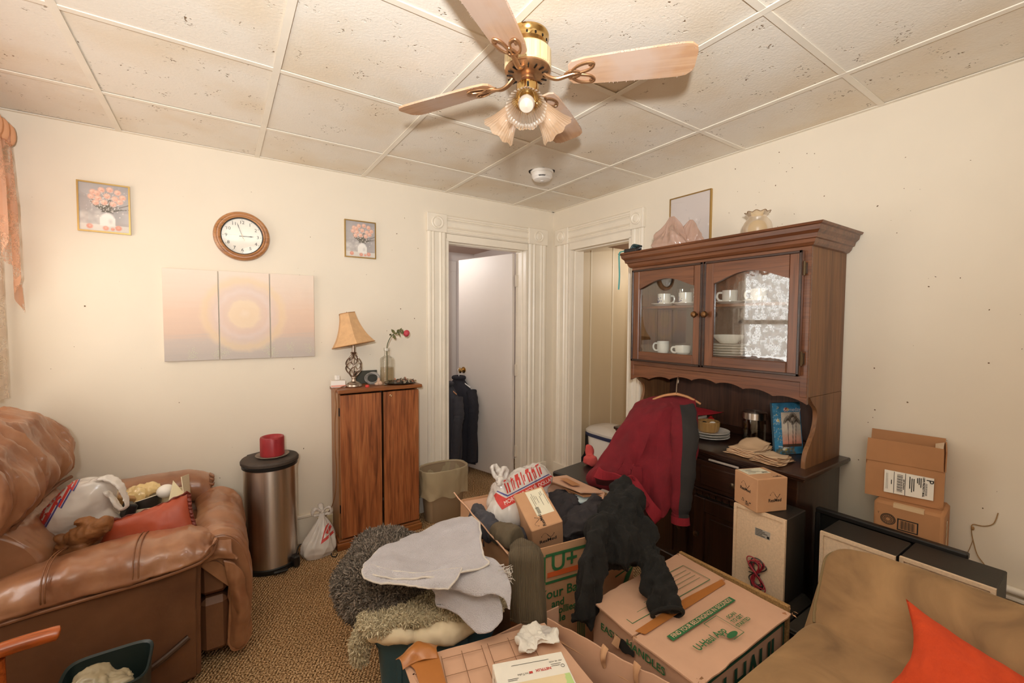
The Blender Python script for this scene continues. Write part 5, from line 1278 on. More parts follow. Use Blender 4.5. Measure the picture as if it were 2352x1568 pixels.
obj('wax', MB().lathe([(.060, .0005), (.063, .004), (.063, .10), (.060, .108), (.054, .110), (.046, .106), (.036, .090), (.001, .080)], 48, wob=lambda a, z: 1+.008*math.sin(3*a)-(.10*math.exp(-((a-4.9)/.22)**2) if .1 < z else 0)), wax, cn, world=False)
obj('wick', MB().tube([(0, 0, .078), (.001, .001, .088), (.004, .001, .094)], .0016, 6), blackp, cn, world=False)

# ------------------------------------------------------------------ wastebasket with liner
WX, WY = -1.135, -.152
def oval(rx, ry, z, e=2.6, n=56, c=(WX, WY), wv=0., wz=0., ph=0):
    r = []
    for q in range(n):
        a = 2*PI*q/n; k = (abs(math.cos(a))**e+abs(math.sin(a))**e)**(-1/e); r.append((c[0]+(rx+wv*math.sin(9*a+ph))*k*math.cos(a), c[1]+(ry+wv*math.sin(9*a+ph))*k*math.sin(a), z+wz*math.sin(7*a+ph)))
    return r
wb = thing('wastebasket', 'tan plastic wastebasket with a shiny cream liner beside the door casing', 'wastebasket', (WX, WY, 0))
wp = M('tan_wastebasket', '9A8468', rough=.5)
rows = [oval(.13, .082, 0), oval(.135, .085, .004), oval(.168, .108, .362)]
obj('basket', MB().surf(rows, cv=True).add(rows[0], [tuple(range(56))]), wp, wb, smooth=40)
obj('rim', MB().tube(oval(.172, .111, .365), .006, 8, closed=True), wp, wb)
lr = [oval(.10, .06, .15, wv=.006, wz=.01, ph=1), oval(.135, .085, .22, wv=.004, ph=2), oval(.160, .101, .30, wv=.003), oval(.168, .107, .366), oval(.174, .112, .376), oval(.181, .117, .370), oval(.182, .118, .33, wv=.002, ph=1), oval(.181, .116, .28, wv=.003, ph=2), oval(.180, .115, .23, wv=.004, wz=.006, ph=1), oval(.184, .118, .185, wv=.006, wz=.012, ph=2.4)]
L_ = MB().surf(patch([r+[r[0]] for r in lr], 60, 150)[:, :-1], cv=True); Pn = np.array(L_.v); nn = np.array([Pn[:, 0]-WX, (Pn[:, 1]-WY)*1.6, Pn[:, 0]*0]).T; nn /= np.linalg.norm(nn, axis=1)[:, None]
q_ = ridge(Pn*np.array([1, 1, .45]), 24, 2, 2); L_.v = (Pn+nn*(.004*np.clip(q_, -.2, 1))[:, None]).tolist()
obj('liner', L_, film_c, wb, smooth=60)

# ------------------------------------------------------------------ floor bag, outlet, cords
f = bagloft((-1.995, -.205, .002), .245, .098, .080, (.86, 1.06, 1.05, .96, .80, .60, .40, .22, .14), (.035, .02), 12, .20, (4, 7, 12))
f.v = np.array(f.v)
fb = single('plastic_bag', f, film_w, 'knotted white plastic bag with a red logo on the floor by the oak cabinet', 'plastic bag', smooth=50)
tie = MB()
for k, (dx, dy) in enumerate(((-.035, -.005), (.03, -.01), (.0, .02))):
    b_ = (-1.962, -.185, .235); tie.tube(crom([b_, (b_[0]+dx*.5, b_[1]+dy, b_[2]+.03), (b_[0]+dx*1.3, b_[1]+dy*2, b_[2]+.045), (b_[0]+dx*1.6, b_[1]+dy*2, b_[2]+.01), (b_[0]+dx*.4, b_[1], b_[2]-.005)], 16), [.010, .011, .012, .013, .014, .015, .016, .016, .016, .015, .014, .013, .012, .011, .010, .009], 8, flat=.4)
tf = fuse(tie, .005, 2); push(tf, .004*ridge(tf.v, 40, 3))
obj('knotted_handles', tf, film_w, fb, smooth=60)
bt = MB(); bt.v, bt.f = f.v+np.array(fb.location), f.f     # f.v was re-based to the object origin
vd = np.array([.45, .89, -.1]); ex_ = np.array([.89, -.45, 0]); lo_ = np.array([-1.935, -.25, .145])
def logo_polys(sx, sy): return [[(-sx, -sy), (sx, -sy*.2), (sx, sy*.1), (-sx*.9, -sy*.65)], [(-sx*.95, -sy*.75), (-sx*.7, -sy*.5), (-sx*.35, sy*.6), (-sx*.6, sy*.5)], [(-sx*.5, -sy*.1), (-sx*.2, -sy*.3), (sx*.3, sy*.9), (sx*.05, sy*.95)], [(-.1*sx, sy*.1), (sx*.8, sy*.35), (sx*.9, sy*.6), (-.05*sx, sy*.35)], [(sx*.3, sy*.1), (sx*.55, sy*.05), (sx*.75, sy*.85), (sx*.5, sy*.9)], [(-sx*.25, sy*.5), (sx*.75, sy*.75), (sx*.72, sy*.9), (-sx*.3, sy*.7)]]
lg = MB()
for p in logo_polys(.038, .062): b_ = flat_mb(p, lo_-vd*.2, ex_, (0, 0, 1), 0); lg.add(b_.v, b_.f)
obj('red_logo', wrap(lg, bt, vd, .0015), red_ink, fb, smooth=0, kind='stuff')
ol = thing('wall_outlet', 'cream wall outlet on the baseboard behind the floor bag', 'outlet', (-1.925, -.02, .09))
obj('plate', MB().b2((-1.962, -.0245, .075), (-1.868, -.0175, .148), .002), M('cream_outlet', 'D9C79E', rough=.4), ol)
for x in (-1.94, -1.89): obj('socket', MB().lathe([(.015, 0), (.015, .002), (.001, .002)], 16, (x, -.0245, .112), rotm(0, PI/2)), M('cream_socket%d' % int(-x*100), 'CDB98E', rough=.4), ol)
pg = thing('black_plug', 'black power plug in the wall outlet behind the floor bag', 'plug', (-1.925, -.045, .1))
obj('plug_body', MB().box((-1.935, -.040, .114), (.022, .026, .026), .005), blackp, pg)
obj('plug_cord', MB().tube(crom([(-1.935, -.052, .105), (-1.945, -.068, .085), (-1.93, -.07, .055), (-1.90, -.075, .02), (-1.88, -.12, .008), (-1.905, -.20, .006), (-1.93, -.28, .006), (-1.91, -.305, .006), (-1.895, -.28, .006)], 60), .003, 6), blackp, pg)
single('black_adapter', MB().box((-2.125, -.275, .035), (.035, .05, .066), .008, rz=.4).tube(crom([(-2.12, -.265, .065), (-2.105, -.25, .10), (-2.09, -.25, .11)], 10), .004, 6), blackp, 'black plastic handle of a tool between the trash can and the floor bag', 'tool')

# ------------------------------------------------------------------ coats on the hall doors
cloth_blk = M('black_navy_cloth', '232128', rough=.9, var=.2, vs=25, sheen=.25, bump=.1, bs=200)
cloth_gry = M('charcoal_cloth', '35343A', rough=.9, var=.2, vs=25, sheen=.25)
def coat(name, label, C0, ax, nr, z_top, z_bot, sh, hem, mat, skew=0., hm=whitep, hook=(0, 0, 0)):
    """C0 = xy of hanger; ax = width direction, nr = towards the viewer"""
    t_ = thing(name, label, 'jacket', (C0[0], C0[1], z_bot)); ax = np.array(ax); nr = np.array(nr); P0 = np.array([*C0, 0.])
    rows = []
    for q, (w, d, dz) in zip((0, .03, .08, .16, .35, .6, .85, 1.), ((.05, .05, 0), (.075, .055, 0), (sh*.8, .06, 0), (sh, .07, 0), (sh*1.04, .075, 0), (hem*.98, .075, 0), (hem, .075, 0), (hem*.97, .07, 0))):
        z = z_top+(z_bot-z_top)*q; r = []
        for a in np.linspace(0, 2*PI, 41)[:-1]:
            f_ = 1+.10*q*math.sin(7*a+1)+.05*q*math.sin(13*a+2); r.append(P0+ax*(w*math.cos(a)*f_+skew*q)+nr*(d*math.sin(a)*f_)+np.array([0, 0, z-.05*(abs(math.cos(a))**2)*(.08 <= q < .2)]))
        rows.append(r)
    G = crom(np.array(rows), 48); 
    ob = obj('body', MB().surf(G, cv=True).add(list(G[-1]), [tuple(range(40))]), mat, t_, smooth=60)
    for s in (-1, 1):
        pts = crom([P0+ax*s*sh*.86+np.array([0, 0, z_top-.10]), P0+ax*(s*(sh+.03)+skew*.3)+nr*.03+np.array([0, 0, z_top-.24]), P0+ax*(s*(sh+.035)+skew*.7)+nr*.05+np.array([0, 0, (z_top*.5+z_bot*.5)]), P0+ax*(s*(hem*.98)+skew)+nr*.06+np.array([0, 0, z_bot+.04])], 24)
        sl = obj('sleeve', MB().tube(pts, np.linspace(.05, .038, 24)*(1+.05*np.sin(np.arange(24)*2.)), 14), mat, t_, smooth=60)
    cl = [P0+ax*.055*math.cos(a)+nr*.045*math.sin(a)+np.array([0, 0, z_top+.012]) for a in np.linspace(0, 2*PI, 25)[:-1]]
    obj('collar', MB().tube(cl, .02, 10, closed=True, flat=1.), mat, t_)
    hk = crom([P0+np.array([0, 0, z_top-.02]), P0+np.array([0, 0, z_top+.05]), P0+nr*.012+np.array([0, 0, z_top+.085]), P0-nr*.0+np.array([0, 0, z_top+.10]), P0-nr*.02+np.array([0, 0, z_top+.09])], 20)
    obj('hanger', MB().tube(hk, .0035, 8).tube([P0-ax*sh*.8+np.array([0, 0, z_top-.07]), P0+np.array([0, 0, z_top]), P0+ax*sh*.8+np.array([0, 0, z_top-.07])], .005, 8), hm, t_)
    return t_
dex, dey = ex, ey   # door axes are overwritten above, rebuild them
dex = np.array([math.cos(ang), math.sin(ang), 0]); dey = np.array([-math.sin(ang), math.cos(ang), 0])
kp2 = np.array([hx, hy, .9])+dex*.64+dey*.10
coat('black_jacket', 'black zip jacket hanging on a white hanger from the brass door knob', (kp2[0], kp2[1]), dex, dey, .875, .10, .20, .225, cloth_blk, skew=-.02)
coat('charcoal_jacket', 'charcoal jacket on a wooden hanger, half hidden behind the door casing', (-.80, .50), dex, dey, .86, .22, .17, .18, cloth_gry, hm=M('hanger_wood', 'B07A50', rough=.5))
obj('door_knob', MB().lathe([(.028, 0), (.028, .004), (.010, .008), (.010, .03), (.024, .04), (.026, .05), (.016, .058), (.001, .06)], 18, (-.36, 1.54, .86), rotm(0, PI/2)), blackp, bpy.data.objects['door_2'])
wire_h = thing('coat_hook_rack', 'small black hook rail by the hall door', 'hook', (-.86, .62, .9))
bpy.data.objects.remove(wire_h)

# ------------------------------------------------------------------ things in the passage
tb = thing('white_tub', 'white plastic tub with dark blue rim and clear lid in the passage', 'tub', (.30, -.42, 0))
tubr = lambda rx, ry, z: oval(rx, ry, z, e=4, c=(.32, -.43))
rows = [tubr(.13, .17, 0), tubr(.15, .195, .44)]
obj('tub_body', MB().surf(rows, cv=True).add(rows[0], [tuple(range(56))]), whitep, tb, smooth=40)
rows = [tubr(.152, .197, .44), tubr(.165, .212, .443), tubr(.168, .215, .465), tubr(.16, .207, .472)]
obj('blue_rim', MB().surf(rows, cv=True), M('navy_plastic', '232C4E', rough=.4), tb, smooth=40)
rows = [tubr(.165, .212, .472), tubr(.166, .213, .49), tubr(.14, .185, .515), tubr(.06, .09, .525)]
obj('clear_lid', MB().surf(rows, cv=True).add(rows[-1], [tuple(range(56))]), M('milky_lid', 'CFC8BE', rough=.3), tb, smooth=40)
bg_ = thing('black_duffel', 'black bag with upright handle in the passage doorway', 'bag', (.22, -.20, 0))
f = fuse(MB().ell((.23, -.205, .12), (.075, .06, .12)).ell((.25, -.22, .22), (.05, .045, .08)), .008, 4); push(f, .008*ridge(f.v, 20, 4)); f.v[:, 2] = np.maximum(f.v[:, 2], .001)
obj('bag_body', f, cloth_blk, bg_, smooth=60)
obj('handle', MB().tube([(.215, -.235, .25), (.21, -.24, .46)], .017, 12), blackp, bg_)
# ------------------------------------------------------------------ leather recliner
rc_ = thing('leather_recliner', 'worn tan brown leather recliner heaped with clutter by the curtain', 'recliner', (-2.85, -.6, 0))
def rp(n, mb, mat=leather, parent=None, **k): return obj(n, mb, mat, parent or rc_, **k)
stitch = M('leather_piping', '7A4E30', rough=.5)
def sweep(prof_rows, ny, npf, closed=True):
    """prof_rows: list of stations, each a list of 3d points around the section"""
    return patch(prof_rows, ny, npf, False, closed)
def capped(G):
    mb = MB().surf(G, cv=True); a, b = G.shape[:2]
    for r in (G[0], G[-1]):
        c = r.mean(0); mb.add([*r, c], [(i, (i+1) % b, b) for i in range(b)])
    return mb
def wrinkle(G, amp, sc, seed, st):
    n = normals(G); d = amp*(ridge(G*np.array(st), sc, seed, 3)-.6); return G+n*d[..., None]
# near arm pad: sections along x
def arm_sec(x, yo, yi, zs, zt, zin, bulge=0.):
    return [(x, yo, zs), (x, yo-.012, zs+.03), (x, yo+.02, zt-.02), (x, (yo*.6+yi*.4), zt), (x, yi-.02, zt-.03+bulge), (x, yi, zin), (x, yi-.03, zin-.06), (x, (yo+yi)/2, zs-.05)]
secs = [arm_sec(-2.492, -.93, -.86, .525, .545, .52), arm_sec(-2.51, -.985, -.80, .515, .565, .52), arm_sec(-2.56, -1.005, -.75, .495, .585, .535), arm_sec(-2.68, -1.01, -.735, .482, .592, .54), arm_sec(-2.85, -1.01, -.73, .475, .59, .54), arm_sec(-3.0, -1.0, -.735, .462, .568, .52), arm_sec(-3.15, -.99, -.74, .445, .53, .49), arm_sec(-3.30, -.98, -.75, .43, .49, .46)]
G = sweep(secs, 90, 48); G = wrinkle(G, .0055, 12, 3, (1, .5, 1)); G = G+normals(G)*(.0016*ridge(G*np.array([1, .4, .4]), 45, 9, 2))[..., None]
arm = rp('arm_pad', capped(G), smooth=60)
pipe = crom([(-2.488, -.90, .528), (-2.505, -.975, .512), (-2.53, -1.0, .503), (-2.56, -1.012, .494), (-2.68, -1.018, .480), (-2.85, -1.018, .473), (-3.0, -1.008, .460), (-3.15, -.998, .443), (-3.3, -.988, .428)], 60)
obj('piping', MB().tube(pipe, .0065, 8), stitch, arm)
for x, yo in ((-2.72, -1.012), (-2.735, -1.012), (-2.955, -1.005), (-2.965, -1.005)):
    cs = crom(arm_sec(x, yo, -.735, .48, .593, .54)[:6], 24); obj('seam', MB().tube(cs+np.array([0, -.001, .0015]), .0025, 6), stitch, arm)
# side panel
G = patch([[(-3.30, -.945, .03), (-3.30, -.96, .25), (-3.30, -.965, .46)], [(-3.0, -.945, .02), (-3.0, -.965, .25), (-3.0, -.975, .47)], [(-2.75, -.935, .02), (-2.75, -.958, .25), (-2.75, -.97, .485)], [(-2.565, -.92, .02), (-2.562, -.945, .25), (-2.555, -.965, .505)]], 60, 30)
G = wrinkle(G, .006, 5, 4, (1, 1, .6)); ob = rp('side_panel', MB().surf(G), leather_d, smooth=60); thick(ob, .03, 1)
obj('front_edge_roll', MB().tube(crom([(-2.562, -.925, .02), (-2.559, -.948, .25), (-2.552, -.966, .50)], 24), .012, 10), leather_d, ob)
for x in (-2.80, -3.08): obj('panel_seam', MB().tube(crom([(x, -.943, .03), (x, -.967, .25), (x, -.979, .47)], 24), .0028, 6), stitch, ob)
obj('footrest_lever', MB().tube(crom([(-2.585, -.98, .205), (-2.66, -1.0, .165), (-2.74, -1.005, .128), (-2.84, -1.0, .10), (-2.90, -.985, .075)], 24), np.linspace(.011, .015, 24), 10), M('dark_lever_wood', '3E2618', rough=.35, coat=.3), rc_)
obj('lever_slot', MB().b2((-2.95, -.9665, .03), (-2.86, -.955, .09), .004), blackp, rc_)
# inner seat, far arm, back
seat = sweep([[(x, y, z) for (y, z) in ((-.75, .36), (-.75, .43), (-.70, .465), (-.5, .47+b), (-.32, .465), (-.28, .43), (-.28, .36), (-.5, .34))] for x, b in ((-2.56, .0), (-2.62, .008), (-2.8, .006), (-3.0, -.006), (-3.12, 0))], 50, 40)
rp('seat', capped(wrinkle(seat, .005, 9, 6, (1, 1, 1))), smooth=60)
fa = sweep([[(x, y, z) for (y, z) in ((-.30, zt-.13), (-.315, zt-.06), (-.285, zt-.012), (-.22, zt), (-.15, zt-.012), (-.115, zt-.06), (-.12, zt-.15), (-.2, zt-.17))] for x, zt in ((-2.515, .575), (-2.53, .605), (-2.60, .632), (-2.72, .64), (-2.9, .635), (-3.2, .60))], 60, 44)
fa[:2] = fa[:2]*1.0; fa = wrinkle(fa, .003, 16, 8, (1, .5, .5)); 
rp('far_arm_pad', capped(fa), smooth=60)
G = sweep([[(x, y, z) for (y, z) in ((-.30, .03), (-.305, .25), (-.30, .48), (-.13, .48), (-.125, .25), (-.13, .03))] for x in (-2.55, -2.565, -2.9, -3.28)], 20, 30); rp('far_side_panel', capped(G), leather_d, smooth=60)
gath = MB()
for k in range(9):
    a = PI*k/8*1.1-.2; gath.tube(crom([(-2.517, -.215-.06*math.cos(a), .53+.035*math.sin(a)), (-2.507, -.215-.085*math.cos(a), .53+.055*math.sin(a)), (-2.525, -.215-.097*math.cos(a), .53+.07*math.sin(a))], 8), .006, 6)
rp('gathered_arm_front', gath, kind='stuff', smooth=60)
rp('arm_front', MB().ell((-2.522, -.215, .515), (.016, .09, .075), 24, 12), smooth=60)
# back: upper cushion and lumbar cushion, deep vertical tucks
def back_prof(y, pf, yq): return [(x, y, z) for x, z in pf]
up_pf = [(-3.345, .60), (-3.30, .985), (-3.25, 1.035), (-3.17, 1.015), (-3.085, .945), (-3.04, .84), (-3.045, .755), (-3.10, .68), (-3.20, .63)]
lo_pf = [(-3.33, .38), (-3.32, .66), (-3.22, .70), (-3.12, .675), (-3.045, .61), (-3.00, .53), (-3.0, .46), (-3.06, .40)]
def shrink(pf, k, y): c = np.array(pf).mean(0); return [(c[0]+(x-c[0])*k, y, c[1]+(z-c[1])*k) for x, z in pf]
up = sweep([shrink(up_pf, k, y) for y, k in ((-.155, .62), (-.175, .86), (-.24, .99), (-.40, 1.03), (-.60, 1.03), (-.78, .99), (-.86, .86), (-.885, .62))], 110, 70)
up = up+normals(up)*(.020*(ridge(up*np.array([.8, 1.6, .35]), 9, 5, 3)-.8)+.004*(ridge(up*np.array([.5, 1, .25]), 34, 7, 2)-.5))[..., None]
up[..., 0] = np.maximum(up[..., 0], -3.35)
rp('back_cushion', capped(up), smooth=60)
lo = sweep([shrink(lo_pf, k, y) for y, k in ((-.235, .75), (-.26, .95), (-.4, 1.), (-.6, 1.), (-.72, .95), (-.75, .75))], 90, 60)
lo = lo+normals(lo)*(.010*(ridge(lo*np.array([.8, 1.3, .5]), 8, 15, 3)-.7))[..., None]; lo[..., 0] = np.maximum(lo[..., 0], -3.35)
lb = rp('lumbar_cushion', capped(lo), smooth=60)
obj('piping', MB().tube(crom([(-3.055, -.19, .685), (-3.085, -.26, .675), (-3.10, -.4, .668), (-3.10, -.6, .668), (-3.09, -.75, .672)], 40), .008, 8), stitch, lb)
# footrest
fpf = [(-2.575, .505), (-2.52, .548), (-2.455, .545), (-2.402, .495), (-2.378, .40), (-2.374, .29), (-2.380, .19), (-2.374, .11), (-2.395, .045), (-2.44, .03), (-2.455, .09), (-2.45, .22), (-2.455, .36), (-2.50, .44), (-2.56, .455)]
ft = sweep([shrink(fpf, k, y) for y, k in ((-.255, .80), (-.27, .95), (-.34, 1.), (-.55, 1.01), (-.75, 1.), (-.85, 1.), (-.895, .99), (-.905, .96))], 80, 90)
ft = ft+normals(ft)*(.012*(ridge(ft*np.array([.5, 1.2, .5]), 9, 25, 3)-.7))[..., None]; ft[..., 2] = np.maximum(ft[..., 2], .006)
rp('footrest', capped(ft), smooth=60)
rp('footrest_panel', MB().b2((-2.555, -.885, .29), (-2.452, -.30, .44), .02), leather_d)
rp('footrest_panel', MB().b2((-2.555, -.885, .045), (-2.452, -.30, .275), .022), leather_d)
# hanging end flap of the footrest
fl = patch([[(-2.465, -.915, .445), (-2.43, -.925, .42), (-2.40, -.92, .36)], [(-2.45, -.918, .33), (-2.425, -.935, .32), (-2.395, -.922, .29)], [(-2.445, -.912, .26), (-2.415, -.94, .25), (-2.385, -.918, .22)], [(-2.44, -.90, .17), (-2.42, -.93, .16), (-2.385, -.912, .15)], [(-2.46, -.89, .07), (-2.43, -.91, .05), (-2.395, -.90, .06)]], 40, 20)
ob = rp('end_flap', MB().surf(wrinkle(fl, .006, 16, 31, (1, 1, .6))), smooth=60); thick(ob, .012)
tp = patch([[(-2.555, -.86, .50), (-2.555, -.905, .47), (-2.552, -.915, .44)], [(-2.50, -.87, .535), (-2.50, -.925, .50), (-2.49, -.93, .462)], [(-2.44, -.87, .525), (-2.44, -.93, .48), (-2.42, -.935, .44)]], 24, 18)
ob = rp('corner_flap', MB().surf(wrinkle(tp, .005, 18, 33, (1, 1, 1))), smooth=60); thick(ob, .012)

# --- clutter on the recliner
mb = MB()
for k_ in ([(-3.075, -.475, .545, .07), (-3.02, -.50, .585, .10), (-2.95, -.55, .655, .11), (-2.89, -.585, .72, .085), (-2.865, -.595, .765, .04)], [(-3.0, -.53, .55, .07), (-2.92, -.56, .58, .085), (-2.85, -.56, .61, .07)]):
    C_ = crom(np.array(k_), 24); mb.tube(C_[:, :3], C_[:, 3], 24, flat=.85)
f = fuse(mb, .007, 6); push(f, .012*(ridge(f.v*np.array([.6, 1, .6]), 7, 21, 2)-.7)+.003*ridge(f.v*np.array([.6, 1, .6]), 26, 3, 2))
f.v[:, 2] = np.maximum(f.v[:, 2], .482)
wbg = single('plastic_bag', f, film_w, 'big white plastic bag with red print slumped on the recliner seat', 'plastic bag', smooth=50)
hb = crom([(-2.90, -.60, .76), (-2.855, -.635, .775), (-2.815, -.655, .74), (-2.80, -.66, .69), (-2.795, -.665, .655), (-2.815, -.66, .645), (-2.835, -.655, .68), (-2.86, -.64, .72)], 50)
tfm = fuse(MB().tube(hb, np.array([.032]*50)*(1-.5*np.sin(np.linspace(0, PI, 50))), 12, flat=.25), .005, 3); push(tfm, .003*ridge(tfm.v, 40, 3))
obj('handle_loop', tfm, film_w, wbg, smooth=60)
bt = MB(); bt.v, bt.f = np.array(wbg.data.vertices[0].co)*0, []; 
bt.v = np.array([v.co[:] for v in wbg.data.vertices])+np.array(wbg.location); bt.f = [tuple(p.vertices) for p in wbg.data.polygons]
vd = np.array([-.25, .90, -.33]); vd /= np.linalg.norm(vd); bx_ = np.cross(vd, [0, 0, 1.]); bx_ /= np.linalg.norm(bx_); by_ = np.cross(bx_, vd)
dirr = bx_*.62+by_*.78; per = -bx_*.78+by_*.62
for k, (c, sx, sy) in enumerate((((-3.055, -.56, .655), .05, .03), ((-3.00, -.60, .725), .045, .026), ((-2.955, -.62, .785), .04, .02), ((-3.085, -.53, .60), .04, .024))):
    lg = MB()
    for p in logo_polys(sx, sy): b_ = flat_mb(p, np.array(c)-vd*.3, dirr, per, 0); lg.add(b_.v, b_.f)
    obj('red_print', wrap(lg, bt, vd, .002), red_ink, wbg, smooth=0, kind='stuff')
    lg = flat_mb([(-sx, -sy*1.25), (sx, -sy*.5), (sx, -sy*.35), (-sx, -sy*1.05)], np.array(c)-vd*.3, dirr, per, 0)
    obj('blue_print', wrap(lg, bt, vd, .002), blue_ink, wbg, smooth=0, kind='stuff')
# driftwood knot
dw = MB()
for pts, r in (([(-3.05, -.645, .485), (-2.98, -.68, .525), (-2.92, -.72, .585), (-2.87, -.755, .625)], (.018, .03, .04, .03)), ([(-2.93, -.71, .56), (-2.89, -.72, .60), (-2.90, -.725, .64), (-2.94, -.715, .645)], (.03, .03, .026, .012)), ([(-2.88, -.75, .60), (-2.845, -.77, .635), (-2.84, -.775, .60)], (.03, .026, .016)), ([(-3.0, -.69, .52), (-2.95, -.73, .53), (-2.90, -.75, .55)], (.02, .026, .03)), ([(-3.05, -.645, .485), (-3.08, -.63, .49)], (.016, .008)), ([(-2.97, -.70, .56), (-2.99, -.70, .595)], (.022, .008))):
    dw.tube(crom(pts, 14), np.interp(np.linspace(0, 1, 14), np.linspace(0, 1, len(r)), r), 12)
f = fuse(dw, .006, 2); push(f, .012*(ridge(f.v*np.array([.5, .5, .8]), 22, 2, 4)-.7)); f.v[:, 2] = np.maximum(f.v[:, 2], .478)
single('driftwood_piece', f, M('gnarled_driftwood', '9A6638', rough=.6, var=.5, vs=14, col2='5C3517', bump=.4, bs=60, stretch=(.6, .6, 1)), 'gnarled brown driftwood piece between the white bag and the rust pillow', 'driftwood', smooth=50)
# rust pillow leaning on the near arm
def pillow(P00, P10, P11, P01, thick_, n=36, sag=.0, seed=0, wr=.004, pinch=.10):
    P00, P10, P11, P01 = [np.array(p, float) for p in (P00, P10, P11, P01)]
    nrm = np.cross(P10-P00, P01-P00); nrm /= np.linalg.norm(nrm); mb = MB(); c = (P00+P10+P11+P01)/4
    for s in (1, -1):
        G = np.zeros((n, n, 3))
        for i in range(n):
            for j in range(n):
                u, v_ = i/(n-1), j/(n-1); a, b_ = 2*u-1, 2*v_-1
                p = P00*(1-u)*(1-v_)+P10*u*(1-v_)+P11*u*v_+P01*(1-u)*v_
                k = 1-pinch*((1-a*a)*abs(b_)**3+(1-b_*b_)*abs(a)**3); p = c+(p-c)*k
                e = ((1-abs(a)**2.6)*(1-abs(b_)**2.6))**.55 if abs(a) < 1 and abs(b_) < 1 else 0
                G[i, j] = p+nrm*s*thick_*e
        W_ = wr*(ridge(G, 9, seed+s, 3)-.6); W_[[0, -1]] = 0; W_[:, [0, -1]] = 0
        G = G+nrm*W_[..., None]*s; mb.surf(G)
    return mb
rust = M('rust_satin_fabric', 'A8482A', rough=.42, var=.18, vs=8, sheen=.3, bump=.06, bs=300)
pt = thing('rust_pillow', 'rust coloured satin pillow with ruffled edge leaning on the recliner arm', 'pillow', (-2.73, -.72, .48))
obj('cushion', pillow((-2.90, -.70, .485), (-2.565, -.735, .50), (-2.595, -.675, .665), (-2.85, -.67, .60), .035, seed=4, wr=.003, pinch=.03), rust, pt, smooth=60)
fr_ = []
for q in np.linspace(0, 1, 60): fr_.append(np.array((-2.85, -.67, .60))*(1-q)+np.array((-2.595, -.675, .665))*q+np.array([0, 0, -.014*math.sin(PI*q)]))
for q in np.linspace(0, 1, 60): fr_.append(np.array((-2.595, -.675, .665))*(1-q)+np.array((-2.565, -.735, .50))*q+np.array([-.008*math.sin(PI*q), 0, 0]))
fr_ = np.array(fr_); w_ = np.linspace(0, 1, 120)
G = [[p+np.array([.0, -.006*math.sin(i*.9)-.004, .012+.003*math.sin(i*.55)])*t_ if i < 60 else p+np.array([.014, -.007*math.sin(i*1.1), .004*math.sin(i*.7)])*t_ for i, p in enumerate(fr_)] for t_ in (0, .5, 1)]
ob = obj('ruffle', MB().surf(G), M('dark_rust_edge', '6E2A1C', rough=.5), pt, smooth=60); thick(ob, .004)
# cardboard tray with odds and ends
tray = thing('cream_box', 'open cream cardboard box of odds and ends on the recliner', 'box', (-2.74, -.44, .475))
cbm = M('cream_boxboard', 'DCCFB0', rough=.7)
def sheet(name, quad, mat, parent, t=.003, **k):
    mb = MB(); q = [np.array(p, float) for p in quad]; n_ = np.cross(q[1]-q[0], q[3]-q[0]); n_ = n_/np.linalg.norm(n_)*t
    V = q+[p+n_ for p in q]; mb.add(V, [(3, 2, 1, 0), (4, 5, 6, 7), (0, 1, 5, 4), (1, 2, 6, 5), (2, 3, 7, 6), (3, 0, 4, 7)])
    return obj(name, mb, mat, parent, smooth=0, **k)
B = [(-2.86, -.56, .478), (-2.60, -.60, .478), (-2.60, -.36, .478), (-2.86, -.34, .478)]; Tt = [(p[0]*1.0, p[1], .60) for p in B]
sheet('bottom', B, cbm, tray)
sheet('side', [B[0], B[1], Tt[1], Tt[0]], cbm, tray); sheet('side', [B[2], B[3], Tt[3], Tt[2]], cbm, tray); sheet('side', [B[3], B[0], Tt[0], Tt[3]], cbm, tray)
sheet('end_flap', [B[1], B[2], (-2.605, -.375, .665), (-2.625, -.525, .70)], cbm, tray)
sheet('folded_flap', [Tt[1], (-2.61, -.52, .61), (-2.655, -.50, .68), (-2.67, -.56, .60)], M('pale_yellow_flap', 'E0D6B4', rough=.6), tray)
cc_ = thing('candle_bowl', 'dark bowl filled with white wax in the cream box', 'candle', (-2.755, -.45, .53))
obj('bowl', MB().lathe([(.035, 0), (.05, .01), (.062, .045), (.064, .07), (.060, .07), (.056, .05), (.001, .05)], 36), M('dark_ceramic', '2C2723', rough=.3), cc_, world=False)
wv_ = MB().lathe([(.060, .066), (.056, .070), (.03, .072), (.001, .071)], 36, caps=False); obj('white_wax', wv_, M('white_wax', 'E9E2D4', rough=.5, bump=.4, bs=60), cc_, world=False); obj('foot_ring', MB().lathe([(.04, 0), (.066, .004), (.068, .010), (.04, .012)], 30), whitep, cc_, world=False)
cc_.rotation_euler = (-.25, -.2, 0)
tag_at('white_ball', MB().ell((0, 0, .03), (.035, .035, .03), 24, 16), whitep, 'smooth white egg-shaped ornament in the cream box', 'ornament', (-2.685, -.475, .60))
f = bagblob([((-2.80, -.40, .615), (.065, .05, .04), None), ((-2.74, -.39, .63), (.04, .04, .03), None)], .005, .007, 41, 20); single('crumpled_wrapper', f, M('shiny_yellow_film', 'D9BE86', rough=.2, coat=.5), 'crumpled yellowish cellophane wrapper in the cream box', 'wrapper', smooth=50)
single('brown_packet', MB().box((-2.84, -.50, .60), (.07, .03, .10), .003, R=rotm(.5, .3, .4)), M('brown_packet_card', 'A88050', rough=.6), 'brown packet standing at the left of the cream box', 'packet')
single('black_case', MB().box((-2.815, -.585, .57), (.035, .07, .14), .006, R=rotm(.4, 0, .35)), blackp, 'black plastic case leaning between the white bag and the cream box', 'case')
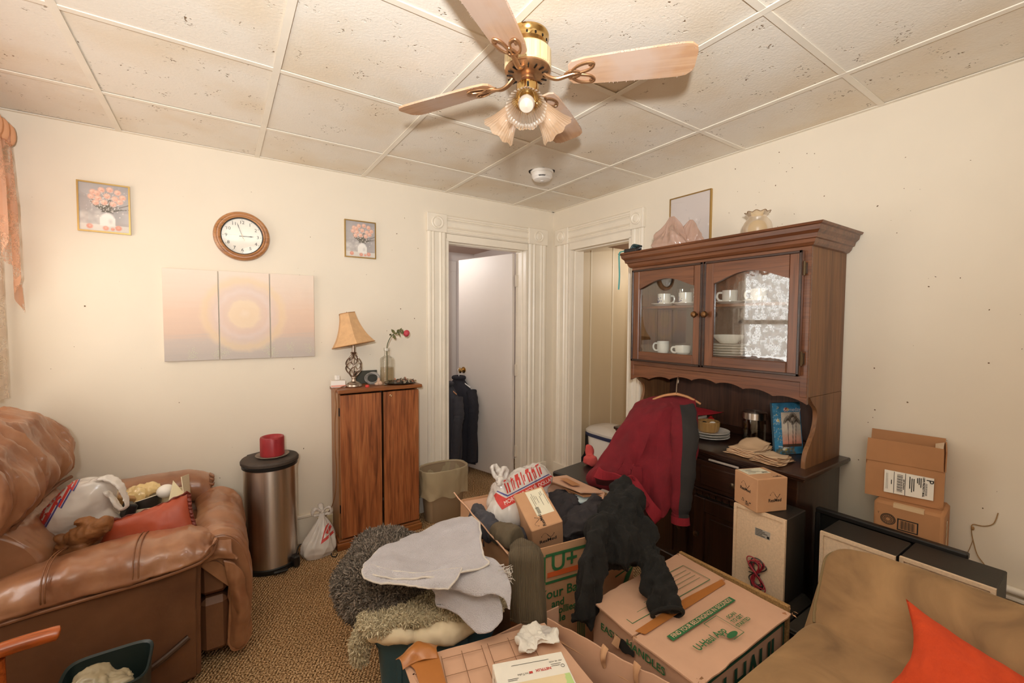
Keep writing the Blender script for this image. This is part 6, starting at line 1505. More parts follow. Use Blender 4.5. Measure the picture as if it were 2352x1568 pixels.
single('small_jar', MB().lathe([(.022, .52), (.026, .525), (.026, .57), (.022, .58), (.022, .59), (.001, .59)], 24, (-2.70, -.56, 0)), M('dull_olive_glass', '5A523A', rough=.25), 'small olive jar behind the rust pillow in the cream box', 'jar')

# ------------------------------------------------------------------ wooden chair arm and waste bin, lower left
ow = wood('orange_varnish_wood', '8E3F12', 'A84E18', 'B85E22', axis=0, rough=.25, coat=.4, bump=.02, figure=.4)
chw = thing('wooden_armchair', 'orange varnished wooden armchair, only its armrest showing at lower left', 'chair', (-3.05, -1.62, 0))
obj('armrest', MB().tube(crom([(-3.16, -1.40, .548), (-3.05, -1.375, .553), (-2.95, -1.355, .556), (-2.87, -1.342, .553), (-2.848, -1.338, .549)], 30), np.r_[np.full(26, .022), [.0215, .019, .014, .006]], 16, flat=.85), ow, chw)
obj('front_post', MB().tube([(-2.965, -1.36, .0), (-2.965, -1.36, .535)], .019, 16), ow, chw)
obj('rear_post', MB().tube([(-3.17, -1.40, .0), (-3.17, -1.40, .85)], .019, 16), ow, chw)
obj('side_rail', MB().tube([(-3.17, -1.40, .38), (-2.965, -1.36, .38)], .016, 12), ow, chw)
obj('front_post', MB().tube([(-2.965, -1.86, .0), (-2.965, -1.86, .535)], .019, 16), ow, chw); obj('rear_post', MB().tube([(-3.17, -1.88, .0), (-3.17, -1.88, .85)], .019, 16), ow, chw)
obj('armrest', MB().tube([(-3.17, -1.88, .55), (-2.86, -1.84, .553)], .022, 16), ow, chw)
obj('front_rail', MB().tube([(-2.965, -1.36, .38), (-2.965, -1.86, .38)], .016, 12), ow, chw); obj('crest_rail', MB().tube([(-3.17, -1.40, .8), (-3.17, -1.88, .8)], .02, 12), ow, chw)
obj('seat', MB().b2((-3.18, -1.86, .385), (-2.955, -1.38, .42), .01), M('brown_seat_pad', '6A4A32', rough=.8), chw)
gb = thing('dark_waste_bin', 'dark green waste bin holding a cream bag beside the recliner', 'waste bin', (-2.76, -1.25, 0))
gp = M('dark_green_plastic', '1E2A28', rough=.4)
bnr = lambda rx, ry, z: oval(rx, ry, z, e=5, c=(-2.775, -1.235))
rows = [bnr(.09, .085, 0), bnr(.105, .10, .33), bnr(.110, .105, .335), bnr(.108, .103, .34), bnr(.101, .096, .335), bnr(.095, .09, .1)]
obj('bin_body', MB().surf(rows, cv=True).add(rows[0], [tuple(range(56))]), gp, gb, smooth=40)
f = bagblob([((-2.80, -1.25, .31), (.065, .055, .045), None), ((-2.735, -1.25, .30), (.045, .05, .035), None), ((-2.78, -1.24, .25), (.075, .07, .06), None)], .006, .008, 51, 16)
obj('liner_bag', f, film_c, gb, smooth=50)
# measured control points (metres) for the draped things
TOWEL_A = [[(-1.862,-1.357,0.547),(-1.757,-1.354,0.564),(-1.658,-1.396,0.585),(-1.616,-1.471,0.614),(-1.643,-1.572,0.642)],[(-1.951,-1.417,0.564),(-1.847,-1.438,0.574),(-1.733,-1.49,0.585),(-1.676,-1.599,0.624),(-1.696,-1.682,0.635)],[(-2.028,-1.485,0.578),(-1.925,-1.53,0.584),(-1.812,-1.582,0.583),(-1.732,-1.683,0.614),(-1.732,-1.766,0.629)],[(-2.072,-1.54,0.587),(-1.993,-1.592,0.59),(-1.895,-1.659,0.585),(-1.801,-1.733,0.597),(-1.748,-1.816,0.62)],[(-2.078,-1.595,0.586),(-2.028,-1.654,0.587),(-1.967,-1.706,0.591),(-1.925,-1.746,0.602),(-1.861,-1.789,0.611)]]
TOWEL_D = [[(-2.065,-1.568,0.601),(-2.006,-1.632,0.595),(-1.942,-1.699,0.599),(-1.875,-1.755,0.613),(-1.828,-1.786,0.623)],[(-2.088,-1.583,0.598),(-2.032,-1.645,0.584),(-1.969,-1.711,0.585),(-1.912,-1.768,0.597),(-1.854,-1.806,0.609)],[(-2.087,-1.608,0.587),(-2.052,-1.65,0.579),(-1.99,-1.709,0.583),(-1.933,-1.766,0.584),(-1.886,-1.809,0.588)]]
TOWEL_B = [[(-1.899,-1.687,0.573),(-1.836,-1.704,0.601),(-1.754,-1.722,0.613),(-1.713,-1.786,0.617),(-1.699,-1.845,0.591)],[(-1.903,-1.715,0.562),(-1.84,-1.762,0.596),(-1.77,-1.796,0.61),(-1.722,-1.841,0.597),(-1.706,-1.877,0.571)],[(-1.886,-1.744,0.56),(-1.836,-1.801,0.576),(-1.778,-1.84,0.586),(-1.732,-1.871,0.577),(-1.718,-1.9,0.549)],[(-1.84,-1.793,0.559),(-1.806,-1.847,0.557),(-1.772,-1.869,0.566),(-1.738,-1.893,0.552),(-1.729,-1.912,0.523)]]
TOWEL_C = [[(-1.908,-1.681,0.579),(-1.878,-1.726,0.559),(-1.835,-1.767,0.548),(-1.797,-1.817,0.547),(-1.744,-1.865,0.549)],[(-1.89,-1.719,0.523),(-1.863,-1.762,0.522),(-1.829,-1.803,0.517),(-1.782,-1.847,0.517),(-1.739,-1.882,0.524)],[(-1.89,-1.733,0.497),(-1.857,-1.78,0.5),(-1.82,-1.829,0.486),(-1.779,-1.868,0.493),(-1.742,-1.893,0.5)],[(-1.852,-1.771,0.489),(-1.838,-1.811,0.478),(-1.816,-1.851,0.462),(-1.781,-1.886,0.472),(-1.75,-1.9,0.486)],[(-1.823,-1.805,0.458),(-1.817,-1.839,0.452),(-1.808,-1.869,0.453),(-1.783,-1.897,0.465),(-1.767,-1.901,0.478)]]
OLIVE = [[(-1.59,-1.713,0.594),(-1.56,-1.72,0.613),(-1.526,-1.742,0.613),(-1.496,-1.764,0.597),(-1.487,-1.771,0.578)],[(-1.631,-1.769,0.599),(-1.617,-1.802,0.621),(-1.585,-1.823,0.618),(-1.55,-1.835,0.61),(-1.52,-1.826,0.584)],[(-1.635,-1.776,0.526),(-1.621,-1.815,0.545),(-1.596,-1.838,0.548),(-1.568,-1.851,0.541),(-1.528,-1.837,0.513)],[(-1.639,-1.784,0.445),(-1.629,-1.826,0.464),(-1.603,-1.849,0.468),(-1.572,-1.865,0.465),(-1.533,-1.85,0.435)],[(-1.641,-1.792,0.38),(-1.629,-1.836,0.393),(-1.604,-1.859,0.391),(-1.575,-1.879,0.385),(-1.54,-1.861,0.367)]]
BLK_BODY = [(-1.044,-1.76,0.71,0.045),(-1.06,-1.8,0.674,0.075),(-1.122,-1.821,0.633,0.085),(-1.212,-1.846,0.604,0.085),(-1.214,-1.894,0.573,0.085),(-1.142,-1.895,0.57,0.075)]
BLK_LEG_L = [(-1.226,-1.86,0.622,0.075),(-1.315,-1.897,0.612,0.068),(-1.37,-1.917,0.556,0.066),(-1.402,-1.929,0.494,0.064),(-1.419,-1.933,0.439,0.062),(-1.432,-1.932,0.401,0.052)]
BLK_LEG_R = [(-1.107,-1.891,0.629,0.065),(-1.134,-1.948,0.582,0.058),(-1.173,-2.014,0.541,0.052),(-1.206,-2.073,0.501,0.05),(-1.23,-2.112,0.476,0.05),(-1.243,-2.135,0.46,0.05)]
BLK_MID = [(-1.219,-1.864,0.63,0.07),(-1.251,-1.923,0.577,0.06),(-1.245,-1.948,0.54,0.045)]
BLK_TAIL = [(-1.432,-1.932,0.411,0.05),(-1.418,-1.948,0.385,0.03),(-1.411,-1.954,0.362,0.012)]
DARK_A = [(-1.028,-1.632,0.608,0.06),(-1.15,-1.648,0.574,0.07),(-1.246,-1.657,0.545,0.06),(-1.304,-1.668,0.519,0.05)]
DARK_B = [(-1.122,-1.546,0.569,0.06),(-1.218,-1.568,0.541,0.055)]
GREY_A = [(-1.506,-1.312,0.556,0.03),(-1.54,-1.41,0.562,0.045),(-1.54,-1.483,0.558,0.045),(-1.559,-1.566,0.565,0.035)]
OLIVE_T = [(-1.559,-1.566,0.579,0.045),(-1.555,-1.64,0.591,0.05),(-1.543,-1.696,0.601,0.045)]
HOOD = [[(-0.587,-1.404,0.93),(-0.542,-1.432,0.985),(-0.462,-1.484,1.015),(-0.409,-1.543,1.023),(-0.379,-1.66,1.026)],[(-0.711,-1.445,0.858),(-0.684,-1.508,0.924),(-0.615,-1.577,0.963),(-0.548,-1.645,0.99),(-0.447,-1.714,0.957)],[(-0.772,-1.433,0.771),(-0.768,-1.554,0.822),(-0.685,-1.608,0.855),(-0.629,-1.668,0.893),(-0.502,-1.755,0.861)],[(-0.816,-1.409,0.679),(-0.837,-1.561,0.732),(-0.749,-1.595,0.741),(-0.675,-1.679,0.783),(-0.53,-1.777,0.773)],[(-0.845,-1.369,0.597),(-0.897,-1.547,0.674),(-0.802,-1.587,0.683),(-0.72,-1.69,0.687),(-0.597,-1.749,0.67)],[(-0.837,-1.447,0.603),(-0.854,-1.578,0.64),(-0.784,-1.613,0.633),(-0.747,-1.689,0.585),(-0.625,-1.746,0.599)],[(-0.782,-1.557,0.597),(-0.79,-1.625,0.573),(-0.776,-1.649,0.524),(-0.749,-1.693,0.491),(-0.674,-1.729,0.54)]]
HOODHEM = [[(-0.924,-1.515,0.713),(-0.912,-1.56,0.702),(-0.867,-1.603,0.693),(-0.816,-1.626,0.682),(-0.785,-1.661,0.631),(-0.764,-1.703,0.568),(-0.719,-1.724,0.506)],[(-0.943,-1.493,0.662),(-0.908,-1.553,0.661),(-0.86,-1.597,0.665),(-0.825,-1.622,0.64),(-0.8,-1.654,0.574),(-0.788,-1.69,0.514),(-0.767,-1.707,0.467)]]
SLEEVE = [(-0.458,-1.632,1.001,0.055),(-0.547,-1.708,0.945,0.062),(-0.599,-1.751,0.853,0.06),(-0.631,-1.766,0.734,0.056),(-0.649,-1.777,0.635,0.05),(-0.667,-1.782,0.546,0.043),(-0.668,-1.783,0.515,0.036),(-0.667,-1.786,0.47,0.037)]
# ------------------------------------------------------------------ moving boxes and clothes in the middle
Z3 = np.array([0, 0, 1.])
def carton(name, label, N0, e1, e2, L1, L2, H, mat, tops=(), t=.005, lift=0.):
    """open carton: four walls and a bottom; returns the thing and its axes"""
    N0 = np.array([*N0, lift]); e1 = np.array([*e1, 0.]); e2 = np.array([*e2, 0.]); e1 /= np.linalg.norm(e1); e2 /= np.linalg.norm(e2)
    c = N0+e1*L1/2+e2*L2/2; th = thing(name, label, 'box', (c[0], c[1], lift))
    P = [N0, N0+e1*L1, N0+e1*L1+e2*L2, N0+e2*L2]; dirs = [e2, -e1, -e2, e1]
    for k in range(4):
        a, b = P[k], P[(k+1) % 4]; n_ = dirs[k]; G = []
        mb = MB(); nx, nz = 12, 8
        for s in (0, 1):
            rows = []
            for i in range(nx+1):
                q = i/nx; rows.append([a+(b-a)*q+Z3*H*w+n_*(t*s+.004*math.sin(PI*q)*math.sin(PI*min(1, w))*(1 if k % 2 else -1)*.8) for w in np.linspace(0, 1, nz+1)])
            G.append(rows)
        mb.surf(G[0]); mb.surf(G[1])
        for i in range(nx): mb.add([G[0][i][-1], G[0][i+1][-1], G[1][i+1][-1], G[1][i][-1]], [(0, 1, 2, 3)])
        for i in (0, -1):
            for j in range(nz): mb.add([G[0][i][j], G[0][i][j+1], G[1][i][j+1], G[1][i][j]], [(0, 1, 2, 3)])
        obj('wall', mb, mat, th, smooth=30)
    sheet('bottom', [P[0]+Z3*.003, P[1]+Z3*.003, P[2]+Z3*.003, P[3]+Z3*.003], mat, th)
    return th, P, e1, e2
def flap(th, quad, mat, name='flap', t=.005, warp=.004, seed=0, ragged=0.):
    q = [np.array(p, float) for p in quad]; n_ = np.cross(q[1]-q[0], q[3]-q[0]); n_ /= np.linalg.norm(n_); n = 18; G = np.zeros((n, n, 3))
    for i in range(n):
        for j in range(n):
            u, v_ = i/(n-1), j/(n-1); p = q[0]*(1-u)*(1-v_)+q[1]*u*(1-v_)+q[2]*u*v_+q[3]*(1-u)*v_; G[i, j] = p
    w = fbm(G, 6, seed, 3); G = G+n_*(warp*w)[..., None]
    if ragged: G[:, -1] += (q[3]-q[0])/np.linalg.norm(q[3]-q[0])*(ragged*vn(G[:, -1], 60, seed+2))[:, None]
    B_ = G+n_*t; mb = MB().surf(G).surf(B_)
    for a, b in ((G[0], B_[0]), (G[-1], B_[-1]), (G[:, 0], B_[:, 0]), (G[:, -1], B_[:, -1])): mb.surf(np.array([a, b]))
    return obj(name, mb, mat, th, smooth=30)
# --- box A, tall and open
bA, PA, a1, a2 = carton('tall_moving_box', 'tall open moving box with green U and plus print and clothes hanging out', (-1.60, -1.735), (.99, -.14), (.14, .99), .575, .56, .57, card)
nA = np.cross(a1, Z3)      # outward normal of the front wall (towards the room)
if nA[1] > 0: nA = -nA
def fa_(s, z): return PA[0]+a1*s+Z3*z+nA*.0015
ink = MB(); org = MB()
for (s0, z0, s1, z1) in ((.142, .533, .50, .545), (.142, .428, .50, .438), (.130, .436, .142, .537)): b_ = flat_mb([(s0, z0), (s1, z0), (s1, z1), (s0, z1)], PA[0]+nA*.0045, a1, Z3, 0); ink.add(b_.v, b_.f)
b_ = flat_mb([(.150, .452), (.50, .452), (.50, .472), (.150, .472)], PA[0]+nA*.0045, a1, Z3, 0); obj('orange_stripe', b_, orange_ink, bA, smooth=0)
for s_, sz, s0, z0 in (('U+', .095, .165, .502), ('Your Bags', .052, .115, .386), ('and', .040, .170, .344), ('Dollies', .040, .170, .312), ('Sale', .040, .170, .280)):
    tm = text_mb(s_, sz, PA[0]+a1*s0+Z3*z0+nA*.0045, a1, Z3, 0, 'LEFT', .0016 if sz > .06 else .0009); ink.add(tm.v, tm.f)
for k in range(5): b_ = flat_mb([(.29+.008*k, .14), (.294+.008*k, .14), (.294+.008*k, .26), (.29+.008*k, .26)], PA[0]+nA*.0045, a1, Z3, 0); ink.add(b_.v, b_.f)
for k in range(5): b_ = flat_mb([(.50+.010*k, .30+.01*k), (.504+.010*k, .30+.01*k), (.54+.008*k, .375+.006*k), (.535+.008*k, .377+.006*k)], PA[0]+nA*.0045, a1, Z3, 0); ink.add(b_.v, b_.f)
b_ = flat_mb([(.475, .37), (.57, .40), (.57, .406), (.475, .376)], PA[0]+nA*.0045, a1, Z3, 0); ink.add(b_.v, b_.f)
obj('green_print', ink, green_ink, bA, smooth=0, kind='stuff')
flap(bA, [PA[3]+Z3*.57, PA[0]+Z3*.565, PA[0]+Z3*.585+np.array([-.01, .005, 0]), PA[3]+Z3*.615+np.array([-.035, 0, 0])], card3, 'left_flap', seed=3, ragged=.006)
fb_ = flap(bA, [PA[2]+Z3*.57+np.array([.0, -.05, 0]), PA[1]+Z3*.57+np.array([.01, .28, 0]), PA[1]+Z3*.635+np.array([-.16, .30, 0]), PA[2]+Z3*.635+np.array([-.2, -.05, 0])], card3, 'taped_flap', seed=5, warp=.006)
fq = [np.array((-1.075, -1.27, .612)), np.array((-.93, -1.27, .600)), np.array((-.935, -1.55, .600)), np.array((-1.07, -1.53, .622))]
bpy.data.objects.remove(fb_)
fb_ = flap(bA, fq, card3, 'taped_flap', seed=5, warp=.006)
flap(bA, [fq[1]+Z3*.0, fq[2]+Z3*.0, PA[1]*1.0+Z3*.565+np.array([.0, .2, 0]), PA[2]+Z3*.565], card3, 'right_flap', seed=8)
flap(bA, [q+np.array([.012, -.01, -.016]) for q in fq], card2, 'under_flap', seed=9, warp=.006)
c0 = (fq[0]+fq[1]+fq[2]+fq[3])/4
obj('tape_strip', flat_mb([(-.055, -.035), (.06, -.05), (.065, -.005), (-.05, .015)], c0+Z3*.012, np.array([.25, .97, -.02]), np.array([.97, -.25, -.1]), 0), tape_m, bA, smooth=0)
flap(bA, [PA[3]+Z3*.565, PA[2]+Z3*.565, PA[2]+Z3*.50+np.array([0, -.12, 0]), PA[3]+Z3*.52+np.array([0, -.10, 0])], card3, 'back_flap', seed=6)

# --- grocery bag in box A
f = bagblob([((-1.32, -1.37, .60), (.165, .125, .105), rotm(.1)), ((-1.25, -1.36, .665), (.12, .09, .085), rotm(.1)), ((-1.40, -1.42, .58), (.11, .10, .10), None), ((-1.42, -1.38, .66), (.05, .05, .06), None)], .007, .008, 61, 8)
gbag = single('grocery_bag', f, film_w, 'tied white grocery bag with red slogan band lying in the tall moving box', 'plastic bag', smooth=50)
bt = MB(); bt.v = np.array([v.co[:] for v in gbag.data.vertices])+np.array(gbag.location); bt.f = [tuple(p.vertices) for p in gbag.data.polygons]
kn = MB(); k0 = np.array([-1.425, -1.385, .70])
for d_, L_ in (((-.30, .3, .9), .075), ((.5, .1, .9), .06), ((-.4, -.5, .3), .04)):
    d_ = np.array(d_)/np.linalg.norm(d_); s_ = np.cross(d_, [.3, -.9, .2]); s_ /= np.linalg.norm(s_)
    kn.tube(crom([k0, k0+d_*L_*.4+s_*.018, k0+d_*L_+s_*.012, k0+d_*L_-s_*.014, k0+d_*L_*.4-s_*.014, k0-d_*.01], 18), [.011]*18, 8, flat=.5)
tfm = fuse(kn.ell(k0, (.022, .022, .025)), .005, 2); push(tfm, .004*ridge(tfm.v, 45, 3)); obj('knotted_handles', tfm, film_w, gbag, smooth=60)
vd = np.array([.62, .70, -.35]); vd /= np.linalg.norm(vd); bx_ = np.cross(vd, [0, 0, 1.]); bx_ /= np.linalg.norm(bx_); by_ = np.cross(bx_, vd)
tx_ = bx_*.86+by_*.50; ty_ = -bx_*.50+by_*.86; o_ = np.array([-1.345, -1.475, .672])-vd*.4
def deco(nm, mb, mat, lift=.002): return obj(nm, wrap(mb, bt, vd, lift, .008), mat, gbag, smooth=0, kind='stuff')
deco('red_band', flat_mb([(-.125, -.022), (.13, -.020), (.135, .014), (-.09, .012), (-.125, .055), (-.142, .05)], o_, tx_, ty_, 0), red_ink, .0015)
deco('slogan', text_mb('MORE FOR YOUR DOLLAR', .024, o_-ty_*.004+tx_*.01, tx_, ty_, 0, 'CENTER', 0, sx=.80), white_ink, .0026)
lg = MB()
for pl_ in ([(-.085, .016), (.12, .018), (.12, .023), (-.083, .021)], [(-.085, .018), (-.12, .058), (-.115, .06), (-.08, .022)]): b_ = flat_mb(pl_, o_, tx_, ty_, 0); lg.add(b_.v, b_.f)
deco('blue_outline', lg, blue_ink)
lg = MB(); oo = o_+ty_*.058+tx_*.02
for k, (x, w) in enumerate(((-.10, .016), (-.072, .012), (-.05, .018), (-.022, .014), (.004, .018), (.032, .012), (.055, .018))):
    for a_ in ((x, -.03, x+w*.35, .03), (x, .022-.01*(k % 3), x+w, .03-.008*(k % 2)), (x+w*.6, -.03+.004*(k % 4), x+w, .012)):
        b_ = flat_mb([(a_[0], a_[1]), (a_[2], a_[1]), (a_[2]+.006, a_[3]), (a_[0]+.006, a_[3])], oo, tx_, ty_, 0); lg.add(b_.v, b_.f)
deco('red_logo', lg, red_ink)
lg = MB()
for k in range(2): tm = text_mb(('Please recycle this bag', 'at your local store')[k], .012, o_-ty_*(.048+.014*k)+tx_*.115, tx_, ty_, 0, 'CENTER', sx=.9); lg.add(tm.v, tm.f)
deco('small_print', lg, blue_ink)

# --- small shipped carton on the clothes (pale brown, label on top)
def shipbox(name, label, c, size, R, logo, parent_group=None):
    """small carton with a wave mark and maker's name, and a paper label"""
    t_ = thing(name, label, 'box', c, R=Matrix(R.tolist())); w, d, h = size
    obj('carton', MB().box((0, 0, h/2), (w, d, h), .003), card, t_, world=False, smooth=20)
    def mark(o, ex, ey, s):
        mb = MB(); ex = np.array(ex, float); ey = np.array(ey, float); n_ = np.cross(ex, ey); o = np.array(o, float)
        pts = [(-.30+.6*q, .16*math.sin(2*PI*q)) for q in np.linspace(0, 1, 33)]
        for i in range(32):
            if i < 14 and i % 2: continue
            (x0, y0), (x1, y1) = pts[i], pts[i+1]; L = math.hypot(x1-x0, y1-y0); px, py = -(y1-y0)/L*.012, (x1-x0)/L*.012
            b_ = flat_mb([(x0*s+px*s, y0*s+py*s+.17*s), (x0*s-px*s, y0*s-py*s+.17*s), (x1*s-px*s, y1*s-py*s+.17*s), (x1*s+px*s, y1*s+py*s+.17*s)], o, ex, ey, .0008); mb.add(b_.v, b_.f)
        for q in (0, -1): b_ = flat_mb([(pts[q][0]*s+.025*s*math.cos(a), pts[q][1]*s+.17*s+.025*s*math.sin(a)) for a in np.linspace(0, 2*PI, 9)[:-1]], o, ex, ey, .0008); mb.add(b_.v, b_.f)
        tm = text_mb('ResMed', s*.26, o-ey*s*.14, ex, ey, .0008, 'CENTER', s*.006); mb.add(tm.v, tm.f); return mb
    for (o, ex, ey, s) in logo: obj('maker_print', mark(o, ex, ey, s), black_ink, t_, world=False, smooth=0, kind='stuff')
    return t_
def label_lines(t_, o, ex, ey, w, h, seed, parent=None):
    g = np.random.default_rng(seed); o = np.array(o, float); ex = np.array(ex, float); ey = np.array(ey, float)
    lab = obj('paper_label', flat_mb([(-w/2, -h/2), (w/2, -h/2), (w/2, h/2), (-w/2, h/2)], o, ex, ey, .0006), M('label_paper_%d' % seed, 'E6E0C8', rough=.5), t_, world=False, smooth=0)
    mb = MB()
    for k in range(9):
        y = h*.42-k*h*.095; x0 = -w*.45+g.uniform(0, w*.25); x1 = min(w*.45, x0+g.uniform(.15, .5)*w)
        if g.random() < .8: b_ = flat_mb([(x0, y), (x1, y), (x1, y+h*.02), (x0, y+h*.02)], o, ex, ey, .0012); mb.add(b_.v, b_.f)
    for k in range(14):
        x = w*.18+k*w*.018; b_ = flat_mb([(x, -h*.4), (x+w*.010*g.uniform(.4, 1.4), -h*.4), (x+w*.008, -h*.2), (x, -h*.2)], o, ex, ey, .0012); mb.add(b_.v, b_.f)
    obj('label_print', mb, black_ink, lab, world=False, smooth=0, kind='stuff')
R_ = np.array(Matrix.Rotation(.0, 3, 'Z')@Matrix.Rotation(0, 3, 'X'))
# box in the heap: measured corner directions
A0 = np.array([-1.462, -1.672, .600])       # near lower top corner
ea = np.array([.80, -.25, .16]); ea /= np.linalg.norm(ea); eb = np.array([.13, .93, .30]); eb -= ea*(ea@eb); eb /= np.linalg.norm(eb); ec = np.cross(ea, eb)
R_ = np.stack([ea, eb, ec], 1); w, d, h = .135, .215, .13
cb_ = A0+ea*w/2+eb*d/2-ec*h
sbx = shipbox('small_carton', 'small cardboard carton with a cream label lying on the clothes in the tall box', cb_, (w, d, h), R_, [((-.018, -.072, h), (0, 1, 0), (-1, 0, 0), .075), ((0, -d/2, h*.52), (1, 0, 0), (0, 0, 1), .09)])
label_lines(sbx, (.02, .025, h), (0, -1, 0), (1, 0, 0), .145, .075, 5)

# --- clothes
fleece = M('black_fleece', '181613', rough=.95, var=.4, vs=14, sheen=.22, bump=.5, bs=160, dist=.004)
darkc = M('charcoal_jersey', '332E30', rough=.9, var=.25, vs=18, sheen=.3, bump=.15, bs=120)
greyc = M('slate_cloth', '47464C', rough=.9, var=.2, vs=18, sheen=.3)
olive = M('olive_rib_knit', '5F5340', rough=.95, var=.2, vs=30, sheen=.25, bump=.5, bs=170, stretch=(1, 1, .08), dist=.003)
def limb(mb, pts, n=26, seg=16, flat=1., up=(0, 0, 1)):
    P = np.array(pts); C_ = crom(P, n); mb.tube(C_[:, :3], np.maximum(C_[:, 3], .006), seg, flat=flat, up=up); return mb
def garment(mb, vox=.007, amp=.010, sc=13, seed=0, it=4, st=(1, 1, .5)):
    f = fuse(mb, vox, it); return push(f, amp*(ridge(f.v*np.array(st), sc, seed, 3)-.75))
mb = MB()
for p in BLK_BODY: mb.ell(p[:3], (p[3],)*3, 20, 14)
for k in (BLK_LEG_L, BLK_LEG_R, BLK_MID, BLK_TAIL): limb(mb, k, flat=.52, up=(-.7, -.7, 0))
f = garment(mb, .006, .020, 15, 71, 3, (1, 1, .22)); push(f, .006*(ridge(f.v*np.array([.6, 1, 1]), 16, 5, 2)-.6))
bfl = single('black_fleece_pants', f, fleece, 'black fleece garment draped over the box edge with two legs hanging down', 'clothes', smooth=60)
e_ = np.array(BLK_LEG_R[-1][:3]); dv = e_-np.array(BLK_LEG_R[-2][:3]); dv /= np.linalg.norm(dv); s1_ = np.cross(dv, Z3); s1_ /= np.linalg.norm(s1_); s2_ = np.cross(s1_, dv)
cf = [e_+dv*.008+s1_*.052*math.cos(a)+s2_*.040*math.sin(a) for a in np.linspace(0, 2*PI, 33)[:-1]]
obj('cuff', MB().tube(cf, .007, 8, closed=True), fleece, bfl)
mb = MB(); limb(mb, DARK_A, flat=.6, up=(.3, .3, .9)); limb(mb, DARK_B, flat=.6); mb.ell((-1.10, -1.45, .52), (.14, .12, .07)); mb.ell((-1.15, -1.62, .535), (.13, .10, .06))
single('charcoal_sweater', garment(mb, .006, .020, 14, 75, 3, (.5, 1, 1)), darkc, 'rumpled charcoal sweater filling the right half of the tall moving box', 'clothes', smooth=60)
mb = MB(); limb(mb, GREY_A); mb.ell((-1.47, -1.50, .50), (.09, .13, .06))
single('slate_shirt', garment(mb, .006, .014, 16, 77, 3), greyc, 'twisted slate grey shirt at the left rim of the tall moving box', 'clothes', smooth=60)
mb = MB(); limb(mb, OLIVE_T); f = garment(mb, .006, .006, 14, 79)
ol_ = single('olive_sweater', f, olive, 'olive ribbed sweater with one sleeve hanging over the tall box front', 'clothes', smooth=60)
G = patch(OLIVE, 110, 90)
G = G+normals(G)*(.005*ridge(G*np.array([1, 1, .25]), 14, 3, 2)+.0011*np.sin(np.linspace(0, 1, 90)*2*PI*24)[None, :])[..., None]
ob = obj('sleeve', MB().surf(G), olive, ol_, smooth=60); thick(ob, .012, -1)
obj('cuff_seam', MB().tube(crom([np.array(p)*.12+np.array(q)*.88+nA*.004 for p, q in zip(OLIVE[3], OLIVE[4])], 20), .003, 6), olive, ol_)
single('pale_blue_shirt', garment(MB().ell((-1.02, -1.50, .575), (.07, .05, .018)), .006, .004, 20, 81), M('pale_blue_cloth', 'B9C6C6', rough=.9), 'pale blue folded cloth under the taped flap of the tall box', 'clothes', smooth=60)

# --- box B: closed moving box with the app print
bB, PB, b1, b2_ = carton('closed_moving_box', 'closed brown moving box with green printing across its lid', (-1.385, -2.335), (1, .0), (0, 1), .51, .395, .425, card3)
flap(bB, [(-1.405, -2.13, .432), (-.865, -2.13, .432), (-.85, -1.905, .430), (-1.40, -1.945, .440)], card3, 'lid_flap', seed=12, warp=.003, ragged=.004)
flap(bB, [(-1.405, -2.133, .432), (-.865, -2.128, .434), (-.86, -2.352, .428), (-1.395, -2.352, .430)], card3, 'lid_flap', seed=13, warp=.003, ragged=.003)
obj('tape_strip', flat_mb([(-1.37, -2.150), (-.90, -2.142), (-.885, -2.118), (-1.10, -2.110), (-1.385, -2.122)], (0, 0, .4405), (1, 0, 0), (0, 1, 0), 0), tape_m, bB, smooth=0)
ZT = .4412
lines = MB()
def seg2(mb, p, q, w, z=ZT): 
    p, q = np.array(p), np.array(q); d = (q-p)/np.linalg.norm(q-p); n_ = np.array([-d[1], d[0]])*w/2; mb.add([(*(p+n_), z), (*(q+n_), z), (*(q-n_), z), (*(p-n_), z)], [(0, 1, 2, 3)])
for x0, x1 in ((-1.365, -1.155), (-1.135, -.925)):
    for a, b in (((x0, -1.98), (x1, -1.98)), ((x0, -2.095), (x1, -2.095)), ((x0, -2.095), (x0, -1.98)), ((x1, -2.095), (x1, -1.98))): seg2(lines, a, b, .0028)
    for k in range(4): seg2(lines, (x0+.02, -2.0-.02*k-.006), (x1-.02, -2.0-.02*k-.006), .0018)
# phone outline and signal arcs
for a, b in (((-1.172, -2.225), (-1.172, -2.245)), ((-1.172, -2.225), (-1.10, -2.225)), ((-1.10, -2.225), (-1.10, -2.318)), ((-1.10, -2.318), (-1.160, -2.318))): seg2(lines, a, b, .0022)
for r in (.006, .011, .016):
    pts = [(-1.19+r*math.cos(a), -2.222+r*math.sin(a)) for a in np.linspace(.5, 2.2, 6)]
    for a, b in zip(pts[:-1], pts[1:]): seg2(lines, a, b, .0016)
obj('green_lines', lines, green_ink, bB, smooth=0, kind='stuff')
obj('green_banner', flat_mb([(-.178, -.012), (.178, -.012), (.178, .012), (-.178, .012)], (-1.143, -2.205, ZT-.0004), (1, 0, 0), (0, 1, 0), 0), green_ink, bB, smooth=0)
obj('banner_lettering', text_mb('FIND YOUR BELONGINGS IN SECONDS!', .0215, (-1.143, -2.205, ZT), (1, 0, 0), (0, 1, 0), .0008, 'CENTER', .0003, sx=.86), M('banner_paper_tone', 'D8B898', rough=.8), bB, smooth=0, kind='stuff')
tm = join(text_mb('U-Haul App', .034, (-1.292, -2.276, ZT), (1, 0, 0), (0, 1, 0), 0, 'LEFT', .0007, sx=.92))
for k, s_ in enumerate(('SCAN', 'TO GET', 'STARTED')): q_ = text_mb(s_, .018, (-1.055, -2.252-.020*k, ZT), (1, 0, 0), (0, 1, 0), 0, 'CENTER', .0004); tm.add(q_.v, q_.f)
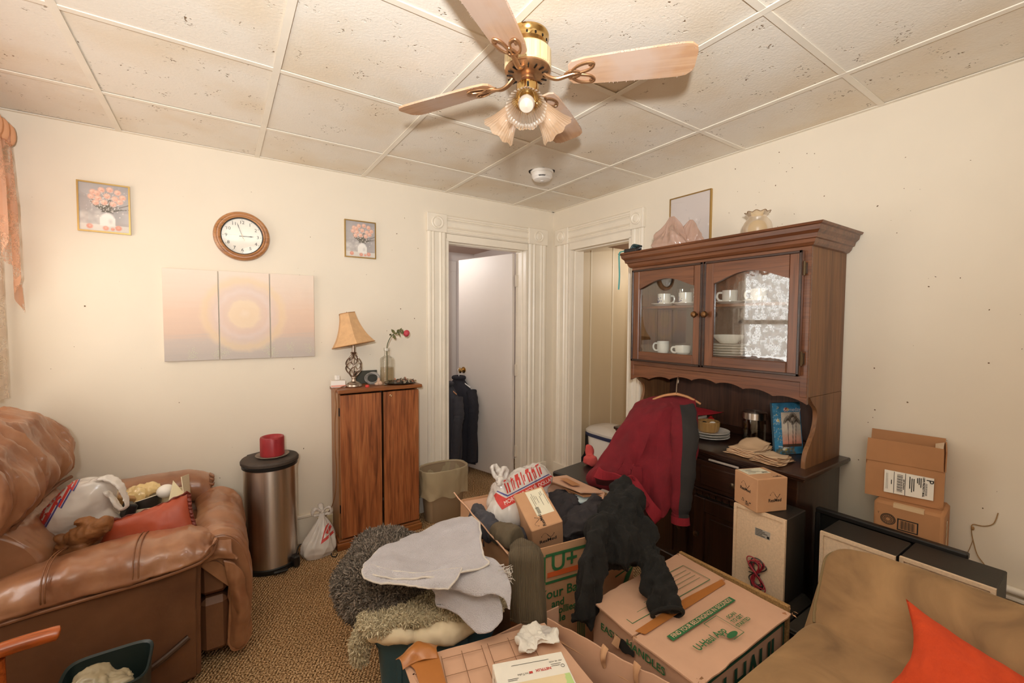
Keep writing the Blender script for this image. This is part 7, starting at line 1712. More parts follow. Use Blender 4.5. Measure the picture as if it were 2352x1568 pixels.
b_ = flat_mb([(-1.142+.026*math.cos(a)-0, -2.303+.010*math.sin(a)) for a in np.linspace(0, 2*PI, 20)[:-1]], (0, 0, ZT), (1, 0, 0), (0, 1, 0), 0); tm.add(b_.v, b_.f)
obj('app_lettering', tm, green_ink, bB, smooth=0, kind='stuff')
# side with the big name, facing the camera side
nB = np.array([0, -1., 0]); mb = text_mb('U-HAUL', .125, (-1.115, -2.3405, .325), (1, 0, 0), (0, 0, 1), .0008, 'CENTER', .003, sx=.86)
for (s0, z0, s1, z1) in ((-1.36, .395, -.885, .405), (-1.36, .245, -.885, .255), (-1.365, .245, -1.355, .405), (-.892, .245, -.882, .405)): b_ = flat_mb([(s0, z0), (s1, z0), (s1, z1), (s0, z1)], (0, -2.3405, 0), (1, 0, 0), (0, 0, 1), .0008); mb.add(b_.v, b_.f)
obj('name_print', mb, dgreen_ink, bB, smooth=0, kind='stuff')
mb = join(text_mb('EASY', .034, (-1.3885, -2.015, .372), (0, -1, 0), (0, 0, 1), .0006, 'CENTER', .0006), text_mb('HANDLES', .034, (-1.3885, -2.165, .385), (0, -1, 0), (0, 0, 1), .0006, 'CENTER', .0006))
obj('handle_lettering', mb, green_ink, bB, smooth=0, kind='stuff')
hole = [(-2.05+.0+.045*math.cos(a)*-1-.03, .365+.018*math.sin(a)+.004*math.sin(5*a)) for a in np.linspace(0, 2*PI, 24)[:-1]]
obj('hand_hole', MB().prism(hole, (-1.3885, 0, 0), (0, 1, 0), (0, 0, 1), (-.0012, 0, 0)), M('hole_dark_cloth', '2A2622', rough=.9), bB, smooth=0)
obj('torn_handle_tab', MB().surf(patch([[(-1.39, -2.04, .385), (-1.40, -2.045, .36)], [(-1.395, -2.055, .388), (-1.412, -2.05, .365)], [(-1.392, -2.07, .384), (-1.40, -2.068, .352)]], 14, 10)), card, bB, smooth=60)
for k, (x, y) in enumerate(((-.855, -1.91), (-.875, -2.12), (-1.40, -1.945), (-1.405, -2.13), (-1.39, -2.35), (-.86, -2.35))):
    mb = MB()
    for q in range(5):
        c = np.array([x+rng.normal(0, .010), y+rng.normal(0, .006), .436+rng.normal(0, .004)]); s = rng.uniform(.004, .010); u = rng.normal(size=3)*(1, 1, .4); u /= np.linalg.norm(u); w = np.cross(u, rng.normal(size=3)); w /= np.linalg.norm(w)
        mb.add([c-u*s, c+w*s*.5, c+u*s, c-w*s*.6+Z3*.004], [(0, 1, 2, 3)])
    obj('torn_corner', mb, card, bB, smooth=0, kind='stuff')

# --- box C: open box in front, one flap folded over the top
bC, PC, c1, c2 = carton('open_moving_box', 'open moving box at the bottom edge with a taped flap folded inwards', (-2.00, -2.375), (1, .0), (-.03, 1), .55, .535, .395, card3)
bpy.data.objects.remove([o for o in bC.children if o.name.startswith('wall')][1])
q4 = [np.array(p, float) for p in ((-2.025, -1.785, .400), (-1.575, -1.90, .412), (-1.60, -2.30, .372), (-2.06, -2.20, .355))]
top = flap(bC, q4, card3, 'folded_flap', seed=15, warp=.005)
wq = [np.array(p, float) for p in ((-1.585, -1.925, .05), (-1.44, -2.385, .05), (-1.40, -2.385, .405), (-1.565, -1.905, .428))]
rw = flap(bC, wq, card3, 'standing_side', seed=16, warp=.008, ragged=.006)
obj('crease', MB().tube(crom([wq[3]*.86+wq[0]*.14+np.array([-.004, -.0, 0]), wq[3]*.42+wq[2]*.44+wq[1]*.07+wq[0]*.07+np.array([-.006, 0, 0]), wq[2]*.86+wq[1]*.14+np.array([-.006, 0, 0])], 30), .003, 6), card, rw)
for k in (.42, .62, .8):
    c_ = wq[3]*(1-k)+wq[2]*k
    G = patch([[c_+np.array([-.004, .012, .012]), c_+np.array([-.018, .008, -.01]), c_+np.array([-.012, .006, -.05])], [c_+np.array([-.008, 0, .016]), c_+np.array([-.024, -.002, -.014]), c_+np.array([-.014, .0, -.055])], [c_+np.array([-.004, -.012, .010]), c_+np.array([-.016, -.012, -.01]), c_+np.array([-.012, -.01, -.045])]], 14, 16)
    if k < .7: obj('torn_tab', MB().surf(G+normals(G)*(.004*vn(G, 60, int(k*9)))[..., None]), card, rw, smooth=60)
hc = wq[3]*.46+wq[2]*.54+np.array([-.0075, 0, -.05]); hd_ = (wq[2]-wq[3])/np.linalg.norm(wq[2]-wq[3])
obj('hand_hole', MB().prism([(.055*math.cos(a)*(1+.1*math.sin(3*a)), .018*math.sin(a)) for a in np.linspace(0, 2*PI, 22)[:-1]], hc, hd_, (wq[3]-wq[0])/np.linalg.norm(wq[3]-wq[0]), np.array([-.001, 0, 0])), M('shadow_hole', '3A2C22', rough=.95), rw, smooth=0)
# printed grid and tape on the folded flap
e1_ = (q4[1]-q4[0])/np.linalg.norm(q4[1]-q4[0]); e2_ = (q4[3]-q4[0]); e2_ -= e1_*(e1_@e2_); e2_ /= np.linalg.norm(e2_)
gl = MB(); n_ = np.cross(e1_, e2_); n_ = n_ if n_[2] > 0 else -n_
def gseg(p, q, w=.002):
    p, q = np.array(p), np.array(q); d = (q-p)/np.linalg.norm(q-p); m_ = np.array([-d[1], d[0]])*w/2
    gl.add([q4[0]+e1_*a+e2_*b+n_*.0105 for a, b in (p+m_, q+m_, q-m_, p-m_)], [(0, 1, 2, 3)])
for x0, x1 in ((.11, .235), (.255, .39)):
    for y0 in (.04, .10, .16, .22): gseg((x0, y0), (x1, y0+.004))
    for x in (x0, (x0+x1)/2, x1): gseg((x, .03), (x, .24))
obj('faded_grid_print', gl, M('faded_ink', '7E5A3E', rough=.8), top, smooth=0, kind='stuff')
tq = [(.0, .0), (.10, -.012), (.105, .05), (.11, .20), (.05, .21), (.03, .05)]
obj('tape_strip', MB().add([q4[0]+e1_*a+e2_*b+n_*.0095 for a, b in tq], [(0, 1, 2, 3, 4, 5)]), tape_m, top, smooth=0)
G = patch([[q4[0]+np.array([-.02, .01, .01]), q4[0]+e1_*.05+np.array([0, .02, .03]), q4[0]+e1_*.11+np.array([0, .012, .014])], [q4[0]+e2_*.015+np.array([-.01, 0, .02]), q4[0]+e1_*.045+Z3*.034, q4[0]+e1_*.10+e2_*.01+Z3*.02], [q4[0]+e2_*.04+np.array([-.004, 0, .012]), q4[0]+e1_*.04+e2_*.03+Z3*.014, q4[0]+e1_*.10+e2_*.035+Z3*.012]], 22, 22)
ob = obj('curled_tape', MB().surf(G+normals(G)*(.005*vn(G, 40, 4))[..., None]), tape_m, top, smooth=50); thick(ob, .001)

# white device carton lying on box C
wb0 = np.array([-1.842, -2.0]); wbe = np.array([.94, -.345]); wbe /= np.linalg.norm(wbe); wbd = np.array([-wbe[1], wbe[0]]); wbd = -wbd if wbd[1] > 0 else wbd
wx3, wy3 = np.array([*wbe, 0]), np.array([*wbd, 0])
dv_ = thing('white_device_carton', 'white device carton with green and tan picture print in the open box', 'box', (-1.80, -2.17, .392))
wt = .455; W_, L_w = .207, .30
corner = np.array([*wb0, 0])
ctr = corner+wx3*W_/2+wy3*L_w/2+Z3*(wt-.027)
Rw = np.stack([wx3, -wy3, Z3], 1)
obj('carton', MB().box(ctr, (W_, L_w, .054), .002, R=Rw), M('glossy_white_card', 'EDE8DC', rough=.35), dv_, smooth=20)
def wpt(a, b): return corner+wx3*a+wy3*b+Z3*(wt+.0006)
ras = Ras(70, 70, 'E3CFA8'); ras.mix((ras.X-ras.Y*.12 > .80)*1., 'B9D48C'); ras.mix(((ras.X > .80)&(ras.Y < .3))*.6, 'D4E2B4')
ras.disc(.47, .36, .36, '2A2622', 1, .06, .9); ras.rect(.12, 0, .80, .42, '2A2622', 1); ras.disc(.66, .62, .03, 'E8E2D8', .9)
ras.mesh('picture_print', wpt(.012, .235)+Z3*.0004, wx3*.19, -wy3*.155, None, dv_)
tm = text_mb('NETFLIX', .012, wpt(.135, .052), -wx3, wy3, .0005, 'CENTER', .0003); obj('red_lettering', tm, red_ink, dv_, smooth=0, kind='stuff')
obj('red_icon', flat_mb([(-.005, -.0035), (.005, -.0035), (.005, .0035), (-.005, .0035)], wpt(.098, .055), wx3, -wy3, .0006), red_ink, dv_, smooth=0)
tm = join(text_mb('YouTube', .010, wpt(.078, .056), -wx3, wy3, .0005, 'CENTER'))
for a, b, l in ((.05, .022, .11), (.16, .042, .03), (.16, .048, .025), (.03, .066, .03), (.03, .071, .026)): q_ = flat_mb([(0, 0), (l, 0), (l, .0014), (0, .0014)], wpt(a, b), wx3, -wy3, .0004); tm.add(q_.v, q_.f)
for k in range(3): q_ = text_mb(('HDR', '4K', 'HD')[k], .007, wpt(.165+.013*k, .032), -wx3, wy3, .0004); tm.add(q_.v, q_.f)
q_ = MB(); pts = [wpt(.192+.005*math.cos(a), .052+.005*math.sin(a))+Z3*.0006 for a in np.linspace(0, 2*PI, 17)[:-1]]; q_.tube(pts, .0006, 4, closed=True); tm.add(q_.v, q_.f)
for k in range(4): q_ = flat_mb([(0, 0), (.012, 0), (.012, .003), (0, .003)], corner-wx3*.0012+wy3*(.03+.05*k)+Z3*(wt-.02-.006*(k % 2)), wy3, Z3, -.0004); tm.add(q_.v, q_.f)
obj('fine_print', tm, M('grey_ink', '4A4642', rough=.7), dv_, smooth=0, kind='stuff')
# white sock on the flap
skm = M('white_cotton_sock', 'E9E4DA', rough=.95, var=.06, vs=30, bump=.4, bs=220, sheen=.2)
sk = np.array([-1.655, -1.945, .415])
f = garment(MB().ell(sk+np.array([-.01, 0, .014]), (.058, .042, .015), R=rotm(.4)).ell(sk+np.array([.035, -.02, .014]), (.042, .05, .014)).ell(sk+np.array([-.035, -.03, .010]), (.035, .03, .010)), .004, .011, 19, 91, 2)
f.v[:, 2] = np.maximum(f.v[:, 2], sk[2]-.006)
so = single('white_sock', f, skm, 'crumpled white sock lying on the folded flap of the open box', 'sock', smooth=60)
obj('grey_heel', wrap(flat_mb([(-.02, -.02), (.022, -.012), (.012, .024), (-.012, .016)], sk+np.array([.045, -.01, .3]), (1, 0, 0), (0, 1, 0), 0), (lambda b: (setattr(b, 'v', np.array([v.co[:] for v in so.data.vertices])+np.array(so.location)), setattr(b, 'f', [tuple(p.vertices) for p in so.data.polygons]), b)[2])(MB()), (0, 0, -1), .0015), M('sock_grey_heel', 'C4BEB8', rough=.95), so, smooth=60)

# --- tote with blankets
tt = thing('blue_tote', 'dark teal blue plastic storage tote piled with blankets', 'tote', (-1.83, -1.57, 0))
t0_ = np.array([-2.07, -1.62]); f1 = np.array([.906, -.42]); f2 = np.array([.42, .906])
def tring(w, d, z, r=.04, off=0., n=10):
    out = []; c = t0_+f1*.205+f2*.17
    for sx, sy, a0 in ((1, 1, 0), (-1, 1, PI/2), (-1, -1, PI), (1, -1, 1.5*PI)):
        for q in range(n):
            a = a0+PI/2*q/(n-1); x, y = sx*(w/2-r)+r*math.cos(a), sy*(d/2-r)+r*math.sin(a); p = c+f1*x+f2*y; out.append((*p, z))
    return out
teal_p = M('teal_blue_plastic', '2E5261', rough=.4, var=.08, vs=6)
rows = [tring(.34, .28, 0), tring(.39, .32, .335), tring(.40, .33, .338), tring(.40, .33, .352), tring(.41, .34, .354), tring(.412, .342, .385), tring(.404, .334, .392), tring(.392, .322, .388), tring(.385, .315, .30)]
obj('tub', MB().surf(rows, cv=True).add(rows[0], [tuple(range(40))]), teal_p, tt, smooth=30)
lip = MB()
cc0 = np.array([*(t0_+f1*.205+f2*.17), 0])
for x0, x1 in ((-.09, .11),): lip.box(cc0+np.array([*f1, 0])*(x0+x1)/2-np.array([*f2, 0])*.172+Z3*.335, (x1-x0, .016, .075), .004, R=np.stack([np.array([*f1, 0]), np.array([*f2, 0]), Z3], 1))
obj('handle_lip', lip, teal_p, tt)
for k in range(3): obj('rib', MB().box(cc0+np.array([*f1, 0])*(-.12+.12*k)-np.array([*f2, 0])*.152+Z3*.16, (.02, .012, .28), .004, R=np.stack([np.array([*f1, 0]), np.array([*f2, 0]), Z3], 1)), teal_p, tt)
# cream cotton sheet bulging over the rim
crm = M('cream_cotton_sheet', 'E3D2B2', rough=.85, var=.1, vs=10, sheen=.15)
def tp(a, b, z): return (*(t0_+f1*a+f2*b), z)
mb = MB(); limb(mb, [(*tp(.0, .06, .40), .028), (*tp(.02, .01, .405), .035), (*tp(.09, -.008, .397), .034), (*tp(.13, .0, .39), .024)]); limb(mb, [(*tp(.13, .0, .385), .02), (*tp(.20, -.012, .39), .036), (*tp(.28, -.01, .395), .036), (*tp(.35, .01, .395), .026)])
mb.ell(tp(.2, .16, .36), (.17, .14, .05), R=np.stack([np.array([*f1, 0]), np.array([*f2, 0]), Z3], 1))
single('cream_sheet', garment(mb, .006, .008, 14, 101), crm, 'cream cotton sheet bunched over the front rim of the blue tote', 'sheet', smooth=60)
def shag(name, label, blob, cols, n, ln, wd, droop=.4, seed=0, under=None, curl=.6):
    """blanket body plus thousands of soft tufts grown from its surface"""
    th = single(name, blob, under, label, 'blanket', smooth=60); me = th.data; g = np.random.default_rng(seed)
    me.calc_loop_triangles(); V = np.array([v.co[:] for v in me.vertices]); T_ = np.array([t.vertices[:] for t in me.loop_triangles])
    A, B_, C_ = V[T_[:, 0]], V[T_[:, 1]], V[T_[:, 2]]; cr = np.cross(B_-A, C_-A); ar = np.linalg.norm(cr, axis=1); nn = cr/(ar[:, None]+1e-12)
    keep = nn[:, 2] > -.75; pr = ar*keep; pr /= pr.sum()
    for ci, col in enumerate(cols):
        m = n//len(cols); k = g.choice(len(T_), m, p=pr); u, v_ = g.random(m), g.random(m); s = u+v_ > 1; u[s], v_[s] = 1-u[s], 1-v_[s]
        P = A[k]+(B_[k]-A[k])*u[:, None]+(C_[k]-A[k])*v_[:, None]; Nn = nn[k]; d = Nn+g.normal(0, .5, (m, 3)); d[:, 2] -= droop; d /= np.linalg.norm(d, axis=1)[:, None]
        sd = np.cross(d, g.normal(size=(m, 3))); sd /= np.linalg.norm(sd, axis=1)[:, None]; L = ln*g.uniform(.6, 1.3, m)[:, None]; w = wd*g.uniform(.7, 1.3, m)[:, None]; bn = np.cross(d, sd)
        cu = g.normal(0, curl, (m, 3)); mid = P+d*L*.5+Nn*L*.1; tip = P+d*L*.85+cu*L*.35
        rings = []
        for c, ww in ((P-Nn*.003, .8), (mid, 1.), (tip, .75)):
            rings += [c+sd*w*ww, c-sd*w*.5*ww+bn*w*.87*ww, c-sd*w*.5*ww-bn*w*.87*ww]
        VV = np.stack(rings+[tip+(tip-mid)*.25], 1).reshape(-1, 3); F = []
        base = np.array([(0, 1, 4, 3), (1, 2, 5, 4), (2, 0, 3, 5), (3, 4, 7, 6), (4, 5, 8, 7), (5, 3, 6, 8)]); tri = np.array([(6, 7, 9), (7, 8, 9), (8, 6, 9)])
        off = (np.arange(m)*10)[:, None, None]
        mb = MB(); mb.v = VV.tolist(); mb.f = [tuple(x) for x in (base[None]+off).reshape(-1, 4)]+[tuple(x) for x in (tri[None]+off).reshape(-1, 3)]
        obj('pile_tufts', mb, col, th, world=False, smooth=80, kind='stuff', fixn=False)
    return th
Rt = np.stack([np.array([*f1, 0]), np.array([*f2, 0]), Z3], 1)
mb = MB().ell(tp(.17, .025, .442), (.20, .05, .024), R=Rt).ell(tp(.02, .07, .435), (.07, .12, .026), R=Rt).ell(tp(.36, .06, .44), (.08, .10, .028), R=Rt)
limb(mb, [(*tp(-.01, .05, .42), .035), (*tp(-.035, .03, .38), .032), (*tp(-.045, .03, .33), .028), (*tp(-.045, .035, .28), .02)])
mb.ell(tp(.19, .15, .42), (.18, .14, .05), R=Rt)
f = fuse(mb, .008, 3); push(f, .006*fbm(f.v, 18, 3))
cs1, cs2 = M('cream_pile', 'C9BC9E', rough=.95, sheen=.3), M('cream_pile_dark', 'AFA285', rough=.95, sheen=.3)
shag('cream_shag_rug', 'pale cream shag rug folded under the dark shag blanket on the tote', f, (cs1, cs2), 12000, .011, .0021, .5, 5, cs2)
mb = MB()
Cc = np.array([-1.965, -1.41, .462])
mb.ell(Cc, (.175, .20, .088), R=rotm(-.45)).ell(Cc+np.array([-.06, -.04, -.02]), (.11, .13, .09), R=rotm(-.4)).ell(Cc+np.array([.09, -.09, -.012]), (.13, .10, .075), R=rotm(-.43)).ell(Cc+np.array([.05, .16, .012]), (.12, .14, .06)).ell(Cc+np.array([.17, .02, .0]), (.12, .15, .055))
f = fuse(mb, .010, 4); push(f, .010*fbm(f.v, 9, 8))
ds1, ds2, ds3 = M('grey_brown_pile', '6E6256', rough=.95, sheen=.4), M('grey_brown_pile_dark', '4F463D', rough=.95, sheen=.3), M('grey_brown_pile_light', '8A7E72', rough=.95, sheen=.4)
shag('grey_shag_blanket', 'thick grey brown shag blanket bundled on the blue tote', f, (ds1, ds2, ds3), 33000, .017, .0021, .3, 6, ds2)
# grey lavender towel on top
tw = M('lavender_grey_terry', 'C9C5CA', rough=.98, var=.08, vs=16, sheen=.3, bump=1., bs=330, dist=.006)
tweh = M('towel_hem', 'CFC8C0', rough=.95, bump=.5, bs=300)
def lay(rows, nu, nv, seed, amp): 
    G = patch(rows, nu, nv); n_ = normals(G); n_ *= np.where(n_[..., 2:3] < 0, -1, 1); return G+n_*(amp*fbm(G, 9, seed, 3)+amp*.5*ridge(G, 7, seed+3, 2))[..., None]
towel = thing('grey_towel', 'frayed lavender grey towel thrown over the shag blanket', 'towel', (-1.80, -1.55, .5))
for k, (rw_, nm_, sd, am) in enumerate(((TOWEL_D, 'under_layer', 5, .005), (TOWEL_A, 'main_layer', 1, .010), (TOWEL_C, 'lower_fold', 3, .009), (TOWEL_B, 'front_fold', 2, .008))):
    G = lay(rw_, 60, 60, sd, am); ob = obj(nm_, MB().surf(G), tw, towel, smooth=70); thick(ob, .007)
    ed = np.concatenate([G[:, 0], G[-1], G[::-1, -1], G[0][::-1]]); ed = ed+.0012*np.stack([vn(ed, 90, 5), vn(ed, 90, 6), vn(ed, 90, 7)], -1)
    obj('hem', MB().tube(ed[::2], .0036, 7, closed=True), tweh if k < 2 else tw, towel)
fr = MB()
for q in range(80):
    c = np.array(TOWEL_B[0][4])+rng.normal(0, .012, 3); d = rng.normal(size=3); d /= np.linalg.norm(d); fr.tube([c, c+d*.010, c+d*.018+rng.normal(0, .004, 3)], [.0014, .0012, .0006], 4)
obj('frayed_corner', fr, tweh, towel, kind='stuff')

# ------------------------------------------------------------------ stool and the hoodie on a hanger
fc = thing('folding_stool', 'black padded folding stool half hidden under the maroon hoodie', 'stool', (-.50, -1.02, 0))
cr_ = np.array([-.15, .99, 0]); cr_ /= np.linalg.norm(cr_); cs_ = np.array([cr_[1], -cr_[0], 0]); cc1 = np.array([-.50, -1.0, 0])
def ch(a, b, z): return cc1+cs_*a+cr_*b+Z3*z
Rc = np.stack([cs_, cr_, Z3], 1)
obj('seat', MB().box(ch(0, -.01, .445), (.36, .34, .035), .014, R=Rc), M('black_vinyl_seat', '1F1C19', rough=.35), fc)
obj('seat_rim', MB().box(ch(0, -.01, .424), (.345, .325, .010), .003, R=Rc), darkm, fc)
for s in (-1, 1):
    obj('leg', MB().tube([ch(s*.165, .15, .0), ch(s*.165, -.14, .42)], .011, 10), darkm, fc)
    obj('leg', MB().tube([ch(s*.145, -.16, .0), ch(s*.145, .13, .42)], .011, 10), darkm, fc)
obj('cross_bar', MB().tube([ch(-.165, .13, .03), ch(.165, .13, .03)], .008, 8), darkm, fc); obj('cross_bar', MB().tube([ch(-.145, -.14, .03), ch(.145, -.14, .03)], .008, 8), darkm, fc)
mar = M('maroon_fleece', '74111D', rough=.95, var=.15, vs=10, sheen=.45, bump=.2, bs=240, col2='600D17')
mar_r = M('maroon_rib', '8A1824', rough=.9, var=.1, vs=20, sheen=.4, bump=.5, bs=150, stretch=(1, 1, .1))
blk_p = M('black_stripe_cloth', '2A2725', rough=.95, sheen=.3)
hd_ = thing('maroon_hoodie', 'maroon zip hoodie with black sleeve stripe hung in front of the hutch', 'hoodie', (-.62, -1.6, .35))
G = patch(HOOD, 80, 70); n_ = normals(G); 
if n_[40, 35] @ np.array([-.77, -.63, 0]) < 0: n_ = -n_
wv_ = np.linspace(0, 1, 70)[None, :]; hv = np.linspace(0, 1, 80)[:, None]
fold = .032*hv*np.sin(wv_*15+hv*1.2)+.018*ridge(G*np.array([1, 1, .25]), 12, 3, 2)*(.3+.7*hv)+.006*fbm(G, 8, 2)
G = G+n_*fold[..., None]
ob = obj('body', MB().surf(G), mar, hd_, smooth=70); thick(ob, .006, -1)
Hh = patch(HOODHEM, 14, 60); n2 = normals(Hh); n2 = n2 if n2[7, 30]@np.array([-.77, -.63, 0]) > 0 else -n2
ob = obj('hem_band', MB().surf(Hh+n2*(.012+.008*np.sin(np.linspace(0, 22, 60)))[None, :, None]), mar_r, hd_, smooth=70); thick(ob, .008)
# darker inside seen under the hem
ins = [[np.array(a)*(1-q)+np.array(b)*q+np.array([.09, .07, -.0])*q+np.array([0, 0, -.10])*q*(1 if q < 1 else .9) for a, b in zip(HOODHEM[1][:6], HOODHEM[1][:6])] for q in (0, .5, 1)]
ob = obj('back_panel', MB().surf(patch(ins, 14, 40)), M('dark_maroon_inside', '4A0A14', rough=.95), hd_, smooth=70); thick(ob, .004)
C_ = crom(np.array(SLEEVE), 44); axs = np.array([.631, -.776, 0]); vw = np.array([-.776, -.631, 0])
def slv(a0, a1, off, n):
    rows = []
    for i in range(len(C_)):
        r = C_[i, 3]; k = 1+.06*math.sin(i*.7)+.03*math.sin(i*1.9)
        rows.append([C_[i, :3]+axs*(r+off)*k*math.cos(a)+vw*(r*.62+off)*k*math.sin(a)+np.array([0, 0, .004*math.sin(a*3+i*.5)]) for a in np.linspace(a0, a1, n)])
    return rows
rows = slv(0, 2*PI*(1-1/32), 0, 32); obj('sleeve', MB().surf(rows, cv=True).add(rows[-1], [tuple(range(32))]), mar, hd_, smooth=70)
ob = obj('black_stripe', MB().surf(slv(-.35, 1.75, .0025, 20)[:40]), blk_p, hd_, smooth=70)
cuffc = C_[-6:]; 
rows = [[C_[i, :3]+axs*(C_[i, 3]*1.04+.003)*math.cos(a)*(1+.03*math.sin(9*a))+vw*(C_[i, 3]*.66+.003)*math.sin(a) for a in np.linspace(0, 2*PI, 49)[:-1]] for i in range(38, 44)]
obj('cuff', MB().surf(rows, cv=True).add(rows[-1], [tuple(range(48))]), mar_r, hd_, smooth=60)
pc = np.array([-.735, -1.66, .63])
pk = patch([[G[48, 36]+n_[48, 36]*.012, G[48, 42]+n_[48, 42]*.014], [G[56, 34]+n_[56, 34]*.014, G[56, 43]+n_[56, 43]*.016], [G[64, 34]+n_[64, 34]*.012, G[64, 42]+n_[64, 42]*.014]], 20, 12)
ob = obj('pocket_welt', MB().surf(pk), mar, hd_, smooth=70); thick(ob, .006)
hgw = M('wood_hanger', 'C08A5C', rough=.45, var=.1, vs=10)
hgr = thing('wooden_hanger', 'pale wooden coat hanger sticking out of the top of the maroon hoodie', 'hanger', (-.45, -1.58, .95))
pk_ = np.array([-.435, -1.585, 1.040]); hx3 = np.array([.56, -.83, 0])
for s, Lh in ((1, .12), (-1, .13)):
    obj('arm', MB().tube(crom([pk_+hx3*s*.0, pk_+hx3*s*Lh*.5-Z3*.014, pk_+hx3*s*Lh-Z3*.045], 12), np.linspace(.014, .010, 12), 10, flat=.6), hgw, hgr)
obj('hook', MB().tube(crom([pk_+np.array([.0, 0, .006]), pk_+np.array([.02, .012, .05]), pk_+np.array([.04, .02, .085]), pk_+np.array([.058, .028, .075]), pk_+np.array([.055, .03, .05])], 16), .003, 8), nickel, hgr)
f = garment(MB().ell((-.42, -.93, .50), (.04, .05, .04)).ell((-.40, -.90, .55), (.025, .03, .05)), .006, .010, 14, 111, 3)
f.v[:, 2] = np.maximum(f.v[:, 2], .462)
single('coral_cloth', f, M('coral_red_cloth', 'C4504A', rough=.9, sheen=.3), 'bright coral red cloth heaped on the black stool beside the hoodie', 'clothes', smooth=60)
# ------------------------------------------------------------------ speakers by the hutch
fib = M('raw_fibreboard', 'DFC4A4', rough=.85, var=.12, vs=120, detail=2)
spk_blk = M('black_woodgrain_vinyl', '26221E', rough=.5, var=.15, vs=10, bump=.08, bs=120)
def speaker(name, label, lo, hi, back='x', rim=.012):
    lo, hi = np.array(lo, float), np.array(hi, float); c = (lo+hi)/2
    t_ = thing(name, label, 'speaker', (c[0], c[1], lo[2]))
    obj('cabinet', MB().b2(lo+np.array([.012, 0, 0]), hi, .003), spk_blk, t_, smooth=20)
    x0 = lo[0]; r = MB(); a, b = lo, hi
    obj('rear_rim', MB().b2((x0, a[1], a[2]), (x0+.0125, a[1]+rim, b[2])).b2((x0, b[1]-rim, a[2]), (x0+.0125, b[1], b[2])).b2((x0+.0005, a[1]+rim, a[2]), (x0+.0125, b[1]-rim, a[2]+rim)).b2((x0+.0005, a[1]+rim, b[2]-rim), (x0+.0125, b[1]-rim, b[2])), fib, t_, smooth=0, kind='stuff')
    obj('rear_board', MB().b2((x0+.006, a[1]+rim, a[2]+rim), (x0+.0118, b[1]-rim, b[2]-rim)), fib, t_, smooth=0)
    obj('front_grille', MB().b2((hi[0]-.001, a[1]+.006, a[2]+.006), (hi[0]+.010, b[1]-.006, b[2]-.006), .004), M('black_grille_cloth_'+name+str(round(lo[1]*100)), '141312', rough=.95, bump=.3, bs=300), t_)
    return t_
s1 = speaker('bookshelf_speaker', 'speaker standing with its raw fibreboard back showing a coil of red wire', (-.645, -2.232, .302), (-.468, -2.027, .651))
# maker label and red/black lead
xs0 = -.6392
lb_ = obj('maker_label', flat_mb([(-.030, -.016), (.030, -.016), (.030, .016), (-.030, .016)], (xs0, -2.145, .562), (0, -1, 0), (0, 0, 1), .0006), M('silver_label', 'A8A49C', rough=.4), s1, smooth=0)
mb = MB()
for k in range(5): b_ = flat_mb([(-.027, .012-.006*k), (.0+.02*((k*7) % 3)/2, .012-.006*k), (.0+.02*((k*7) % 3)/2, .0145-.006*k), (-.027, .0145-.006*k)], (xs0, -2.145, .562), (0, -1, 0), (0, 0, 1), .0012); mb.add(b_.v, b_.f)
b_ = flat_mb([(.018, -.013), (.027, -.013), (.027, -.003), (.018, -.003)], (xs0, -2.145, .562), (0, -1, 0), (0, 0, 1), .0012); mb.add(b_.v, b_.f)
obj('label_print', mb, black_ink, lb_, smooth=0, kind='stuff')
redw, blkw = M('red_speaker_wire', '9E2230', rough=.4), M('black_speaker_wire', '1A1618', rough=.4)
for k in range(9):
    c0, s_ = np.array([xs0-.008-.0012*k, -2.133, .392]), 1+.10*rng.normal(); ph = rng.normal(0, .25); wd_ = .021*(1+.25*rng.normal()); hh = .052*(1+.12*rng.normal())
    pts = [c0+np.array([-.002*math.sin(3*a), wd_*math.sin(2*a+ph)*(1 if k % 2 else -1)+.012*math.sin(a)*-1+.004*k*math.sin(a), hh*math.sin(a)]) for a in np.linspace(0, 2*PI, 60)[:-1]]
    obj('lead_loop', MB().tube(pts, .0021, 6, closed=True), redw if k % 3 else blkw, s1)
obj('lead_tie', MB().tube([np.array([xs0-.014, -2.133+.012*math.cos(a), .392+.004*math.sin(a)]) for a in np.linspace(0, 2*PI, 17)[:-1]], .003, 6, closed=True), blkw, s1)
obj('lead_end', MB().tube(crom([(xs0-.01, -2.135, .392), (xs0-.012, -2.11, .400), (xs0-.010, -2.098, .403)], 8), .002, 6), blkw, s1); obj('lead_end', MB().tube(crom([(xs0-.01, -2.135, .390), (xs0-.012, -2.112, .388), (xs0-.010, -2.10, .385)], 8), .002, 6), blkw, s1)
# low black cabinet the speaker stands on
lb2 = thing('black_subwoofer', 'low black cabinet with sloped edges carrying the wire-coil speaker', 'speaker', (-.57, -2.12, 0))
obj('cabinet', MB().b2((-.668, -2.262, 0), (-.475, -1.99, .27), .004), spk_blk, lb2, smooth=20)
G = [[(-.672, -2.268, .27), (-.470, -2.268, .27), (-.470, -1.985, .27), (-.672, -1.985, .27)], [(-.672, -2.268, .28), (-.470, -2.268, .28), (-.470, -1.985, .28), (-.672, -1.985, .28)], [(-.655, -2.245, .3015), (-.475, -2.245, .3015), (-.475, -2.01, .3015), (-.655, -2.01, .3015)]]
obj('sloped_top', MB().surf(G, cv=True).add(G[-1], [(0, 1, 2, 3)]), spk_blk, lb2, smooth=20)
du = thing('small_black_drawer_unit', 'small black drawer unit squeezed between the low cabinet and the couch', 'drawers', (-.60, -2.33, 0))
obj('unit_body', MB().b2((-.72, -2.385, 0), (-.515, -2.275, .285), .004), M('dusty_black_top', '3A352C', rough=.6, var=.3, vs=20), du, smooth=20)
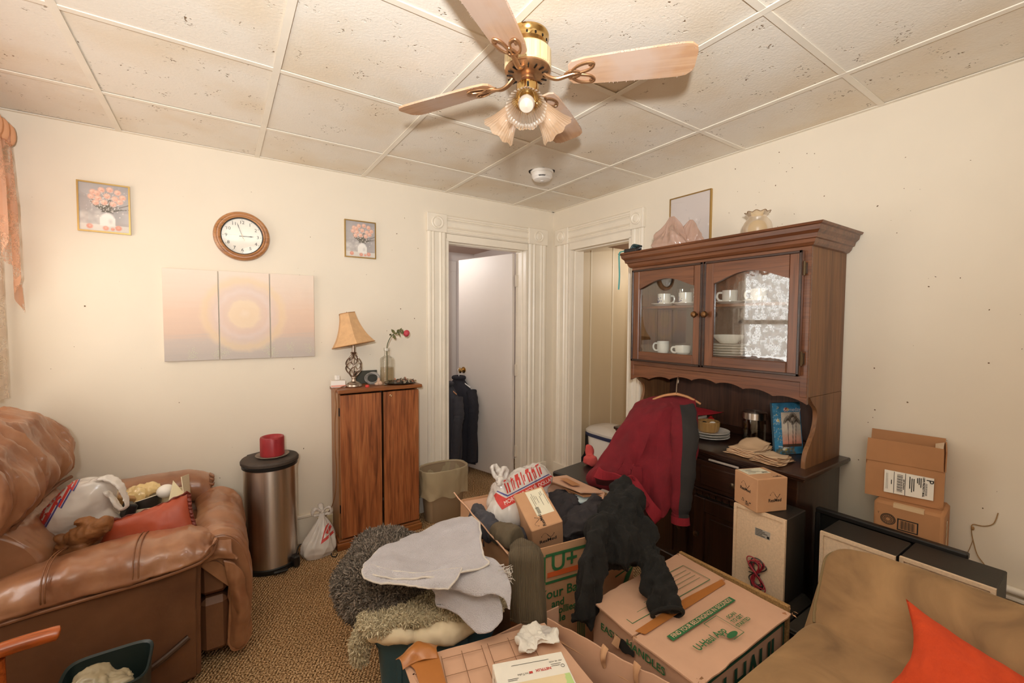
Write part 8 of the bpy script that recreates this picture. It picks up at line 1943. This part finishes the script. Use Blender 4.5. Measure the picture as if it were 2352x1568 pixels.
for z in (.03, .115, .20): obj('drawer_front', MB().b2((-.727, -2.38, z), (-.719, -2.28, z+.075), .003), blackp, du)
single('particle_board', MB().b2((-.842, -2.335, 0), (-.826, -1.90, .437), .0015), M('particle_board', 'A8814E', rough=.9, var=.4, vs=160, detail=2), 'thin brown particle board standing behind the closed moving box', 'board', smooth=20)

# carton with the wave mark on the speaker
Rz = rotm(-.38); sz = (.145, .13, .139)
c2x = shipbox('small_carton', 'square cardboard carton with black wave mark sitting on the upright speaker', (-.582, -2.103, .6515), sz, Rz, [((.012, -sz[1]/2, .058), (1, 0, 0), (0, 0, 1), .075), ((-sz[0]/2, -.0, .085), (0, -1, 0), (0, 0, 1), .07), ((.035, -.043, sz[2]), (1, 0, 0), (0, 1, 0), .045)])
label_lines(c2x, (-.01, .024, sz[2]), (1, 0, 0), (0, 1, 0), .11, .065, 7)
mb = MB()
for k in range(3):
    if k == 0: 
        pts = [(-sz[0]/2-.0008, .012-.008*math.cos(a), .028+.008*math.sin(a)) for a in (PI/2, PI/2+2*PI/3, PI/2+4*PI/3)]; mb.tube(pts, .0009, 4, closed=True)
    else: b_ = flat_mb([(-.005, -.001), (.005, -.001), (.004, .003), (-.004, .003)], (-sz[0]/2, .012-.02*k, .026), (0, -1, 0), (0, 0, 1), .0008); mb.add(b_.v, b_.f)
for k in range(4): b_ = flat_mb([(0, 0), (.02, 0), (.02, .0015), (0, .0015)], (-sz[0]/2, .0-.004*(k % 2), .012+.003*k), (0, -1, 0), (0, 0, 1), .0008); mb.add(b_.v, b_.f)
obj('handling_marks', mb, black_ink, c2x, world=False, smooth=0, kind='stuff')

# two big speakers lying in a row behind the couch, black panel behind them
speaker('floor_speaker', 'long black speaker with fibreboard back behind the couch, nearest the hutch', (-.505, -2.528, 0), (-.322, -2.298, .60))
speaker('floor_speaker', 'long black speaker behind the couch, the one farther from the hutch', (-.478, -2.765, 0), (-.295, -2.533, .597))
bp_ = thing('black_panel_frame', 'thin black moulded panel standing between the speakers and the wall boxes', 'panel', (-.295, -2.43, 0))
obj('panel', MB().b2((-.281, -2.668, 0), (-.268, -2.205, .600), .002), blackp, bp_, smooth=20)
obj('moulded_edge', MB().b2((-.292, -2.672, .588), (-.262, -2.200, .610), .004).b2((-.290, -2.218, 0), (-.264, -2.198, .59), .004), M('black_moulding', '1D1A18', rough=.4), bp_, smooth=20, kind='stuff')

# ------------------------------------------------------------------ boxes by the wall
lowb = thing('wall_carton', 'brown carton with barcode print standing under the open parcel box', 'box', (-.16, -2.50, 0))
q0 = np.array([-.252, -2.392]); g1 = np.array([.10, -.995]); g1 /= np.linalg.norm(g1); g2 = np.array([-g1[1], g1[0]]); 
if g2[0] < 0: g2 = -g2
G1, G2 = np.array([*g1, 0]), np.array([*g2, 0]); Rg = np.stack([G1, G2, Z3], 1)
Lw, Ld, Lh = .205, .19, .705
cc3 = np.array([*q0, 0])+G1*Lw/2+G2*Ld/2+Z3*Lh/2
obj('carton', MB().box(cc3, (Lw, Ld, Lh), .010, R=Rg), card2, lowb, smooth=40)
def lq(a, z): return np.array([*q0, 0])+G1*a+Z3*z
nO = -G2
obj('tape_strip', MB().add([lq(.06, .7058)+G2*.02, lq(.15, .7058)+G2*.02, lq(.15, .7058)+nO*.0005, lq(.06, .7058)+nO*.0005, lq(.06, .69)+nO*.0006, lq(.15, .69)+nO*.0006], [(0, 1, 2, 3), (3, 2, 5, 4)]), M('clear_tape', 'D2B590', rough=.2), lowb, smooth=0)
mb = MB()
for p in frame_polys(.062, .046, .004): b_ = flat_mb(p, lq(.105, .628), G1, Z3, .001); mb.add(b_.v, b_.f)
for k in range(13):
    w = (.0012, .0022, .0016)[k % 3]; b_ = flat_mb([(-.022+.0034*k, -.016), (-.022+.0034*k+w, -.016), (-.022+.0034*k+w, .016), (-.022+.0034*k, .016)], lq(.105, .628), G1, Z3, .001); mb.add(b_.v, b_.f)
for k, (a, l) in enumerate(((.075, .055), (.06, .038), (.112, .04))): b_ = flat_mb([(0, 0), (l, 0), (l, .0035), (0, .0035)], lq(a, .595-.009*(k > 0)), G1, Z3, .001); mb.add(b_.v, b_.f)
b_ = text_mb('T', .012, lq(.016, .655), G1, Z3, .001); mb.add(b_.v, b_.f)
obj('carton_print', mb, black_ink, lowb, smooth=0, kind='stuff')
mb = MB()
for r in (.022, .018, .012, .008): mb.tube([lq(.046, .638)+nO*.001+G1*r*math.cos(a)+Z3*r*.95*math.sin(a) for a in np.linspace(0, 2*PI, 25)[:-1]], .0011 if r != .022 else .0018, 4, closed=True)
for k in range(16): a = 2*PI*k/16; mb.tube([lq(.046, .638)+nO*.001+G1*.012*math.cos(a)+Z3*.012*math.sin(a), lq(.046, .638)+nO*.001+G1*.019*math.cos(a+.2)+Z3*.019*math.sin(a+.2)], .0008, 4)
obj('round_stamp', mb, M('brown_stamp_ink', '4E3A2A', rough=.8), lowb, smooth=0, kind='stuff')
obj('end_tape', flat_mb([(-.02, -.2), (.02, -.2), (.02, .0), (-.02, .0)], np.array([*q0, 0])+G1*(Lw+.0006)+G2*.10+Z3*.66, G2, Z3, .0), M('end_tape', 'C49A66', rough=.25), lowb, smooth=0)
# open parcel box on top
upb, PU, u1, u2 = carton('parcel_box', 'open brown parcel box with a white postage label on top of the wall carton', (-.217, -2.350), (.20, -.98), (.98, .20), .236, .150, .148, card2, t=.004, lift=.7065)
zb = .7065; nU = -u2
def up_(a, z, o=0): return PU[0]-Z3*0+u1*a+Z3*(z)+nU*o
flap(upb, [PU[0]+Z3*.148+nU*.001, PU[1]+Z3*.148+nU*.001-u1*.004, PU[1]+Z3*.238-u1*.006-u2*.004, PU[0]+Z3*.240+u1*.004-u2*.003], card2, 'front_flap', warp=.002, seed=31, t=.004)
flap(upb, [PU[3]+Z3*.148, PU[2]+Z3*.148, PU[2]+Z3*.250+u2*.004, PU[3]+Z3*.252+u2*.004+u1*.004], card2, 'back_flap', warp=.002, seed=32, t=.004)
flap(upb, [PU[1]+Z3*.148, PU[2]+Z3*.148, PU[2]+Z3*.236, PU[1]+Z3*.225+u2*.004], card2, 'end_flap', warp=.002, seed=33, t=.004)
obj('tape_strip', flat_mb([(-.014, -.07), (.014, -.07), (.014, .09), (-.014, .09)], PU[1]+u2*.08+Z3*.075+u1*.0022, u2, Z3, .0), M('tan_tape', 'C9A26E', rough=.25), upb, smooth=0)
obj('clear_tape', MB().add([PU[2]+Z3*.225-u1*.03-u2*.006, PU[2]+Z3*.235-u1*.004-u2*.006, PU[1]+Z3*.222-u1*.008+u2*.03, PU[1]+Z3*.205-u1*.03+u2*.03], [(0, 1, 2, 3)]), M('shiny_clear_tape', 'D9C6AC', rough=.15), upb, smooth=0)
# shipping label, turned on its side like on the parcel
lo_ = PU[0]+u1*.137+Z3*.072+nU*.0065
lab = obj('postage_label', MB().prism([(-.076, -.045), (.070, -.042), (.070, .045), (-.076, .047)], lo_, u1, Z3, nU*.0008), paper, upb, smooth=0)
mb = MB(); oL = lo_+nU*.0012
def lf(p): b_ = flat_mb(p, oL, u1, Z3, 0 if np.cross(u1, Z3)@nU > 0 else 0); mb.add([np.array(v)+nU*.0003 for v in b_.v], b_.f)
for x in (-.046, -.012): lf([(x-.0008, -.043), (x+.0008, -.043), (x+.0008, .045), (x-.0008, .045)])
for k in range(20):
    h = (.0012, .0024, .0018)[(k*5) % 3]; z = -.034+k*.0036; lf([(-.037, z), (-.020, z), (-.020, z+h), (-.037, z+h)])
for k in range(14): z = -.028+k*.0035; lf([(.046, z), (.052, z), (.052, z+(.0012, .002)[k % 2]), (.046, z+(.0012, .002)[k % 2])])
down = -Z3
for s_, sz_, a, z in (('USPS PRIORITY MAIL', .0085, .041, .004), ('P', .030, .058, .030), ('USPS TRACKING #', .005, -.0165, 0)):
    tm = text_mb(s_, sz_, oL+u1*a+Z3*z, down, u1, .0005, 'CENTER', .0003); mb.add(tm.v, tm.f)
for k, (a, z0, z1) in enumerate(((.032, .0, .038), (.027, .01, .038), (.022, .015, .036), (.012, -.02, .03), (.006, -.025, .03), (.0, -.012, .036), (-.055, -.008, .01), (-.066, -.03, .035), (-.070, -.03, .035))): lf([(a, z0), (a+.0028 if k < 7 else a+.0008, z0), (a+.0028 if k < 7 else a+.0008, z1), (a, z1)])
obj('label_print', mb, black_ink, lab, smooth=0, kind='stuff')

# ------------------------------------------------------------------ couch and orange pillow
su, t, b = nt('tan_suede'); v = coords(t); no = N(t, 'TexNoise'); no.inputs['Scale'].default_value = 6; no.inputs['Detail'].default_value = 5; no.inputs['Distortion'].default_value = .8; t.links.new(v, no.inputs['Vector'])
r1 = ramp(t, [(.3, lin('765A3C')), (.5, lin('92714C')), (.7, lin('A58158'))]); t.links.new(no.outputs['Fac'], r1.inputs[0]); t.links.new(r1.outputs[0], b.inputs['Base Color'])
b.inputs['Roughness'].default_value = .9; b.inputs['Sheen Weight'].default_value = .35; b.inputs['Sheen Tint'].default_value = (*lin('C9AE82'), 1)
n2 = N(t, 'TexNoise'); n2.inputs['Scale'].default_value = 350; t.links.new(v, n2.inputs['Vector']); bp = N(t, 'Bump'); bp.inputs['Strength'].default_value = .2; bp.inputs['Distance'].default_value = .002; t.links.new(n2.outputs['Fac'], bp.inputs['Height']); t.links.new(bp.outputs[0], b.inputs['Normal'])
co = thing('suede_loveseat', 'tan suede loveseat with an orange pillow at lower right', 'sofa', (-1.0, -2.95, 0))
def cushion(lo, hi, r=.05, n=2.8, bulge=(0, 0, .02), tilt=None, nu=44):
    """soft box: superellipsoid-like grid"""
    lo, hi = np.array(lo, float), np.array(hi, float); c, h = (lo+hi)/2, (hi-lo)/2; mb = MB(); V = []
    ang_u = np.linspace(0, 2*PI, nu*2+1)[:-1]; ang_v = np.linspace(-PI/2, PI/2, nu)
    f_ = lambda w, m: np.sign(w)*np.abs(w)**m
    G = np.zeros((nu, nu*2, 3)); e1, e2 = .22, .30
    for i, va in enumerate(ang_v):
        cv_, sv_ = math.cos(va), math.sin(va)
        for j, ua in enumerate(ang_u):
            G[i, j] = (f_(cv_, e2)*f_(math.cos(ua), e1), f_(cv_, e2)*f_(math.sin(ua), e1), f_(sv_, e2))
    G = G*h
    s = (1-(G[..., 0]/h[0])**2)*(1-(G[..., 1]/h[1])**2); G[..., 2] += bulge[2]*s*np.sign(G[..., 2])*(G[..., 2] > 0)
    s = (1-(G[..., 1]/h[1])**2)*(1-np.clip(G[..., 2]/h[2], -1, 1)**2); G[..., 0] += -bulge[0]*s*(G[..., 0] < 0)
    if tilt is not None: G = G@tilt.T
    G = G+c; G = G+normals(G)*(.003*fbm(G, 10, 3))[..., None]
    mb.surf(G, cv=True); return mb
obj('seat_cushion', cushion((-1.62, -3.30, .265), (-.775, -2.395, .452), bulge=(0, 0, .012)), su, co, smooth=70)
Rt_ = rotm(0, 0, math.radians(27))
bc = cushion((-.10, -.46, -.25), (.085, .46, .18), bulge=(.03, 0, 0)); Vb = np.array(bc.v)@rotm(0, 0, math.radians(39)).T+np.array([-.70, -2.845, .465]); Vb[:, 0] = np.minimum(Vb[:, 0], -.512); bc.v = Vb.tolist()
obj('back_cushion', bc, su, co, smooth=70)
pp = crom([(-.875, -2.408, .455), (-.83, -2.392, .49), (-.72, -2.385, .575), (-.655, -2.392, .608), (-.61, -2.41, .625), (-.59, -2.50, .628), (-.585, -2.7, .628), (-.585, -3.0, .626)], 60)
Tc = BVHTree.FromPolygons([tuple(v) for v in bc.v], bc.f)
pp = np.array([(lambda h: h[0]+h[1]*.001)(Tc.find_nearest(Vector(q))) for q in pp])
obj('back_piping', MB().tube(pp, .0045, 8), M('suede_piping', '7E6A48', rough=.9), co)
obj('base_frame', MB().b2((-1.60, -3.29, .07), (-.56, -2.41, .27), .02), M('suede_base', '7E6A4A', rough=.95), co)
obj('back_board', MB().b2((-.60, -3.29, .07), (-.515, -2.41, .50), .02), M('suede_back', '7E6A4B', rough=.95), co)
for x, y in ((-1.56, -2.45), (-.60, -2.45), (-1.56, -3.25), (-.60, -3.25)): obj('foot', MB().lathe([(.025, 0), (.03, .075)], 14, (x, y, 0)), darkwood, co)
orm = M('orange_wool', 'D0491E', rough=.95, var=.18, vs=9, sheen=.35, bump=.35, bs=260, col2='BC3E18')
op = thing('orange_pillow', 'bright orange throw pillow leaning corner-up on the suede loveseat', 'pillow', (-.95, -2.80, .45))
obj('cushion', pillow((-1.01, -2.645, .450), (-1.06, -2.97, .47), (-.755, -2.945, .50), (-.80, -2.630, .612), .060, 56, seed=9, wr=.011, pinch=.24), orm, op, smooth=70)
# white pipe low on the right wall and the split brown cord
structure('trim_5', MB().tube([(-.022, -2.66, .427), (-.022, -4.45, .427)], .014, 10).b2((-.03, -4.45, .39), (-.001, -2.66, .405), .004), trim_m, smooth=40)
wc = thing('wall_cable', 'thin frayed brown cable coming down the right wall by the boxes', 'cable', (-.006, -2.65, .45))
cbm_ = M('brown_cable', 'A07C4E', rough=.7)
obj('cable', MB().tube(crom([(-.004, -2.700, .70), (-.005, -2.690, .655), (-.005, -2.665, .635), (-.006, -2.635, .630), (-.005, -2.633, .60), (-.005, -2.640, .56), (-.005, -2.652, .515), (-.005, -2.672, .485), (-.005, -2.690, .455)], 50), .0016, 6), cbm_, wc)
obj('cable_knot', MB().ell((-.006, -2.636, .615), (.004, .005, .008), 10, 8), cbm_, wc); obj('cable_branch', MB().tube(crom([(-.005, -2.638, .57), (-.005, -2.630, .53), (-.005, -2.622, .50)], 10), .001, 5), cbm_, wc)
